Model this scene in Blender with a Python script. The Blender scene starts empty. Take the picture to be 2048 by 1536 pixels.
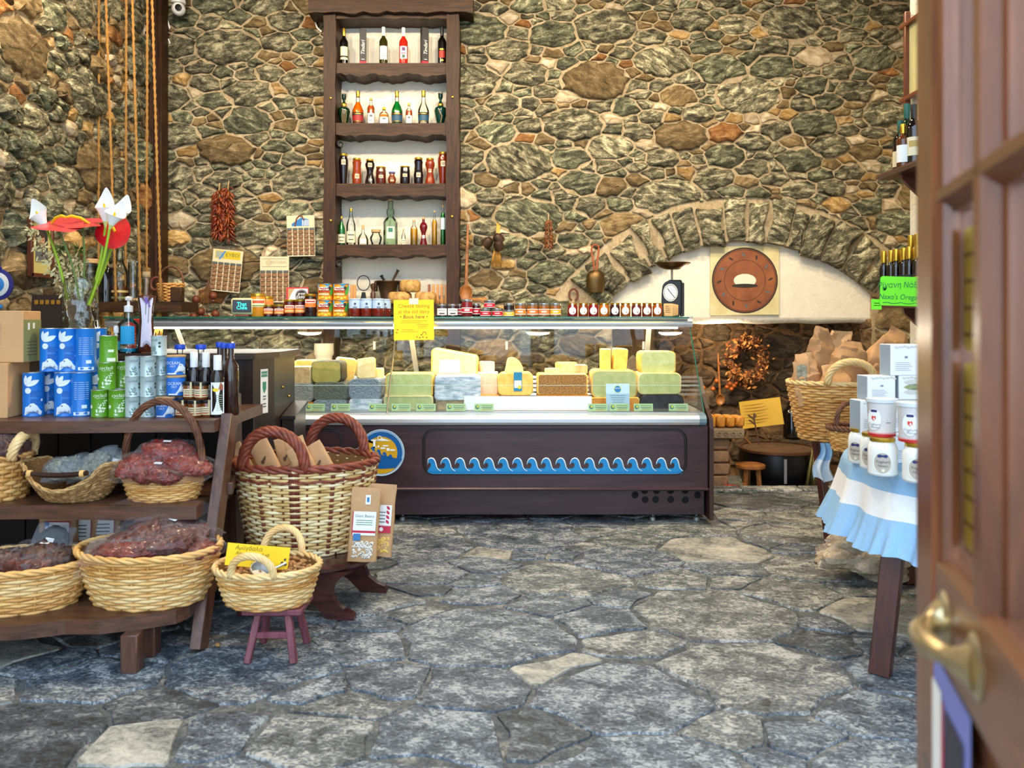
import bpy, math, random
import numpy as np
from mathutils import Vector, Matrix, noise
PI = math.pi
rnd = random.Random(7)
SC = bpy.context.scene
COL = SC.collection
F, H = 1600.0, 1.28          # focal length in pixels of the 2048 frame, eye height


def W(px, py, Y):
    """a point of the room at depth Y metres, read off the photograph"""
    return Vector(((px - 1024) * Y / F, Y, H - (py - 640) * Y / F))


def lin(c):
    c = c / 255.0
    return c / 12.92 if c <= 0.04045 else ((c + 0.055) / 1.055) ** 2.4


def rgb(r, g, b):
    return (lin(r), lin(g), lin(b), 1.0)


# ------------------------------------------------------------------ camera, sky, lamps, exposure
cam = bpy.data.cameras.new('camera')
cam_ob = bpy.data.objects.new('camera', cam)
COL.objects.link(cam_ob)
cam_ob.location = (0, 0, H)
cam_ob.rotation_euler = (PI / 2, 0, 0)
cam.sensor_width = 36.0
cam.lens = F / 2048 * 36.0
cam.shift_y = -128 / 2048
cam.clip_start = 0.02
cam.dof.use_dof = True
cam.dof.focus_distance = 4.6
cam.dof.aperture_fstop = 3.4
SC.camera = cam_ob

SC.view_settings.view_transform = 'Standard'
SC.view_settings.look = 'None'
SC.view_settings.gamma = 1.0
SC.view_settings.use_curve_mapping = False
SC.view_settings.exposure = 1.0

wd = bpy.data.worlds.new('sky')
SC.world = wd
wd.use_nodes = True
bg = wd.node_tree.nodes['Background']
bg.inputs[0].default_value = (0.64, 0.81, 1.0, 1)
bg.inputs[1].default_value = 2.0


def lamp(name, kind, loc, power, color=(1, 1, 1), size=0.2, rot=(0, 0, 0), shape='DISK', size_y=None, spot=None, blend=.5):
    d = bpy.data.lights.new(name, kind)
    d.energy = power
    d.color = color
    if kind == 'AREA':
        d.shape = shape
        d.size = size
        if size_y:
            d.size_y = size_y
    elif kind == 'SPOT':
        d.shadow_soft_size = size
        d.spot_size = spot
        d.spot_blend = blend
    else:
        d.shadow_soft_size = size
    o = bpy.data.objects.new(name, d)
    o.location = loc
    o.rotation_euler = rot
    COL.objects.link(o)
    return o


WARM = (1.0, 0.80, 0.52)
LAMPS = [(-2.19, 4.50), (0.28, 4.50), (1.71, 4.50)]
for lx, ly in LAMPS:
    lamp('ceiling_lamp_light', 'AREA', (lx, ly, 4.30), 34, WARM, .25, shape='ELLIPSE', size_y=.06)
# two rows of spotlights on a ceiling track wash the rear wall
for lx in (-2.1, -1.0, 0.2, 1.3, 2.4, 3.3):
    lamp('track_spot_light', 'SPOT', (lx, 3.5, 4.26), 110, (1.0, .83, .58), .03, (math.radians(57), 0, 0), spot=math.radians(100), blend=.9)
lamp('hearth_fill_light', 'POINT', (1.75, 6.84, 1.16), 7, WARM, .05)  # added fill with no fixture, brightens the hearth recess
lamp('case_strip_light', 'AREA', (-.78, 5.47, 1.222), 9, (1, .95, .84), 3.7, (math.radians(-8), 0, 0), 'RECTANGLE', .03)


# ------------------------------------------------------------------ mesh accumulator
class MB:
    def __init__(s):
        s.v, s.f, s.m = [], [], []
        s.xf = None

    def addv(s, pts):
        b = len(s.v)
        if s.xf is not None:
            pts = [s.xf @ Vector(p) for p in pts]
        s.v.extend([tuple(p) for p in pts])
        return b

    def face(s, idx, m=0):
        s.f.append(idx)
        s.m.append(m)

    def box(s, c, d, m=0, b=0.0, rz=0.0):
        cx, cy, cz = c
        hx, hy, hz = d[0] / 2, d[1] / 2, d[2] / 2
        b = min(b, hx * .9, hy * .9, hz * .9)
        ca, sa = math.cos(rz), math.sin(rz)
        def T(x, y, z):
            return (cx + x * ca - y * sa, cy + x * sa + y * ca, cz + z)
        if b <= 0:
            k = s.addv([T(x, y, z) for x in (-hx, hx) for y in (-hy, hy) for z in (-hz, hz)])
            for q in ((0, 1, 3, 2), (4, 6, 7, 5), (0, 4, 5, 1), (2, 3, 7, 6), (0, 2, 6, 4), (1, 5, 7, 3)):
                s.face([k + i for i in q], m)
            return
        idx = {}
        pts = []
        for sx in (-1, 1):
            for sy in (-1, 1):
                for sz in (-1, 1):
                    for a in range(3):
                        p = [sx * (hx - b), sy * (hy - b), sz * (hz - b)]
                        p[a] = (sx * hx, sy * hy, sz * hz)[a]
                        idx[(sx, sy, sz, a)] = len(pts)
                        pts.append(T(*p))
        k = s.addv(pts)
        g = lambda *q: k + idx[q]
        S = (-1, 1)
        for a in S:
            lo, hi = -1, 1
            f = [g(a, -1, -1, 0), g(a, 1, -1, 0), g(a, 1, 1, 0), g(a, -1, 1, 0)]
            s.face(f if a > 0 else f[::-1], m)
            f = [g(-1, a, -1, 1), g(-1, a, 1, 1), g(1, a, 1, 1), g(1, a, -1, 1)]
            s.face(f if a > 0 else f[::-1], m)
            f = [g(-1, -1, a, 2), g(1, -1, a, 2), g(1, 1, a, 2), g(-1, 1, a, 2)]
            s.face(f if a > 0 else f[::-1], m)
        for a in S:
            for c2 in S:
                f = [g(a, c2, -1, 0), g(a, c2, 1, 0), g(a, c2, 1, 1), g(a, c2, -1, 1)]
                s.face(f if a * c2 < 0 else f[::-1], m)
                f = [g(a, -1, c2, 0), g(a, 1, c2, 0), g(a, 1, c2, 2), g(a, -1, c2, 2)]
                s.face(f if a * c2 > 0 else f[::-1], m)
                f = [g(-1, a, c2, 1), g(1, a, c2, 1), g(1, a, c2, 2), g(-1, a, c2, 2)]
                s.face(f if a * c2 < 0 else f[::-1], m)
                for e in S:
                    f = [g(a, c2, e, 0), g(a, c2, e, 1), g(a, c2, e, 2)]
                    s.face(f if a * c2 * e > 0 else f[::-1], m)

    def bar(s, p, q, w, t, m=0, up=(0, 0, 1), b=.003):
        """square bar from p to q, w wide, t thick"""
        p, q = Vector(p), Vector(q)
        d = q - p
        L = d.length
        z = d / L
        u = Vector(up)
        x = u.cross(z)
        if x.length < 1e-4:
            x = Vector((1, 0, 0)).cross(z)
        x.normalize()
        y = z.cross(x)
        old = s.xf
        mat = Matrix((x, y, z)).transposed().to_4x4()
        mat.translation = (p + q) / 2
        s.xf = mat if old is None else old @ mat
        s.box((0, 0, 0), (w, t, L), m, b)
        s.xf = old

    def lathe(s, prof, n=20, c=(0, 0, 0), m=0, sx=1.0, sy=1.0, a0=0.0, a1=2 * PI):
        full = abs(a1 - a0 - 2 * PI) < 1e-6
        cnt = n if full else n + 1
        rows = []
        for r, z in prof:
            if r < 1e-6:
                rows.append((s.addv([(c[0], c[1], c[2] + z)]), 1))
            else:
                rows.append((s.addv([(c[0] + r * sx * math.sin(a0 + (a1 - a0) * i / n), c[1] - r * sy * math.cos(a0 + (a1 - a0) * i / n), c[2] + z) for i in range(cnt)]), cnt))
        for (a, na), (b, nb) in zip(rows, rows[1:]):
            for i in range(n):
                j = (i + 1) % n if full else i + 1
                if na == 1 and nb == 1:
                    continue
                if na == 1:
                    s.face([a, b + j, b + i], m)
                elif nb == 1:
                    s.face([a + i, a + j, b], m)
                else:
                    s.face([a + i, a + j, b + j, b + i], m)

    def tube(s, pts, r, n=6, closed=False, m=0, cap=True, flat=1.0):
        pts = [Vector(p) for p in pts]
        N = len(pts)
        rr = r if isinstance(r, (list, tuple)) else [r] * N
        ref = None
        rings = []
        for i in range(N):
            if closed:
                t = pts[(i + 1) % N] - pts[i - 1]
            else:
                t = pts[min(i + 1, N - 1)] - pts[max(i - 1, 0)]
            if t.length < 1e-9:
                t = Vector((0, 0, 1))
            t.normalize()
            if ref is None:
                ref = Vector((0, 0, 1)) if abs(t.z) < .9 else Vector((1, 0, 0))
            x = ref - t * ref.dot(t)
            if x.length < 1e-6:
                x = Vector((0, 1, 0)) - t * t.y
            x.normalize()
            y = t.cross(x)
            ref = x
            rings.append(s.addv([pts[i] + (x * math.cos(2 * PI * k / n) + y * math.sin(2 * PI * k / n) * flat) * rr[i] for k in range(n)]))
        for i in range(N if closed else N - 1):
            a, b = rings[i], rings[(i + 1) % N]
            for k in range(n):
                l = (k + 1) % n
                s.face([a + k, a + l, b + l, b + k], m)
        if cap and not closed:
            s.face([rings[0] + k for k in range(n)][::-1], m)
            s.face([rings[-1] + k for k in range(n)], m)

    def prism(s, pts, z0, z1, m=0, axis='z', cap0=True):
        """extrude a 2-D outline; axis y: pts are (x, z) and z0,z1 are y; axis x: pts are (y, z)"""
        n = len(pts)
        if axis == 'z':
            mk = lambda p, h: (p[0], p[1], h)
        elif axis == 'y':
            mk = lambda p, h: (p[0], h, p[1])
        else:
            mk = lambda p, h: (h, p[0], p[1])
        a = s.addv([mk(p, z0) for p in pts])
        b = s.addv([mk(p, z1) for p in pts])
        for i in range(n):
            j = (i + 1) % n
            s.face([a + i, a + j, b + j, b + i], m)
        if cap0:
            s.face([a + i for i in range(n)][::-1], m)
        s.face([b + i for i in range(n)], m)

    def grid(s, fn, nu, nv, m=0, wrap_u=False):
        k = s.addv([fn(i / (nu if wrap_u else nu - 1), j / (nv - 1)) for j in range(nv) for i in range(nu)])
        for j in range(nv - 1):
            for i in range(nu if wrap_u else nu - 1):
                i2 = (i + 1) % nu
                s.face([k + j * nu + i, k + j * nu + i2, k + (j + 1) * nu + i2, k + (j + 1) * nu + i], m)

    def ball(s, c, r, n=10, m=0, sc=(1, 1, 1), jit=0):
        k = max(4, n // 2)
        prof = [(math.sin(PI * i / k), -math.cos(PI * i / k)) for i in range(k + 1)]
        old = s.xf
        mat = Matrix.Translation(c) @ Matrix.Diagonal((r * sc[0], r * sc[1], r * sc[2], 1))
        s.xf = mat if old is None else old @ mat
        s.lathe([(a if a > 1e-5 else 0, b) for a, b in prof], n, m=m)
        s.xf = old

    def shape(s, pts, fn, m=0, rings=1):
        """star-shaped outline (u,v) filled and mapped by fn"""
        n = len(pts)
        cu = sum(p[0] for p in pts) / n
        cv = sum(p[1] for p in pts) / n
        c = s.addv([fn(cu, cv)])
        prev = None
        for q in range(1, rings + 1):
            t = q / rings
            k = s.addv([fn(cu + (p[0] - cu) * t, cv + (p[1] - cv) * t) for p in pts])
            for i in range(n):
                j = (i + 1) % n
                if prev is None:
                    s.face([c, k + i, k + j], m)
                else:
                    s.face([prev + i, k + i, k + j, prev + j], m)
            prev = k

    def make(s, name, mats, smooth=True, auto=None):
        me = bpy.data.meshes.new(name)
        me.from_pydata(s.v, [], s.f)
        if not isinstance(mats, (list, tuple)):
            mats = [mats]
        for m in mats:
            me.materials.append(m)
        if len(mats) > 1:
            me.polygons.foreach_set('material_index', s.m)
        if smooth:
            me.polygons.foreach_set('use_smooth', [True] * len(me.polygons))
            if auto:
                try:
                    me.set_sharp_from_angle(angle=math.radians(auto))
                except Exception:
                    pass
        me.update()
        return me


def link(name, me, parent=None, loc=None, rot=None):
    o = bpy.data.objects.new(name, me)
    COL.objects.link(o)
    if parent is not None:
        o.parent = parent
    if loc is not None:
        o.location = loc
    if rot is not None:
        o.rotation_euler = rot
    return o


def part(name, mb, mats, parent, smooth=True, auto=40, label=None, stuff=False):
    o = link(name, mb.make(name, mats, smooth, auto), parent)
    if label:
        o['label'] = label
    if stuff:
        o['kind'] = 'stuff'
    return o


def tag(o, label, cat, group=None):
    o['label'] = label
    o['category'] = cat
    if group:
        o['group'] = group
    return o


def thing(name, label, cat, loc=(0, 0, 0), rot=0.0, group=None):
    o = bpy.data.objects.new(name, None)
    o.empty_display_size = .05
    COL.objects.link(o)
    o.location = loc
    o.rotation_euler = rot if isinstance(rot, (tuple, list)) else (0, 0, rot)
    return tag(o, label, cat, group)


def solo(name, mb, mats, label, cat, loc=(0, 0, 0), rot=0.0, group=None, smooth=True, auto=40):
    o = link(name, mb.make(name, mats, smooth, auto), None, loc, rot if isinstance(rot, (tuple, list)) else (0, 0, rot))
    return tag(o, label, cat, group)


def struct(name, mb, mats, smooth=False, parent=None):
    o = link(name, mb.make(name, mats, smooth, 40 if smooth else None), parent)
    if parent is None:
        o['kind'] = 'structure'
    return o


def dup(root, label, loc, rot=None, group=None):
    """a copy of a thing with copies of its parts and sub-parts (mesh data shared)"""
    r = root.copy()
    COL.objects.link(r)
    r.location = loc
    if rot is not None:
        r.rotation_euler = rot if isinstance(rot, (tuple, list)) else (0, 0, rot)
    r['label'] = label
    if group:
        r['group'] = group
    for ch in list(root.children):
        c = ch.copy()
        COL.objects.link(c)
        c.parent = r
        for g in ch.children:
            d = g.copy()
            COL.objects.link(d)
            d.parent = c
    return r


# ------------------------------------------------------------------ materials
MATS = {}


def _new(name):
    m = bpy.data.materials.new(name)
    m.use_nodes = True
    nt = m.node_tree
    return m, nt, nt.nodes['Principled BSDF']


def N(nt, t, **kw):
    n = nt.nodes.new(t)
    for k, v in kw.items():
        if k.startswith('i_'):
            n.inputs[k[2:].replace('_', ' ')].default_value = v
        else:
            setattr(n, k, v)
    return n


def ramp(nt, stops, fac, interp='LINEAR'):
    r = nt.nodes.new('ShaderNodeValToRGB')
    r.color_ramp.interpolation = interp
    e = r.color_ramp.elements
    while len(e) < len(stops):
        e.new(0.5)
    for q, (p, c) in zip(e, stops):
        q.position = p
        q.color = c if len(c) == 4 else (*c, 1)
    nt.links.new(fac, r.inputs[0])
    return r.outputs[0]


def mat(name, col, rough=.5, metal=0.0, var=0.0, scale=20.0, bump=0.0, bscale=None, spec=.5, sub=0.0, coat=0.0, stretch=(1, 1, 1), emit=None, estr=0.0, alpha=None, col2=None, detail=4.0, trans=0.0):
    if name in MATS:
        return MATS[name]
    m, nt, b = _new(name)
    L = nt.links.new
    b.inputs['Roughness'].default_value = rough
    b.inputs['Metallic'].default_value = metal
    b.inputs['Specular IOR Level'].default_value = spec
    b.inputs['Base Color'].default_value = col
    if sub:
        b.inputs['Subsurface Weight'].default_value = sub
        b.inputs['Subsurface Radius'].default_value = (.02, .012, .006)
    if trans:
        b.inputs['Transmission Weight'].default_value = trans
    if coat:
        b.inputs['Coat Weight'].default_value = coat
        b.inputs['Coat Roughness'].default_value = .12
    if emit:
        b.inputs['Emission Color'].default_value = emit
        b.inputs['Emission Strength'].default_value = estr
    if var or bump or col2:
        tc = N(nt, 'ShaderNodeTexCoord')
        mp = N(nt, 'ShaderNodeMapping')
        mp.inputs['Scale'].default_value = stretch
        L(tc.outputs['Object'], mp.inputs[0])
        nz = N(nt, 'ShaderNodeTexNoise', i_Scale=scale, i_Detail=detail, i_Roughness=.6)
        L(mp.outputs[0], nz.inputs['Vector'])
        if var or col2:
            d = tuple(max(0, c * (1 - var)) for c in col[:3])
            u = tuple(min(1, c * (1 + var * .8)) for c in col[:3])
            if col2:
                d, u = col[:3], col2[:3]
            L(ramp(nt, [(.32, d), (.68, u)], nz.outputs['Fac']), b.inputs['Base Color'])
        if bump:
            n2 = nz
            if bscale:
                n2 = N(nt, 'ShaderNodeTexNoise', i_Scale=bscale, i_Detail=detail)
                L(mp.outputs[0], n2.inputs['Vector'])
            bp = N(nt, 'ShaderNodeBump', i_Strength=bump, i_Distance=.01)
            L(n2.outputs['Fac'], bp.inputs['Height'])
            L(bp.outputs[0], b.inputs['Normal'])
    MATS[name] = m
    return m


def glass(name, tint=(1, 1, 1), rough=.02, refl=1.0, alpha=None, ior=1.45):
    """thin clear sheet: light goes straight through, the surface mirrors by its angle"""
    if name in MATS:
        return MATS[name]
    m, nt, b = _new(name)
    L = nt.links.new
    nt.nodes.remove(b)
    out = [n for n in nt.nodes if n.type == 'OUTPUT_MATERIAL'][0]
    tr = N(nt, 'ShaderNodeBsdfTransparent')
    tr.inputs[0].default_value = (*tint, 1)
    gl = N(nt, 'ShaderNodeBsdfGlossy')
    gl.inputs['Roughness'].default_value = rough
    fr = N(nt, 'ShaderNodeFresnel')
    fr.inputs[0].default_value = ior
    mu = N(nt, 'ShaderNodeMath', operation='MULTIPLY')
    mu.inputs[1].default_value = refl
    L(fr.outputs[0], mu.inputs[0])
    mx = N(nt, 'ShaderNodeMixShader')
    L(mu.outputs[0], mx.inputs[0])
    L(tr.outputs[0], mx.inputs[1])
    L(gl.outputs[0], mx.inputs[2])
    L(mx.outputs[0], out.inputs[0])
    MATS[name] = m
    return m


def film(name, tint=(.85, .88, .92), haze=.22, hazecol=(.75, .8, .88), bump=.6, scale=25):
    """crinkled clear plastic film"""
    if name in MATS:
        return MATS[name]
    m, nt, b = _new(name)
    L = nt.links.new
    out = [n for n in nt.nodes if n.type == 'OUTPUT_MATERIAL'][0]
    b.inputs['Base Color'].default_value = (*hazecol, 1)
    b.inputs['Roughness'].default_value = .18
    tc = N(nt, 'ShaderNodeTexCoord')
    nz = N(nt, 'ShaderNodeTexNoise', i_Scale=scale, i_Detail=3.0, i_Distortion=1.5)
    L(tc.outputs['Object'], nz.inputs['Vector'])
    bp = N(nt, 'ShaderNodeBump', i_Strength=bump, i_Distance=.02)
    L(nz.outputs['Fac'], bp.inputs['Height'])
    L(bp.outputs[0], b.inputs['Normal'])
    tr = N(nt, 'ShaderNodeBsdfTransparent')
    tr.inputs[0].default_value = (*tint, 1)
    lw = N(nt, 'ShaderNodeLayerWeight')
    lw.inputs[0].default_value = .35
    L(bp.outputs[0], lw.inputs['Normal'])
    mr = N(nt, 'ShaderNodeMapRange')
    mr.inputs['From Min'].default_value = .35
    mr.inputs['To Min'].default_value = haze
    mr.inputs['To Max'].default_value = min(1, haze + .22)
    L(lw.outputs['Facing'], mr.inputs[0])
    mx = N(nt, 'ShaderNodeMixShader')
    L(mr.outputs[0], mx.inputs[0])
    L(tr.outputs[0], mx.inputs[1])
    L(b.outputs[0], mx.inputs[2])
    L(mx.outputs[0], out.inputs[0])
    MATS[name] = m
    return m


def wood(name, dark, light, rough=.35, axis=0, scale=6.0, spec=.5, bump=.15):
    if name in MATS:
        return MATS[name]
    m, nt, b = _new(name)
    L = nt.links.new
    tc = N(nt, 'ShaderNodeTexCoord')
    mp = N(nt, 'ShaderNodeMapping')
    st = [8.0, 8.0, 8.0]
    st[axis] = .8
    mp.inputs['Scale'].default_value = st
    L(tc.outputs['Object'], mp.inputs[0])
    nz = N(nt, 'ShaderNodeTexNoise', i_Scale=scale, i_Detail=6.0, i_Roughness=.65, i_Distortion=.6)
    L(mp.outputs[0], nz.inputs['Vector'])
    L(ramp(nt, [(.3, dark[:3]), (.7, light[:3])], nz.outputs['Fac']), b.inputs['Base Color'])
    b.inputs['Roughness'].default_value = rough
    b.inputs['Specular IOR Level'].default_value = spec
    bp = N(nt, 'ShaderNodeBump', i_Strength=bump, i_Distance=.004)
    L(nz.outputs['Fac'], bp.inputs['Height'])
    L(bp.outputs[0], b.inputs['Normal'])
    MATS[name] = m
    return m


def stone(name, stops, grain=60.0, stretch=(1, 1, 2.6), rough=.85, bump=.9, speck=.5, isl=.5, spec=.35):
    """schist: streaky fine grain, each stone its own tone"""
    if name in MATS:
        return MATS[name]
    m, nt, b = _new(name)
    L = nt.links.new
    ge = N(nt, 'ShaderNodeNewGeometry')
    mp = N(nt, 'ShaderNodeMapping')
    mp.inputs['Scale'].default_value = stretch
    # every stone has its own bedding direction
    sc = N(nt, 'ShaderNodeVectorMath', operation='SCALE')
    cx = N(nt, 'ShaderNodeCombineXYZ')
    mrr = N(nt, 'ShaderNodeMapRange')
    mrr.inputs['To Min'].default_value = -.7
    mrr.inputs['To Max'].default_value = .7
    L(ge.outputs['Random Per Island'], mrr.inputs[0])
    if stretch[2] != 1:
        L(mrr.outputs[0], cx.inputs['Y'])
    else:
        mrr.inputs['To Min'].default_value = -1.2
        mrr.inputs['To Max'].default_value = 1.2
        L(mrr.outputs[0], cx.inputs['Z'])
    vr = N(nt, 'ShaderNodeVectorRotate', rotation_type='EULER_XYZ')
    L(ge.outputs['Position'], vr.inputs['Vector'])
    L(cx.outputs[0], vr.inputs['Rotation'])
    L(vr.outputs[0], mp.inputs[0])
    big = N(nt, 'ShaderNodeTexNoise', i_Scale=grain * .16, i_Detail=3.0, i_Distortion=.8)
    L(mp.outputs[0], big.inputs['Vector'])
    fine = N(nt, 'ShaderNodeTexNoise', i_Scale=grain, i_Detail=5.0, i_Roughness=.7, i_Distortion=1.2)
    L(mp.outputs[0], fine.inputs['Vector'])
    a = N(nt, 'ShaderNodeMath', operation='MULTIPLY_ADD')
    a.inputs[1].default_value = speck
    L(fine.outputs['Fac'], a.inputs[0])
    c = N(nt, 'ShaderNodeMath', operation='MULTIPLY')
    c.inputs[1].default_value = 1 - speck
    L(big.outputs['Fac'], c.inputs[0])
    L(c.outputs[0], a.inputs[2])
    col = ramp(nt, stops, a.outputs[0])
    hs = N(nt, 'ShaderNodeHueSaturation')
    mr = N(nt, 'ShaderNodeMapRange')
    mr.inputs['To Min'].default_value = 1 - isl * .6
    mr.inputs['To Max'].default_value = 1 + isl
    ml = N(nt, 'ShaderNodeMath', operation='FRACT')
    mm = N(nt, 'ShaderNodeMath', operation='MULTIPLY')
    mm.inputs[1].default_value = 7.31
    L(ge.outputs['Random Per Island'], mm.inputs[0])
    L(mm.outputs[0], ml.inputs[0])
    L(ml.outputs[0], mr.inputs[0])
    L(mr.outputs[0], hs.inputs['Value'])
    L(col, hs.inputs['Color'])
    L(hs.outputs[0], b.inputs['Base Color'])
    b.inputs['Roughness'].default_value = rough
    b.inputs['Specular IOR Level'].default_value = spec
    bp = N(nt, 'ShaderNodeBump', i_Strength=bump, i_Distance=.012)
    L(a.outputs[0], bp.inputs['Height'])
    L(bp.outputs[0], b.inputs['Normal'])
    MATS[name] = m
    return m


# ------------------------------------------------------------------ lettering
_T = {}


def text2d(s, size, align='CENTER', shear=0.0):
    k = (s, align, shear)
    if k not in _T:
        cu = bpy.data.curves.new('lettering', 'FONT')
        cu.body = s
        cu.size = 1.0
        cu.align_x = align
        cu.align_y = 'CENTER'
        cu.shear = shear
        cu.resolution_u = 2
        ob = bpy.data.objects.new('lettering', cu)
        COL.objects.link(ob)
        dg = bpy.context.evaluated_depsgraph_get()
        me = ob.evaluated_get(dg).to_mesh()
        _T[k] = ([(v.co.x, v.co.y) for v in me.vertices], [list(p.vertices) for p in me.polygons])
        ob.evaluated_get(dg).to_mesh_clear()
        bpy.data.objects.remove(ob)
        bpy.data.curves.remove(cu)
    v, f = _T[k]
    return [(x * size, y * size) for x, y in v], f


def write(mb, s, size, at, fn, m=0, align='CENTER', shear=0.0, rot=0.0, sx=1.0):
    v, f = text2d(s, size, align, shear)
    c, d = math.cos(rot), math.sin(rot)
    k = mb.addv([fn(at[0] + (x * c * sx - y * d), at[1] + (x * d * sx + y * c)) for x, y in v])
    for q in f:
        mb.face([k + i for i in q], m)


def flat(o=(0, 0, 0), u=(1, 0, 0), v=(0, 0, 1), off=0.0):
    o, u, v = Vector(o), Vector(u), Vector(v)
    n = u.cross(v).normalized()
    return lambda a, b: o + u * a + v * b + n * off


def wrapc(r, z0=0.0, turn=0.0):
    """print wrapped round an upright cylinder that faces -Y"""
    return lambda a, b: (r * math.sin(a / r + turn), -r * math.cos(a / r + turn), z0 + b)


def rect(x0, y0, x1, y1, n=1):
    p = [(x0 + (x1 - x0) * i / n, y0) for i in range(n)]
    p += [(x1, y0 + (y1 - y0) * i / n) for i in range(n)]
    p += [(x1 - (x1 - x0) * i / n, y1) for i in range(n)]
    p += [(x0, y1 - (y1 - y0) * i / n) for i in range(n)]
    return p


def oval(cx, cy, rx, ry=None, n=20, rot=0.0, a0=0.0, a1=2 * PI):
    ry = rx if ry is None else ry
    c, s = math.cos(rot), math.sin(rot)
    out = []
    for i in range(n):
        t = a0 + (a1 - a0) * i / n
        x, y = rx * math.cos(t), ry * math.sin(t)
        out.append((cx + x * c - y * s, cy + x * s + y * c))
    return out


def leafp(cx, cy, L, w, rot, n=8):
    """pointed leaf outline from its stalk at (cx,cy)"""
    c, s = math.cos(rot), math.sin(rot)
    a = []
    for i in range(n + 1):
        t = i / n
        a.append((L * t, w * math.sin(PI * t) ** .8))
    b = [(x, -y) for x, y in a[-2:0:-1]]
    return [(cx + x * c - y * s, cy + x * s + y * c) for x, y in a + b]


def squircle(cx, cy, w, h, r, n=6):
    out = []
    for qx, qy, a in ((1, -1, -PI / 2), (1, 1, 0), (-1, 1, PI / 2), (-1, -1, PI)):
        for i in range(n + 1):
            t = a + PI / 2 * i / n
            out.append((cx + qx * (w / 2 - r) + r * math.cos(t), cy + qy * (h / 2 - r) + r * math.sin(t)))
    return out
# ------------------------------------------------------------------ rubble and flagstones
YW, XL = 6.70, -2.99
SW = F / YW


def wx(px):
    return (px - 1024) / SW


def wz(py):
    return H - (py - 640) / SW


def scatter(x0, x1, y0, y1, sizes, ax, ok, seed):
    """dart-thrown stone centres, large ones first; ax squeezes x so that stones lie flat"""
    R = random.Random(seed)
    out = []
    cell = {}
    g = max(b for _, _, b in sizes) * 2.1
    for tries, a, b in sizes:
        for _ in range(tries):
            x, y, r = R.uniform(x0, x1) * ax, R.uniform(y0, y1), R.uniform(a, b)
            if not ok(x / ax, y, r):
                continue
            ci, cj = int(x // g), int(y // g)
            bad = False
            for i in (ci - 1, ci, ci + 1):
                for j in (cj - 1, cj, cj + 1):
                    for q in cell.get((i, j), ()):
                        if (q[0] - x) ** 2 + (q[1] - y) ** 2 < ((q[2] + r) * .93) ** 2:
                            bad = True
                            break
                    if bad:
                        break
                if bad:
                    break
            if not bad:
                s = (x, y, r)
                out.append(s)
                cell.setdefault((ci, cj), []).append(s)
    return out


def clip(poly, nx, ny, d):
    out = []
    n = len(poly)
    for i in range(n):
        a, b = poly[i], poly[(i + 1) % n]
        da, db = a[0] * nx + a[1] * ny - d, b[0] * nx + b[1] * ny - d
        if da <= 0:
            out.append(a)
        if (da < 0) != (db < 0) and da != db:
            t = da / (da - db)
            out.append((a[0] + (b[0] - a[0]) * t, a[1] + (b[1] - a[1]) * t))
    return out


def cells(sites, ax, x0, x1, y0, y1, cut=None, grow=2.3):
    P = np.array(sites)
    res = []
    for i, (x, y, r) in enumerate(sites):
        m = max(r * grow, r + .05)
        poly = [(x + m * 1.5 * math.cos(t), y + m * math.sin(t)) for t in [2 * PI * k / 12 for k in range(12)]]
        d2 = (P[:, 0] - x) ** 2 + (P[:, 1] - y) ** 2
        for j in np.argsort(d2)[1:26]:
            sx, sy, sr = sites[j]
            nx, ny = sx - x, sy - y
            d = (sx * sx + sy * sy - x * x - y * y - sr * sr + r * r) / 2
            poly = clip(poly, nx, ny, d)
            if len(poly) < 3:
                break
        poly = [(px / ax, py) for px, py in poly]
        for nx, ny, d in ((-1, 0, -x0), (1, 0, x1), (0, -1, -y0), (0, 1, y1)):
            poly = clip(poly, nx, ny, d)
        if cut and len(poly) >= 3:
            for nx, ny, d in cut(x / ax, y, r):
                poly = clip(poly, nx, ny, d)
        if len(poly) >= 3:
            res.append(poly)
    return res


def area(p):
    return abs(sum(p[i][0] * p[(i + 1) % len(p)][1] - p[(i + 1) % len(p)][0] * p[i][1] for i in range(len(p)))) / 2


def roughen(poly, joint, R, wob=.1, rounds=1, mid=True):
    cx = sum(p[0] for p in poly) / len(poly)
    cy = sum(p[1] for p in poly) / len(poly)
    # drop tiny edges
    q = [p for i, p in enumerate(poly) if math.dist(p, poly[i - 1]) > .012]
    if len(q) < 3:
        return None, None
    if mid:
        o = []
        for i in range(len(q)):
            a, b = q[i], q[(i + 1) % len(q)]
            d = math.dist(a, b)
            o.append(a)
            if d > .09:
                k = R.uniform(.35, .65)
                w = R.uniform(-.14, .05) * d
                mx, my = a[0] + (b[0] - a[0]) * k, a[1] + (b[1] - a[1]) * k
                dx, dy = mx - cx, my - cy
                e = math.hypot(dx, dy) or 1
                o.append((mx + dx / e * w, my + dy / e * w))
        q = o
    for _ in range(rounds):
        o = []
        for i in range(len(q)):
            a, b = q[i], q[(i + 1) % len(q)]
            o.append((a[0] * .86 + b[0] * .14, a[1] * .86 + b[1] * .14))
            o.append((a[0] * .14 + b[0] * .86, a[1] * .14 + b[1] * .86))
        q = o
    out = []
    for p in q:
        dx, dy = p[0] - cx, p[1] - cy
        d = math.hypot(dx, dy)
        k = max(.35, 1 - joint / max(d, .01)) * (1 + R.uniform(-wob, wob * .35))
        out.append((cx + dx * k, cy + dy * k))
    return out, (cx, cy)


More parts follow.
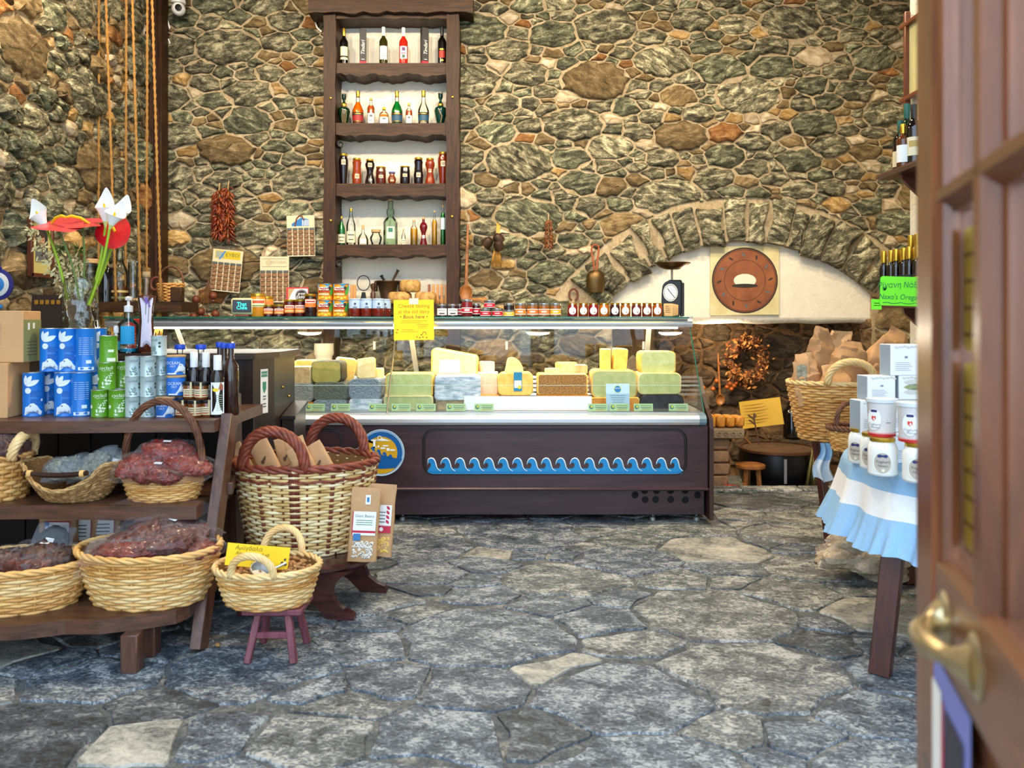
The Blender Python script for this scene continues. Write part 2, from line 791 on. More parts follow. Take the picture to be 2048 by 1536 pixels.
def stone_mesh(mb, out, c, h, fn, R, m=0, dome=.35, inset=.74):
    """a stone proud of its wall: fn(u, v, height) places it"""
    n = len(out)
    cx, cy = c
    tilt = (R.uniform(-.12, .12), R.uniform(-.12, .12))
    def lay(k, hh, j):
        return mb.addv([fn(cx + (x - cx) * k, cy + (y - cy) * k, hh + R.uniform(-j, j) + (x - cx) * tilt[0] * h * 3 + (y - cy) * tilt[1] * h * 3) for x, y in out])
    a = lay(1.02, -.02, 0)
    b = lay(1.0, h * .5, h * .15)
    d = lay(inset + .12, h * .9, h * .14)
    e = lay(.45, h * (1 + dome * .3), h * .22)
    t = mb.addv([fn(cx, cy, h * (1 + dome * .35))])
    for i in range(n):
        j = (i + 1) % n
        mb.face([a + i, a + j, b + j, b + i], m)
        mb.face([b + i, b + j, d + j, d + i], m)
        mb.face([d + i, d + j, e + j, e + i], m)
        mb.face([e + i, e + j, t], m)


def lay_stones(wall, polys, fn, mats, pick, seed, joint=.011, hmin=.018, hmax=.05, limit=290, name='stone', wob=.1, rounds=1, smooth=True, seen=None):
    """the largest stones as parts of their own, the rest joined into one part"""
    R = random.Random(seed)
    polys = sorted(polys, key=lambda p: -area(p) * (1 if seen is None or seen(p) else .0001))
    rest = MB()
    k = 0
    for p in polys:
        out, c = roughen(p, joint, R, wob, rounds)
        if out is None:
            continue
        s = math.sqrt(area(p))
        h = R.uniform(hmin, hmax) * min(1.2, .5 + s * 2)
        mi = pick(s, R, c)
        if k < limit:
            mb = MB()
            stone_mesh(mb, out, c, h, fn, R)
            part(name, mb, mats[mi], wall, smooth, 55)
            k += 1
        else:
            stone_mesh(rest, out, c, h, fn, R, mi)
    if rest.f:
        part('small_' + name + 's', rest, mats, wall, smooth, 55, stuff=True)


C3 = lambda r, g, b: (lin(r), lin(g), lin(b))
grey_stops = [(.40, C3(34, 33, 27)), (.47, C3(84, 81, 64)), (.53, C3(124, 119, 95)), (.60, C3(196, 188, 156))]
ST = [stone('schist_grey', grey_stops),
      stone('schist_green', [(.40, C3(32, 34, 27)), (.47, C3(76, 78, 60)), (.54, C3(110, 111, 88)), (.61, C3(180, 178, 146))]),
      stone('schist_brown', [(.32, C3(48, 38, 24)), (.46, C3(98, 80, 52)), (.56, C3(132, 112, 78)), (.68, C3(176, 156, 120))]),
      stone('ochre_stone', [(.3, C3(90, 66, 30)), (.45, C3(142, 110, 62)), (.55, C3(170, 140, 92)), (.7, C3(208, 184, 142))], speck=.4),
      stone('rust_stone', [(.3, C3(74, 44, 22)), (.46, C3(128, 84, 44)), (.56, C3(158, 112, 66)), (.7, C3(196, 158, 112))], speck=.4),
      stone('pale_stone', [(.3, C3(128, 112, 88)), (.46, C3(172, 154, 124)), (.56, C3(200, 184, 156)), (.7, C3(226, 214, 192))], speck=.4)]
MORTAR = stone('lime_mortar', [(.3, C3(116, 98, 72)), (.46, C3(166, 146, 114)), (.56, C3(188, 169, 138)), (.72, C3(214, 198, 170))], grain=60, stretch=(1, 1, 1.01), speck=.55, isl=.01, bump=1.0)
PLASTER = mat('white_plaster', rgb(226, 220, 204), .85, var=.05, scale=9, bump=.5, bscale=38)


def pick_wall(s, R, c):
    t = R.random()
    if s < .13:
        return 0 if t < .36 else 1 if t < .56 else 2 if t < .76 else 3 if t < .86 else 4 if t < .91 else 5
    return 0 if t < .55 else 1 if t < .84 else 2 if t < .955 else 3 if t < .98 else 4 if t < .987 else 5


# niche of the bottle shelf, arch and hearth opening in the rear wall
NX0, NX1, NZ0, NZ1 = wx(668), wx(899), 1.36, wz(26)
ACX, ACZ, AR = wx(1487), wz(852), 1.55
HX0, HX1, HZ = .84, 3.03, 1.27
VO = .36                                  # length of the arch stones


def arch_z(x):
    d = AR * AR - (x - ACX) ** 2
    return ACZ + math.sqrt(d) if d > 0 else -1


def back_ok(x, z, r):
    if NX0 - .02 < x < NX1 + .02 and NZ0 - .02 < z < NZ1 + .02:
        return False
    if z > 1.40 and math.hypot(x - ACX, z - ACZ) < AR + VO * .95:
        return False
    if z <= 1.45 and HX0 - .05 < x < HX1 + .05:
        return False
    return not (z < .55 and x < .9)


def back_cut(x, z, r):
    c = []
    if NZ0 - .5 < z < NZ1 + .35:
        if x < NX0 and x > NX0 - .6:
            c.append((1, 0, NX0 - .01))
        if x > NX1 and x < NX1 + .6:
            c.append((-1, 0, -NX1 - .01))
    if NX0 < x < NX1:
        c.append((0, -1, -NZ1) if z > NZ1 else (0, 1, NZ0))
    d = math.hypot(x - ACX, z - ACZ)
    if z > 1.35 and d < AR + VO + .6:
        nx, nz = (ACX - x) / d, (ACZ - z) / d
        c.append((nx, nz, nx * ACX + nz * ACZ - (AR + VO)))
    if z <= 1.5:
        if x > HX1:
            c.append((-1, 0, -HX1))
        if x < HX0:
            c.append((1, 0, HX0))
    return c


ZT = 4.34                                  # ceiling height
wb = MB()
xs = sorted(set([XL - .3, 4.05, NX0, NX1, HX0, HX1] + [HX0 + (HX1 - HX0) * i / 40 for i in range(41)]))
for a, b in zip(xs, xs[1:]):
    mx = (a + b) / 2
    if NX0 < mx < NX1:
        spans = [((-.15,) * 2, (NZ0,) * 2), ((NZ1,) * 2, (ZT,) * 2)]
    elif HX0 < mx < HX1:
        spans = [((arch_z(a), arch_z(b)), (ZT, ZT))]
    else:
        spans = [((-.15,) * 2, (ZT,) * 2)]
    for lo, hi in spans:
        k = wb.addv([(a, YW, lo[0]), (b, YW, lo[1]), (b, YW, hi[1]), (a, YW, hi[0])])
        wb.face([k, k + 1, k + 2, k + 3])
        k = wb.addv([(a, YW, lo[0]), (b, YW, lo[1]), (b, YW + .3, lo[1]), (a, YW + .3, lo[0])])
        wb.face([k, k + 1, k + 2, k + 3])
# outer sides and the edges of the niche
for x0, z0, z1, yb in ((NX0, NZ0, NZ1, .3), (NX1, NZ0, NZ1, .3), (HX0, -.15, 1.5, .3), (HX1, -.15, 1.5, .3)):
    k = wb.addv([(x0, YW, z0), (x0, YW + yb, z0), (x0, YW + yb, z1), (x0, YW, z1)])
    wb.face([k, k + 1, k + 2, k + 3])
k = wb.addv([(NX0, YW, NZ1), (NX1, YW, NZ1), (NX1, YW + .3, NZ1), (NX0, YW + .3, NZ1)])
wb.face([k, k + 1, k + 2, k + 3])
k = wb.addv([(XL - .3, YW + 1.2, -.3), (4.05, YW + 1.2, -.3), (4.05, YW + 1.2, ZT), (XL - .3, YW + 1.2, ZT)])
wb.face([k, k + 1, k + 2, k + 3])
wall_back = struct('wall_back', wb, MORTAR)

bx0, bx1, bz0, bz1 = XL, 3.75, .45, 4.3
sites = scatter(bx0, bx1, bz0, bz1, [(70, .12, .165), (330, .085, .12), (1500, .055, .085), (6500, .032, .055), (9000, .02, .03)], .56, back_ok, 11)
polys = cells(sites, .56, bx0, bx1, bz0, bz1, back_cut)
lay_stones(wall_back, polys, lambda u, v, h: (u, YW - h, v), ST, pick_wall, 5, joint=.0065, limit=278,
           seen=lambda p: -2.95 < p[0][0] < 3.4 and p[0][1] < 3.98 and not (p[0][1] < 1.3 and p[0][0] < .6))
# arch stones stand on end round the opening
R = random.Random(21)
a = math.radians(-50)
while a < math.radians(51):
    w = R.uniform(.10, .21)
    t0, t1 = a, a + w / AR
    r0, r1 = AR + R.uniform(-.05, .02), AR + VO * R.uniform(.82, 1.14)
    pl = []
    for t, r in ((t0, r0), (t1, r0 + R.uniform(-.03, .03)), (t1, r1 + R.uniform(-.04, .04)), (t0, r1)):
        pl.append((ACX + r * math.sin(t), ACZ + r * math.cos(t)))
    out, c = roughen(pl, .005, R, .05, 1)
    mb = MB()
    stone_mesh(mb, out, c, R.uniform(.03, .065), lambda u, v, h: (u, YW - h, v), R)
    # the underside runs back to the plaster
    part('arch_stone', mb, ST[0 if R.random() < .6 else 1 if R.random() < .6 else 2], wall_back, True, 55)
    mb2 = MB()
    rr = AR + R.uniform(-.02, .015)
    pts = [(ACX + r * math.sin(t), ACZ + r * math.cos(t)) for t, r in ((t0 + .006, rr), (t1 - .006, rr), (t1 - .006, rr + .1), (t0 + .006, rr + .1))]
    mb2.prism(pts, YW - .015, YW + .14, axis='y')
    part('arch_stone', mb2, ST[0], wall_back, False)
    a = t1 + .006

# plaster: niche back and the field under the arch, with its rounded lower lip
pb = MB()
pb.box(((NX0 + NX1) / 2, YW + .075, (NZ0 + NZ1) / 2), (NX1 - NX0 + .04, .1, NZ1 - NZ0 + .04))
prm = struct('trim_1', pb, PLASTER)
pb = MB()
n = 40
pts = []
for i in range(n + 1):
    x = HX0 - .02 + (HX1 - HX0 + .04) * i / n
    pts.append((x, max(arch_z(x), 1.4) + .05))
lo = [(HX1 + .02, HZ + .03), (HX0 - .02, HZ + .03)]
pb.prism(pts[::-1] + lo[::-1], YW + .07, YW + .27, axis='y')
pb.tube([(HX0 - .02 + (HX1 - HX0 + .04) * i / 14, YW + .13, HZ + .042 + .006 * math.sin(i * 2.1)) for i in range(15)], .062, 10)
pb.box(((HX0 + HX1) / 2, YW + .2, HZ + .02), (HX1 - HX0, .16, .05))
struct('trim_2', pb, PLASTER, True)

# hearth recess
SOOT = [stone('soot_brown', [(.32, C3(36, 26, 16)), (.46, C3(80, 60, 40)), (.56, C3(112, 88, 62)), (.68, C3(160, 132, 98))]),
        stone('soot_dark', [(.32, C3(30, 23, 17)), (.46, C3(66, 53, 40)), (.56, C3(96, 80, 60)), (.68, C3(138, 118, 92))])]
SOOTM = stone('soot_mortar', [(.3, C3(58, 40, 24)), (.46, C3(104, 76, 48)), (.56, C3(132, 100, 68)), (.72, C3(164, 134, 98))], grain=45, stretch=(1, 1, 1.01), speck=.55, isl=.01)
hb = MB()
YH = 7.30
for q in ([(HX0 - .1, YH, -.2), (HX1 + .1, YH, -.2), (HX1 + .1, YH, 1.6), (HX0 - .1, YH, 1.6)],
          [(HX0, YW + .28, -.2), (HX0, YH, -.2), (HX0, YH, 1.6), (HX0, YW + .28, 1.6)],
          [(HX1, YW + .28, -.2), (HX1, YH, -.2), (HX1, YH, 1.6), (HX1, YW + .28, 1.6)],
          [(HX0, YW, 1.5), (HX1, YW, 1.5), (HX1, YH, 1.5), (HX0, YH, 1.5)]):
    q = [(x, y + (.1 if abs(z - 1.5) < .01 and y == YW else 0), z) for x, y, z in q]
    k = hb.addv(q)
    hb.face([k, k + 1, k + 2, k + 3])
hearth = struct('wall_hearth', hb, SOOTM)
sites = scatter(1.3, HX1 + .1, -.05, 1.45, [(160, .09, .13), (600, .05, .08), (1500, .025, .04)], .66, lambda x, z, r: True, 4)
polys = cells(sites, .66, 1.3, HX1 + .1, -.05, 1.45)
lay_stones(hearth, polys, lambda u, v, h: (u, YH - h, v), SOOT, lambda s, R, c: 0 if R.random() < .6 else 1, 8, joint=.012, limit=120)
sites = scatter(YW + .02, YH, -.05, 1.3, [(60, .06, .1), (300, .03, .05)], .7, lambda x, z, r: True, 14)
polys = cells(sites, .7, YW + .02, YH, -.05, 1.3)
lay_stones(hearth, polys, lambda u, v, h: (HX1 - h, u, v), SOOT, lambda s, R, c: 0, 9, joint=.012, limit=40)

# left wall
lw = MB()
k = lw.addv([(XL, -.6, -.15), (XL, YW + .05, -.15), (XL, YW + .05, ZT), (XL, -.6, ZT)])
lw.face([k, k + 1, k + 2, k + 3])
k = lw.addv([(XL - .3, -.6, -.15), (XL - .3, YW + .05, -.15), (XL - .3, YW + .05, ZT), (XL - .3, -.6, ZT)])
lw.face([k, k + 1, k + 2, k + 3])
wall_left = struct('wall_left', lw, MORTAR)
sites = scatter(4.2, YW - .02, .4, 4.3, [(60, .13, .19), (260, .08, .12), (1500, .04, .065), (2600, .022, .035)], .72, lambda x, z, r: True, 33)
polys = cells(sites, .72, 4.2, YW - .02, .4, 4.3)
lay_stones(wall_left, polys, lambda u, v, h: (XL + h, u, v), ST, pick_wall, 6, joint=.008, hmin=.02, hmax=.06, limit=240, wob=.14,
           seen=lambda p: p[0][0] > 4.5 and p[0][1] > 1.0)

# white wall stub on the right, rear right wall, ceiling
rb = MB()
rb.box((2.075, 2.3, (ZT - .15) / 2), (.15, 3.44, ZT + .15))
struct('wall_right', rb, PLASTER)
rb = MB()
k = rb.addv([(4.05, 4.0, -.15), (4.05, YW, -.15), (4.05, YW, ZT), (4.05, 4.0, ZT)])
rb.face([k, k + 1, k + 2, k + 3])
k = rb.addv([(2.15, 3.9, -.15), (4.05, 3.9, -.15), (4.05, 3.9, ZT), (2.15, 3.9, ZT)])
rb.face([k, k + 1, k + 2, k + 3])
struct('wall_rear_right', rb, PLASTER)
cb = MB()
cb.box((.5, 4.4, ZT + .06), (7.6, 5.6, .12))
struct('ceiling', cb, wood('ceiling_boards', rgb(84, 62, 40), rgb(128, 98, 66), .6, 1))

# floor of irregular slate flags
SL = [stone('slate_blue', [(.38, C3(44, 51, 60)), (.47, C3(82, 91, 101)), (.52, C3(110, 118, 127)), (.585, C3(174, 180, 182))], grain=42, stretch=(1, 1.35, 1), rough=.5, bump=.55, speck=.62, isl=.28, spec=.5),
      stone('slate_grey', [(.38, C3(52, 55, 57)), (.46, C3(92, 97, 100)), (.52, C3(124, 128, 127)), (.585, C3(188, 188, 182))], grain=38, stretch=(1, 1.35, 1), rough=.52, bump=.55, speck=.62, isl=.28, spec=.5),
      stone('slate_dark', [(.40, C3(36, 41, 46)), (.49, C3(64, 71, 78)), (.55, C3(92, 99, 104)), (.62, C3(150, 154, 153))], grain=34, stretch=(1, 1.35, 1), rough=.5, bump=.5, speck=.6, isl=.2, spec=.5),
      stone('slate_pale', [(.36, C3(70, 74, 76)), (.44, C3(130, 131, 126)), (.5, C3(160, 158, 149)), (.62, C3(200, 196, 184))], grain=28, stretch=(1, 1.35, 1), rough=.6, bump=.4, speck=.5, isl=.15, spec=.5)]
GROUT = stone('slate_grout', [(.3, C3(50, 54, 58)), (.46, C3(82, 86, 88)), (.54, C3(108, 109, 106)), (.64, C3(160, 158, 148))], grain=40, stretch=(1, 1, 1.01), speck=.5, isl=.01)
fb = MB()
fb.box(((XL + 4.05) / 2, 3.0, -.075), (4.05 - XL, 6.2, .134))
fb.box(((XL + 4.05) / 2, 6.7, -.17), (4.05 - XL, 1.4, .06))
floor = struct('floor', fb, GROUT)
sites = scatter(XL + .02, 4.0, .9, 6.1, [(240, .2, .29), (700, .13, .18), (1800, .06, .1)], .85, lambda x, y, r: True, 41)
polys = cells(sites, .85, XL + .02, 4.0, .9, 6.1, grow=1.8)


def pick_floor(s, R, c):
    t = R.random()
    return 0 if t < .45 else 1 if t < .78 else 2 if t < .93 else 3


def flag_stones():
    R = random.Random(77)
    vis = lambda p: p[0][1] > 2.1 and abs(p[0][0]) < p[0][1] * .7
    ps = sorted(polys, key=lambda p: -area(p) * (1 if vis(p) else .0001))
    rest = MB()
    k = 0
    for p in ps:
        out, c = roughen(p, .004, R, .03, 1)
        if out is None:
            continue
        mi = pick_floor(0, R, c)
        mb = MB() if k < 285 else rest
        h = R.uniform(-.0015, .0015)
        mm = 0 if k < 285 else mi
        nn = len(out)
        L = []
        for kk, z in ((1.03, -.02), (1.0, -.005 + h), (.985, h)):
            L.append(mb.addv([(c[0] + (x - c[0]) * kk, c[1] + (y - c[1]) * kk, z) for x, y in out]))
        for a_, b_ in zip(L, L[1:]):
            for i in range(nn):
                j = (i + 1) % nn
                mb.face([a_ + i, a_ + j, b_ + j, b_ + i], mm)
        mb.face([L[2] + i for i in range(nn)], mm)
        if k < 285:
            part('flagstone', mb, SL[mi], floor, False)
        k += 1
    if rest.f:
        part('small_flagstones', rest, SL, floor, False, stuff=True)


flag_stones()
gb = MB()
gb.box((0, -8.6, -.075), (30, 17, .13))
struct('street', gb, mat('street_paving', rgb(150, 148, 142), .8, var=.15, scale=3, bump=.2))

# dark timber post in the rear left corner
WD = wood('dark_timber', rgb(28, 16, 9), rgb(70, 43, 25), .5, 2, 6.0, .25, .3)
WDX = wood('dark_timber_lengthwise', rgb(32, 20, 12), rgb(78, 52, 33), .5, 0, 6.0, .25, .3)
pb = MB()
p0, p1 = W(294, 0, 6.62).x, W(334, 0, 6.62).x
pb.box(((p0 + p1) / 2, 6.58, ZT / 2), (p1 - p0, .13, ZT), b=.006)
pb.box(((p0 + p1) / 2 + .035, 6.52, ZT / 2), (.03, .03, ZT), b=.008)
solo('timber_post', pb, WD, 'tall dark brown timber post in the rear left corner of the stone walls', 'post')

# ceiling lamps and track spots (they hang above the picture)
for i, (lx, ly) in enumerate(LAMPS):
    t = thing('ceiling_lamp', ('slim oval ceiling lamp above the till end of the counter', 'slim oval ceiling lamp above the middle of the counter', 'slim oval ceiling lamp above the hearth end of the counter')[i], 'lamp', (lx, ly, 4.33))
    mb = MB()
    mb.lathe([(.15, .012), (.15, -.02), (.125, -.02), (.125, .0)], 24, sy=.27)
    part('rim', mb, mat('white_enamel', rgb(235, 235, 232), .4), t)
    mb = MB()
    mb.lathe([(0, -.012), (.125, -.012)], 24, sy=.26)
    part('diffuser', mb, mat('lamp_glow', (1, .9, .75, 1), .5, emit=(1, .88, .7, 1), estr=14), t)
# ------------------------------------------------------------------ the refrigerated cheese counter
def at(t):
    """accumulator whose points are given in room coordinates, stored in the frame of thing t"""
    m = MB()
    T = Matrix.Translation(t.location) @ t.rotation_euler.to_matrix().to_4x4()
    m.xf = T.inverted()
    return m


STEEL = mat('brushed_steel', rgb(190, 192, 192), .32, .85, var=.08, scale=3, stretch=(.3, 8, 8))
ALU = mat('aluminium_trim', rgb(206, 210, 214), .3, .7, var=.05, scale=2, stretch=(.3, 8, 8))
CHROME = mat('chrome', rgb(220, 220, 222), .12, 1.0)
BLACK = mat('black_plastic', rgb(22, 22, 24), .45)
DARKIN = mat('dark_inside', rgb(10, 9, 9), .9)
WHITE = mat('white_plastic', rgb(236, 236, 236), .4)
PAPER = mat('white_paper', rgb(240, 240, 236), .7)
GL = glass('clear_glass', (.97, .985, .975), .01, 1.0)
GLEDGE = mat('green_glass_edge', rgb(20, 92, 80), .15, spec=.8)
CWOOD = wood('counter_wood', rgb(46, 28, 32), rgb(72, 48, 52), .32, 0, 3.0, .6, .05)
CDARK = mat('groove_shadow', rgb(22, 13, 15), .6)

CX0, CX1 = -2.76, 1.2375
ct = thing('display_counter', 'long refrigerated cheese counter with a dark wooden front and blue waves', 'counter', (-.76, 5.0, 0))
m = at(ct)
m.box(((CX0 + CX1) / 2, 5.03, .4225), (CX1 - CX0 - .02, .06, .405), b=.006)
m.box(((CX0 + CX1) / 2, 4.994, .225), (CX1 - CX0 - .02, .03, .018), b=.006)
part('front_panel', m, CWOOD, ct)
m = at(ct)
m.box(((CX0 + CX1) / 2, 5.075, .133), (CX1 - CX0 - .04, .03, .172), b=.004)
part('kick_panel', m, CWOOD, ct)
m = at(ct)
m.box(((CX0 + CX1) / 2, 5.52, .37), (CX1 - CX0 - .06, .86, .62))
part('cabinet', m, DARKIN, ct)
for x in (-2.6, -.7, .9, 1.18):
    m = at(ct)
    m.lathe([(.02, 0), (.02, .02), (.008, .03), (.008, .09)], 10, (x, 5.12, .0))
    part('foot', m, STEEL, ct)
# routed grooves of the panels
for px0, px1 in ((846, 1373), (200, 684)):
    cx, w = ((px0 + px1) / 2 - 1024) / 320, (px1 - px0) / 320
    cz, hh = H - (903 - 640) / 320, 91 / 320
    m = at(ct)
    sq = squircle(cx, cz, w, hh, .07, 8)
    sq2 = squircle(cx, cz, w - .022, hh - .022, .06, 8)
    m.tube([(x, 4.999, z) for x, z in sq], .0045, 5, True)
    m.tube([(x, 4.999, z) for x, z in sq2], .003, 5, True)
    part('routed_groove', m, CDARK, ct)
# painted waves
WBLUE = mat('wave_blue', rgb(14, 136, 200), .4)
WWHITE = mat('wave_white', rgb(214, 236, 244), .5)
crest = [(-.02, .1), (.14, .22), (.28, .36), (.33, .5), (.3, .62), (.2, .68), (.1, .64), (.02, .56), (.06, .76), (.16, .92), (.32, 1.0), (.48, .96), (.6, .8), (.66, .6), (.72, .36), (.82, .2), (1.0, .1)]
wv = at(ct)
wl = at(ct)
x0, x1 = (852 - 1024) / 320, (1369 - 1024) / 320
zb = H - (948 - 640) / 320
nw = 18
pw = (x1 - x0) / nw
hw = 29 / 320
strip = squircle((x0 + x1) / 2, zb + .018, x1 - x0 - .02, .036, .017, 4)
wv.shape(strip, lambda a, b: (a, 4.9965, b))
for i in range(nw):
    ox = x0 + pw * i
    pts = [(ox + (u * 1.05 if i < nw - 1 else u * .9) * pw, zb + .01 + v * hw) for u, v in crest]
    if i == 0:
        pts = [(max(p[0], x0 + .012), p[1]) for p in pts]
    k = wv.addv([(a, 4.9955, b) for a, b in pts])
    wv.face([k + j for j in range(len(pts))])
    wl.tube([(a, 4.995, b) for a, b in pts[7:]], [.0012 + .003 * math.sin(PI * j / 9) for j in range(10)], 4)
part('painted_waves', wv, WBLUE, ct, False)
part('wave_outline', wl, WWHITE, ct)
# round emblem with village, waves and golden bay
EB = mat('emblem_blue', rgb(14, 92, 158), .35)
EG = mat('emblem_gold', rgb(214, 162, 28), .35)
ER = mat('emblem_rim', rgb(176, 204, 220), .3)
em = at(ct)
ec, ez = (763 - 1024) / 320, H - (905 - 640) / 320
ef = lambda d: (lambda a, b: (ec + a, 4.992 - d, ez + b))
em.shape(oval(0, 0, .144, n=40), ef(0), 0)
em.shape(oval(0, 0, .131, n=40), ef(.002), 1)
lo = [(r * math.cos(t), r * math.sin(t)) for r, ts in ((.131, np.linspace(-2.62, -.62, 14)), (.101, np.linspace(-.62, -2.62, 14))) for t in ts]
k = em.addv([ef(.003)(a, b) for a, b in lo])
for i in range(13):
    em.face([k + i, k + i + 1, k + 26 - i, k + 27 - i], 2)
em.shape([(.101 * math.cos(t), .101 * math.sin(t)) for t in np.linspace(-.35, 2.45, 20)] + [(-.131 * math.cos(t), .131 * math.sin(t)) for t in np.linspace(.75, -.1, 8)] + [(-.12, -.02), (-.05, .0)], ef(.003), 2)
for i in range(4):
    ox, oz = -.068 + i * .037, .004 - i * .016
    pts = [(ox + u * .042, oz + v * .046 - .012) for u, v in crest]
    k = em.addv([ef(.004)(a, b) for a, b in pts])
    em.face([k + j for j in range(len(pts))], 1)
k = em.addv([ef(.0038)(a, b) for a, b in [(-.131, -.01), (-.07, .0), (.1, -.055), (.12, -.03), (.131, -.04), (.09, -.095), (0, -.101), (-.09, -.09)]])
em.face([k + j for j in range(8)], 1)
for q in ((-.062, .075, -.02, .083), (-.05, .03, -.036, .075), (-.05, .03, -.028, .038), (-.022, .034, -.012, .046), (-.004, .024, .026, .034), (.01, .04, .044, .048), (.034, .012, .052, .03), (.056, .012, .086, .022)):
    em.shape(rect(*q), ef(.0042), 3)
em.shape([(-.035, .074), (.005, .092), (.06, .074)], ef(.0042), 3)
em.tube([ef(.0042)(a, b) for a, b in oval(-.01, .092, .012, n=14)], .002, 4, True, m=3)
em.tube([ef(.001)(a, b) for a, b in oval(0, 0, .142, n=40)], .004, 6, True, m=0)
part('emblem', em, [ER, EB, EG, PAPER], ct)
for px, py in ((1270, 990), (1289, 981), (1313, 981), (1341, 981), (1370, 981), (1290, 999), (1311, 999), (1341, 999), (1370, 1000), (1395, 990)):
    p = W(px, py, 5.06)
    vh = at(ct)
    vh.lathe([(0, .0), (.0205, .0)], 16, m=0)
    vh.v = []
    vh.f, vh.m = [], []
    old = vh.xf
    vh.xf = old @ Matrix.Translation(p) @ Matrix.Rotation(PI / 2, 4, 'X')
    vh.lathe([(.0235, .001), (.021, .0025), (.0205, .0012)], 16, m=1)
    vh.lathe([(.0206, .0012), (0, .0011)], 16, m=0)
    part('vent_hole', vh, [DARKIN, CWOOD], ct)
# bumper, canopy, top shelf
m = at(ct)
pr = [(5.05, .622), (4.985, .626), (4.975, .642), (4.975, .664), (4.99, .684), (5.03, .694), (5.05, .694)]
m.prism(pr, CX0, CX1 - .07, axis='x')
part('bumper_rail', m, ALU, ct, True, 30)
m = at(ct)
m.prism([(a, b * 1.0) for a, b in pr], CX1 - .07, CX1 - .026, axis='x')
part('bumper_end', m, mat('blue_grey_plastic', rgb(104, 128, 142), .4), ct, True, 30)
m = at(ct)
m.prism([(5.43, 1.232), (5.60, 1.232), (5.64, 1.286), (5.425, 1.286), (5.418, 1.27), (5.424, 1.262), (5.424, 1.246)], CX0, CX1 - .012, axis='x')
part('canopy', m, ALU, ct, True, 30)
m = at(ct)
m.box(((CX0 + CX1) / 2, 5.5, 1.226), (CX1 - CX0 - .2, .035, .012), b=.004)
part('light_strip', m, mat('case_lamp', (1, .97, .9, 1), emit=(1, .95, .84, 1), estr=9), ct)
m = at(ct)
m.box(((CX0 + CX1 - .04) / 2, 5.575, 1.296), (CX1 - CX0 - .05, .37, .012), b=.002)
part('top_shelf', m, GLEDGE, ct)
m = at(ct)
m.box((CX1 - .045, 5.46, 1.30), (.07, .08, .012), b=.003)
part('corner_clip', m, ALU, ct)
# glass: two slanted front panes, end panes, rear sliding panes
sx = (772 - 1024) / 320
gy0, gz0, gy1, gz1 = 5.035, .692, 5.445, 1.232
for a, b in ((CX0 + .01, sx - .005), (sx + .005, CX1 - .03)):
    m = at(ct)
    k = m.addv([(a, gy0, gz0), (b, gy0, gz0), (b, gy1, gz1), (a, gy1, gz1)])
    m.face([k, k + 1, k + 2, k + 3])
    part('front_pane', m, GL, ct, False)
m = at(ct)
m.tube([(sx, gy0 - .005, gz0), (sx, gy1 - .005, gz1)], .006, 8)
m.box((sx, gy1 - .01, gz1 + .012), (.045, .03, .035), b=.004)
part('pane_post', m, CHROME, ct)
m = at(ct)
m.tube([(CX0 + .01, gy0 + .126, gz0 + .166), (CX1 - .03, gy0 + .126, gz0 + .166)], .0016, 5)
part('pane_edge', m, mat('pane_edge_green', rgb(176, 206, 196), .2), ct)
for x in (CX1 - .028, CX0 + .01):
    m = at(ct)
    k = m.addv([(x, gy0, gz0), (x, gy1, gz1), (x, 5.6, 1.285), (x, 5.94, 1.25), (x, 5.94, gz0)])
    m.face([k + i for i in range(5)])
    m.tube([(x, gy0, gz0), (x, gy1, gz1)], .004, 6, m=1)
    part('end_pane', m, [GL, GLEDGE], ct, False)
RG = glass('rear_glass', (.86, .87, .84), .015, 1.6)
for a, b, y in ((CX0, -1.9, 5.94), (-1.92, -.8, 5.955), (-1.0, .2, 5.94), (.06, CX1 - .03, 5.955)):
    m = at(ct)
    k = m.addv([(a, y, .87), (b, y, .87), (b, y, 1.25), (a, y, 1.25)])
    m.face([k, k + 1, k + 2, k + 3])
    m.box(((a + b) / 2 + (b - a) * .3, y - .006, 1.09), (.018, .008, .06), 1, .002)
    part('rear_pane', m, [RG, mat('frosted_grip', rgb(200, 202, 196), .4)], ct, False)
m = at(ct)
m.box(((CX0 + CX1) / 2, 5.47, .69), (CX1 - CX0 - .06, .86, .02))
part('deck', m, STEEL, ct)
m = at(ct)
for i in range(5):
    m.box(((CX0 + CX1) / 2, 5.925 - i * .004, .73 + i * .032), (CX1 - CX0 - .06, .02, .02), b=.004)
part('rear_vent', m, WHITE, ct)
m = at(ct)
for x in (-.68, .98, -2.3):
    m.bar((x, 5.92, .72), (x - .03, 5.55, 1.235), .035, .01)
    part('canopy_strut', m, mat('beige_metal', rgb(196, 188, 164), .4), ct)
    m = at(ct)
# wooden end panel
m = at(ct)
m.prism([(4.985, .03), (4.985, .60), (5.0, .66), (5.1, .72), (5.2, .80), (5.3, .90), (5.36, .90), (5.3, .74), (5.36, .68), (5.96, .66), (5.96, .03)], CX1 - .006, CX1 + .02, axis='x')
part('end_panel', m, wood('end_panel_wood', rgb(44, 28, 24), rgb(74, 48, 38), .4, 2), ct, False)

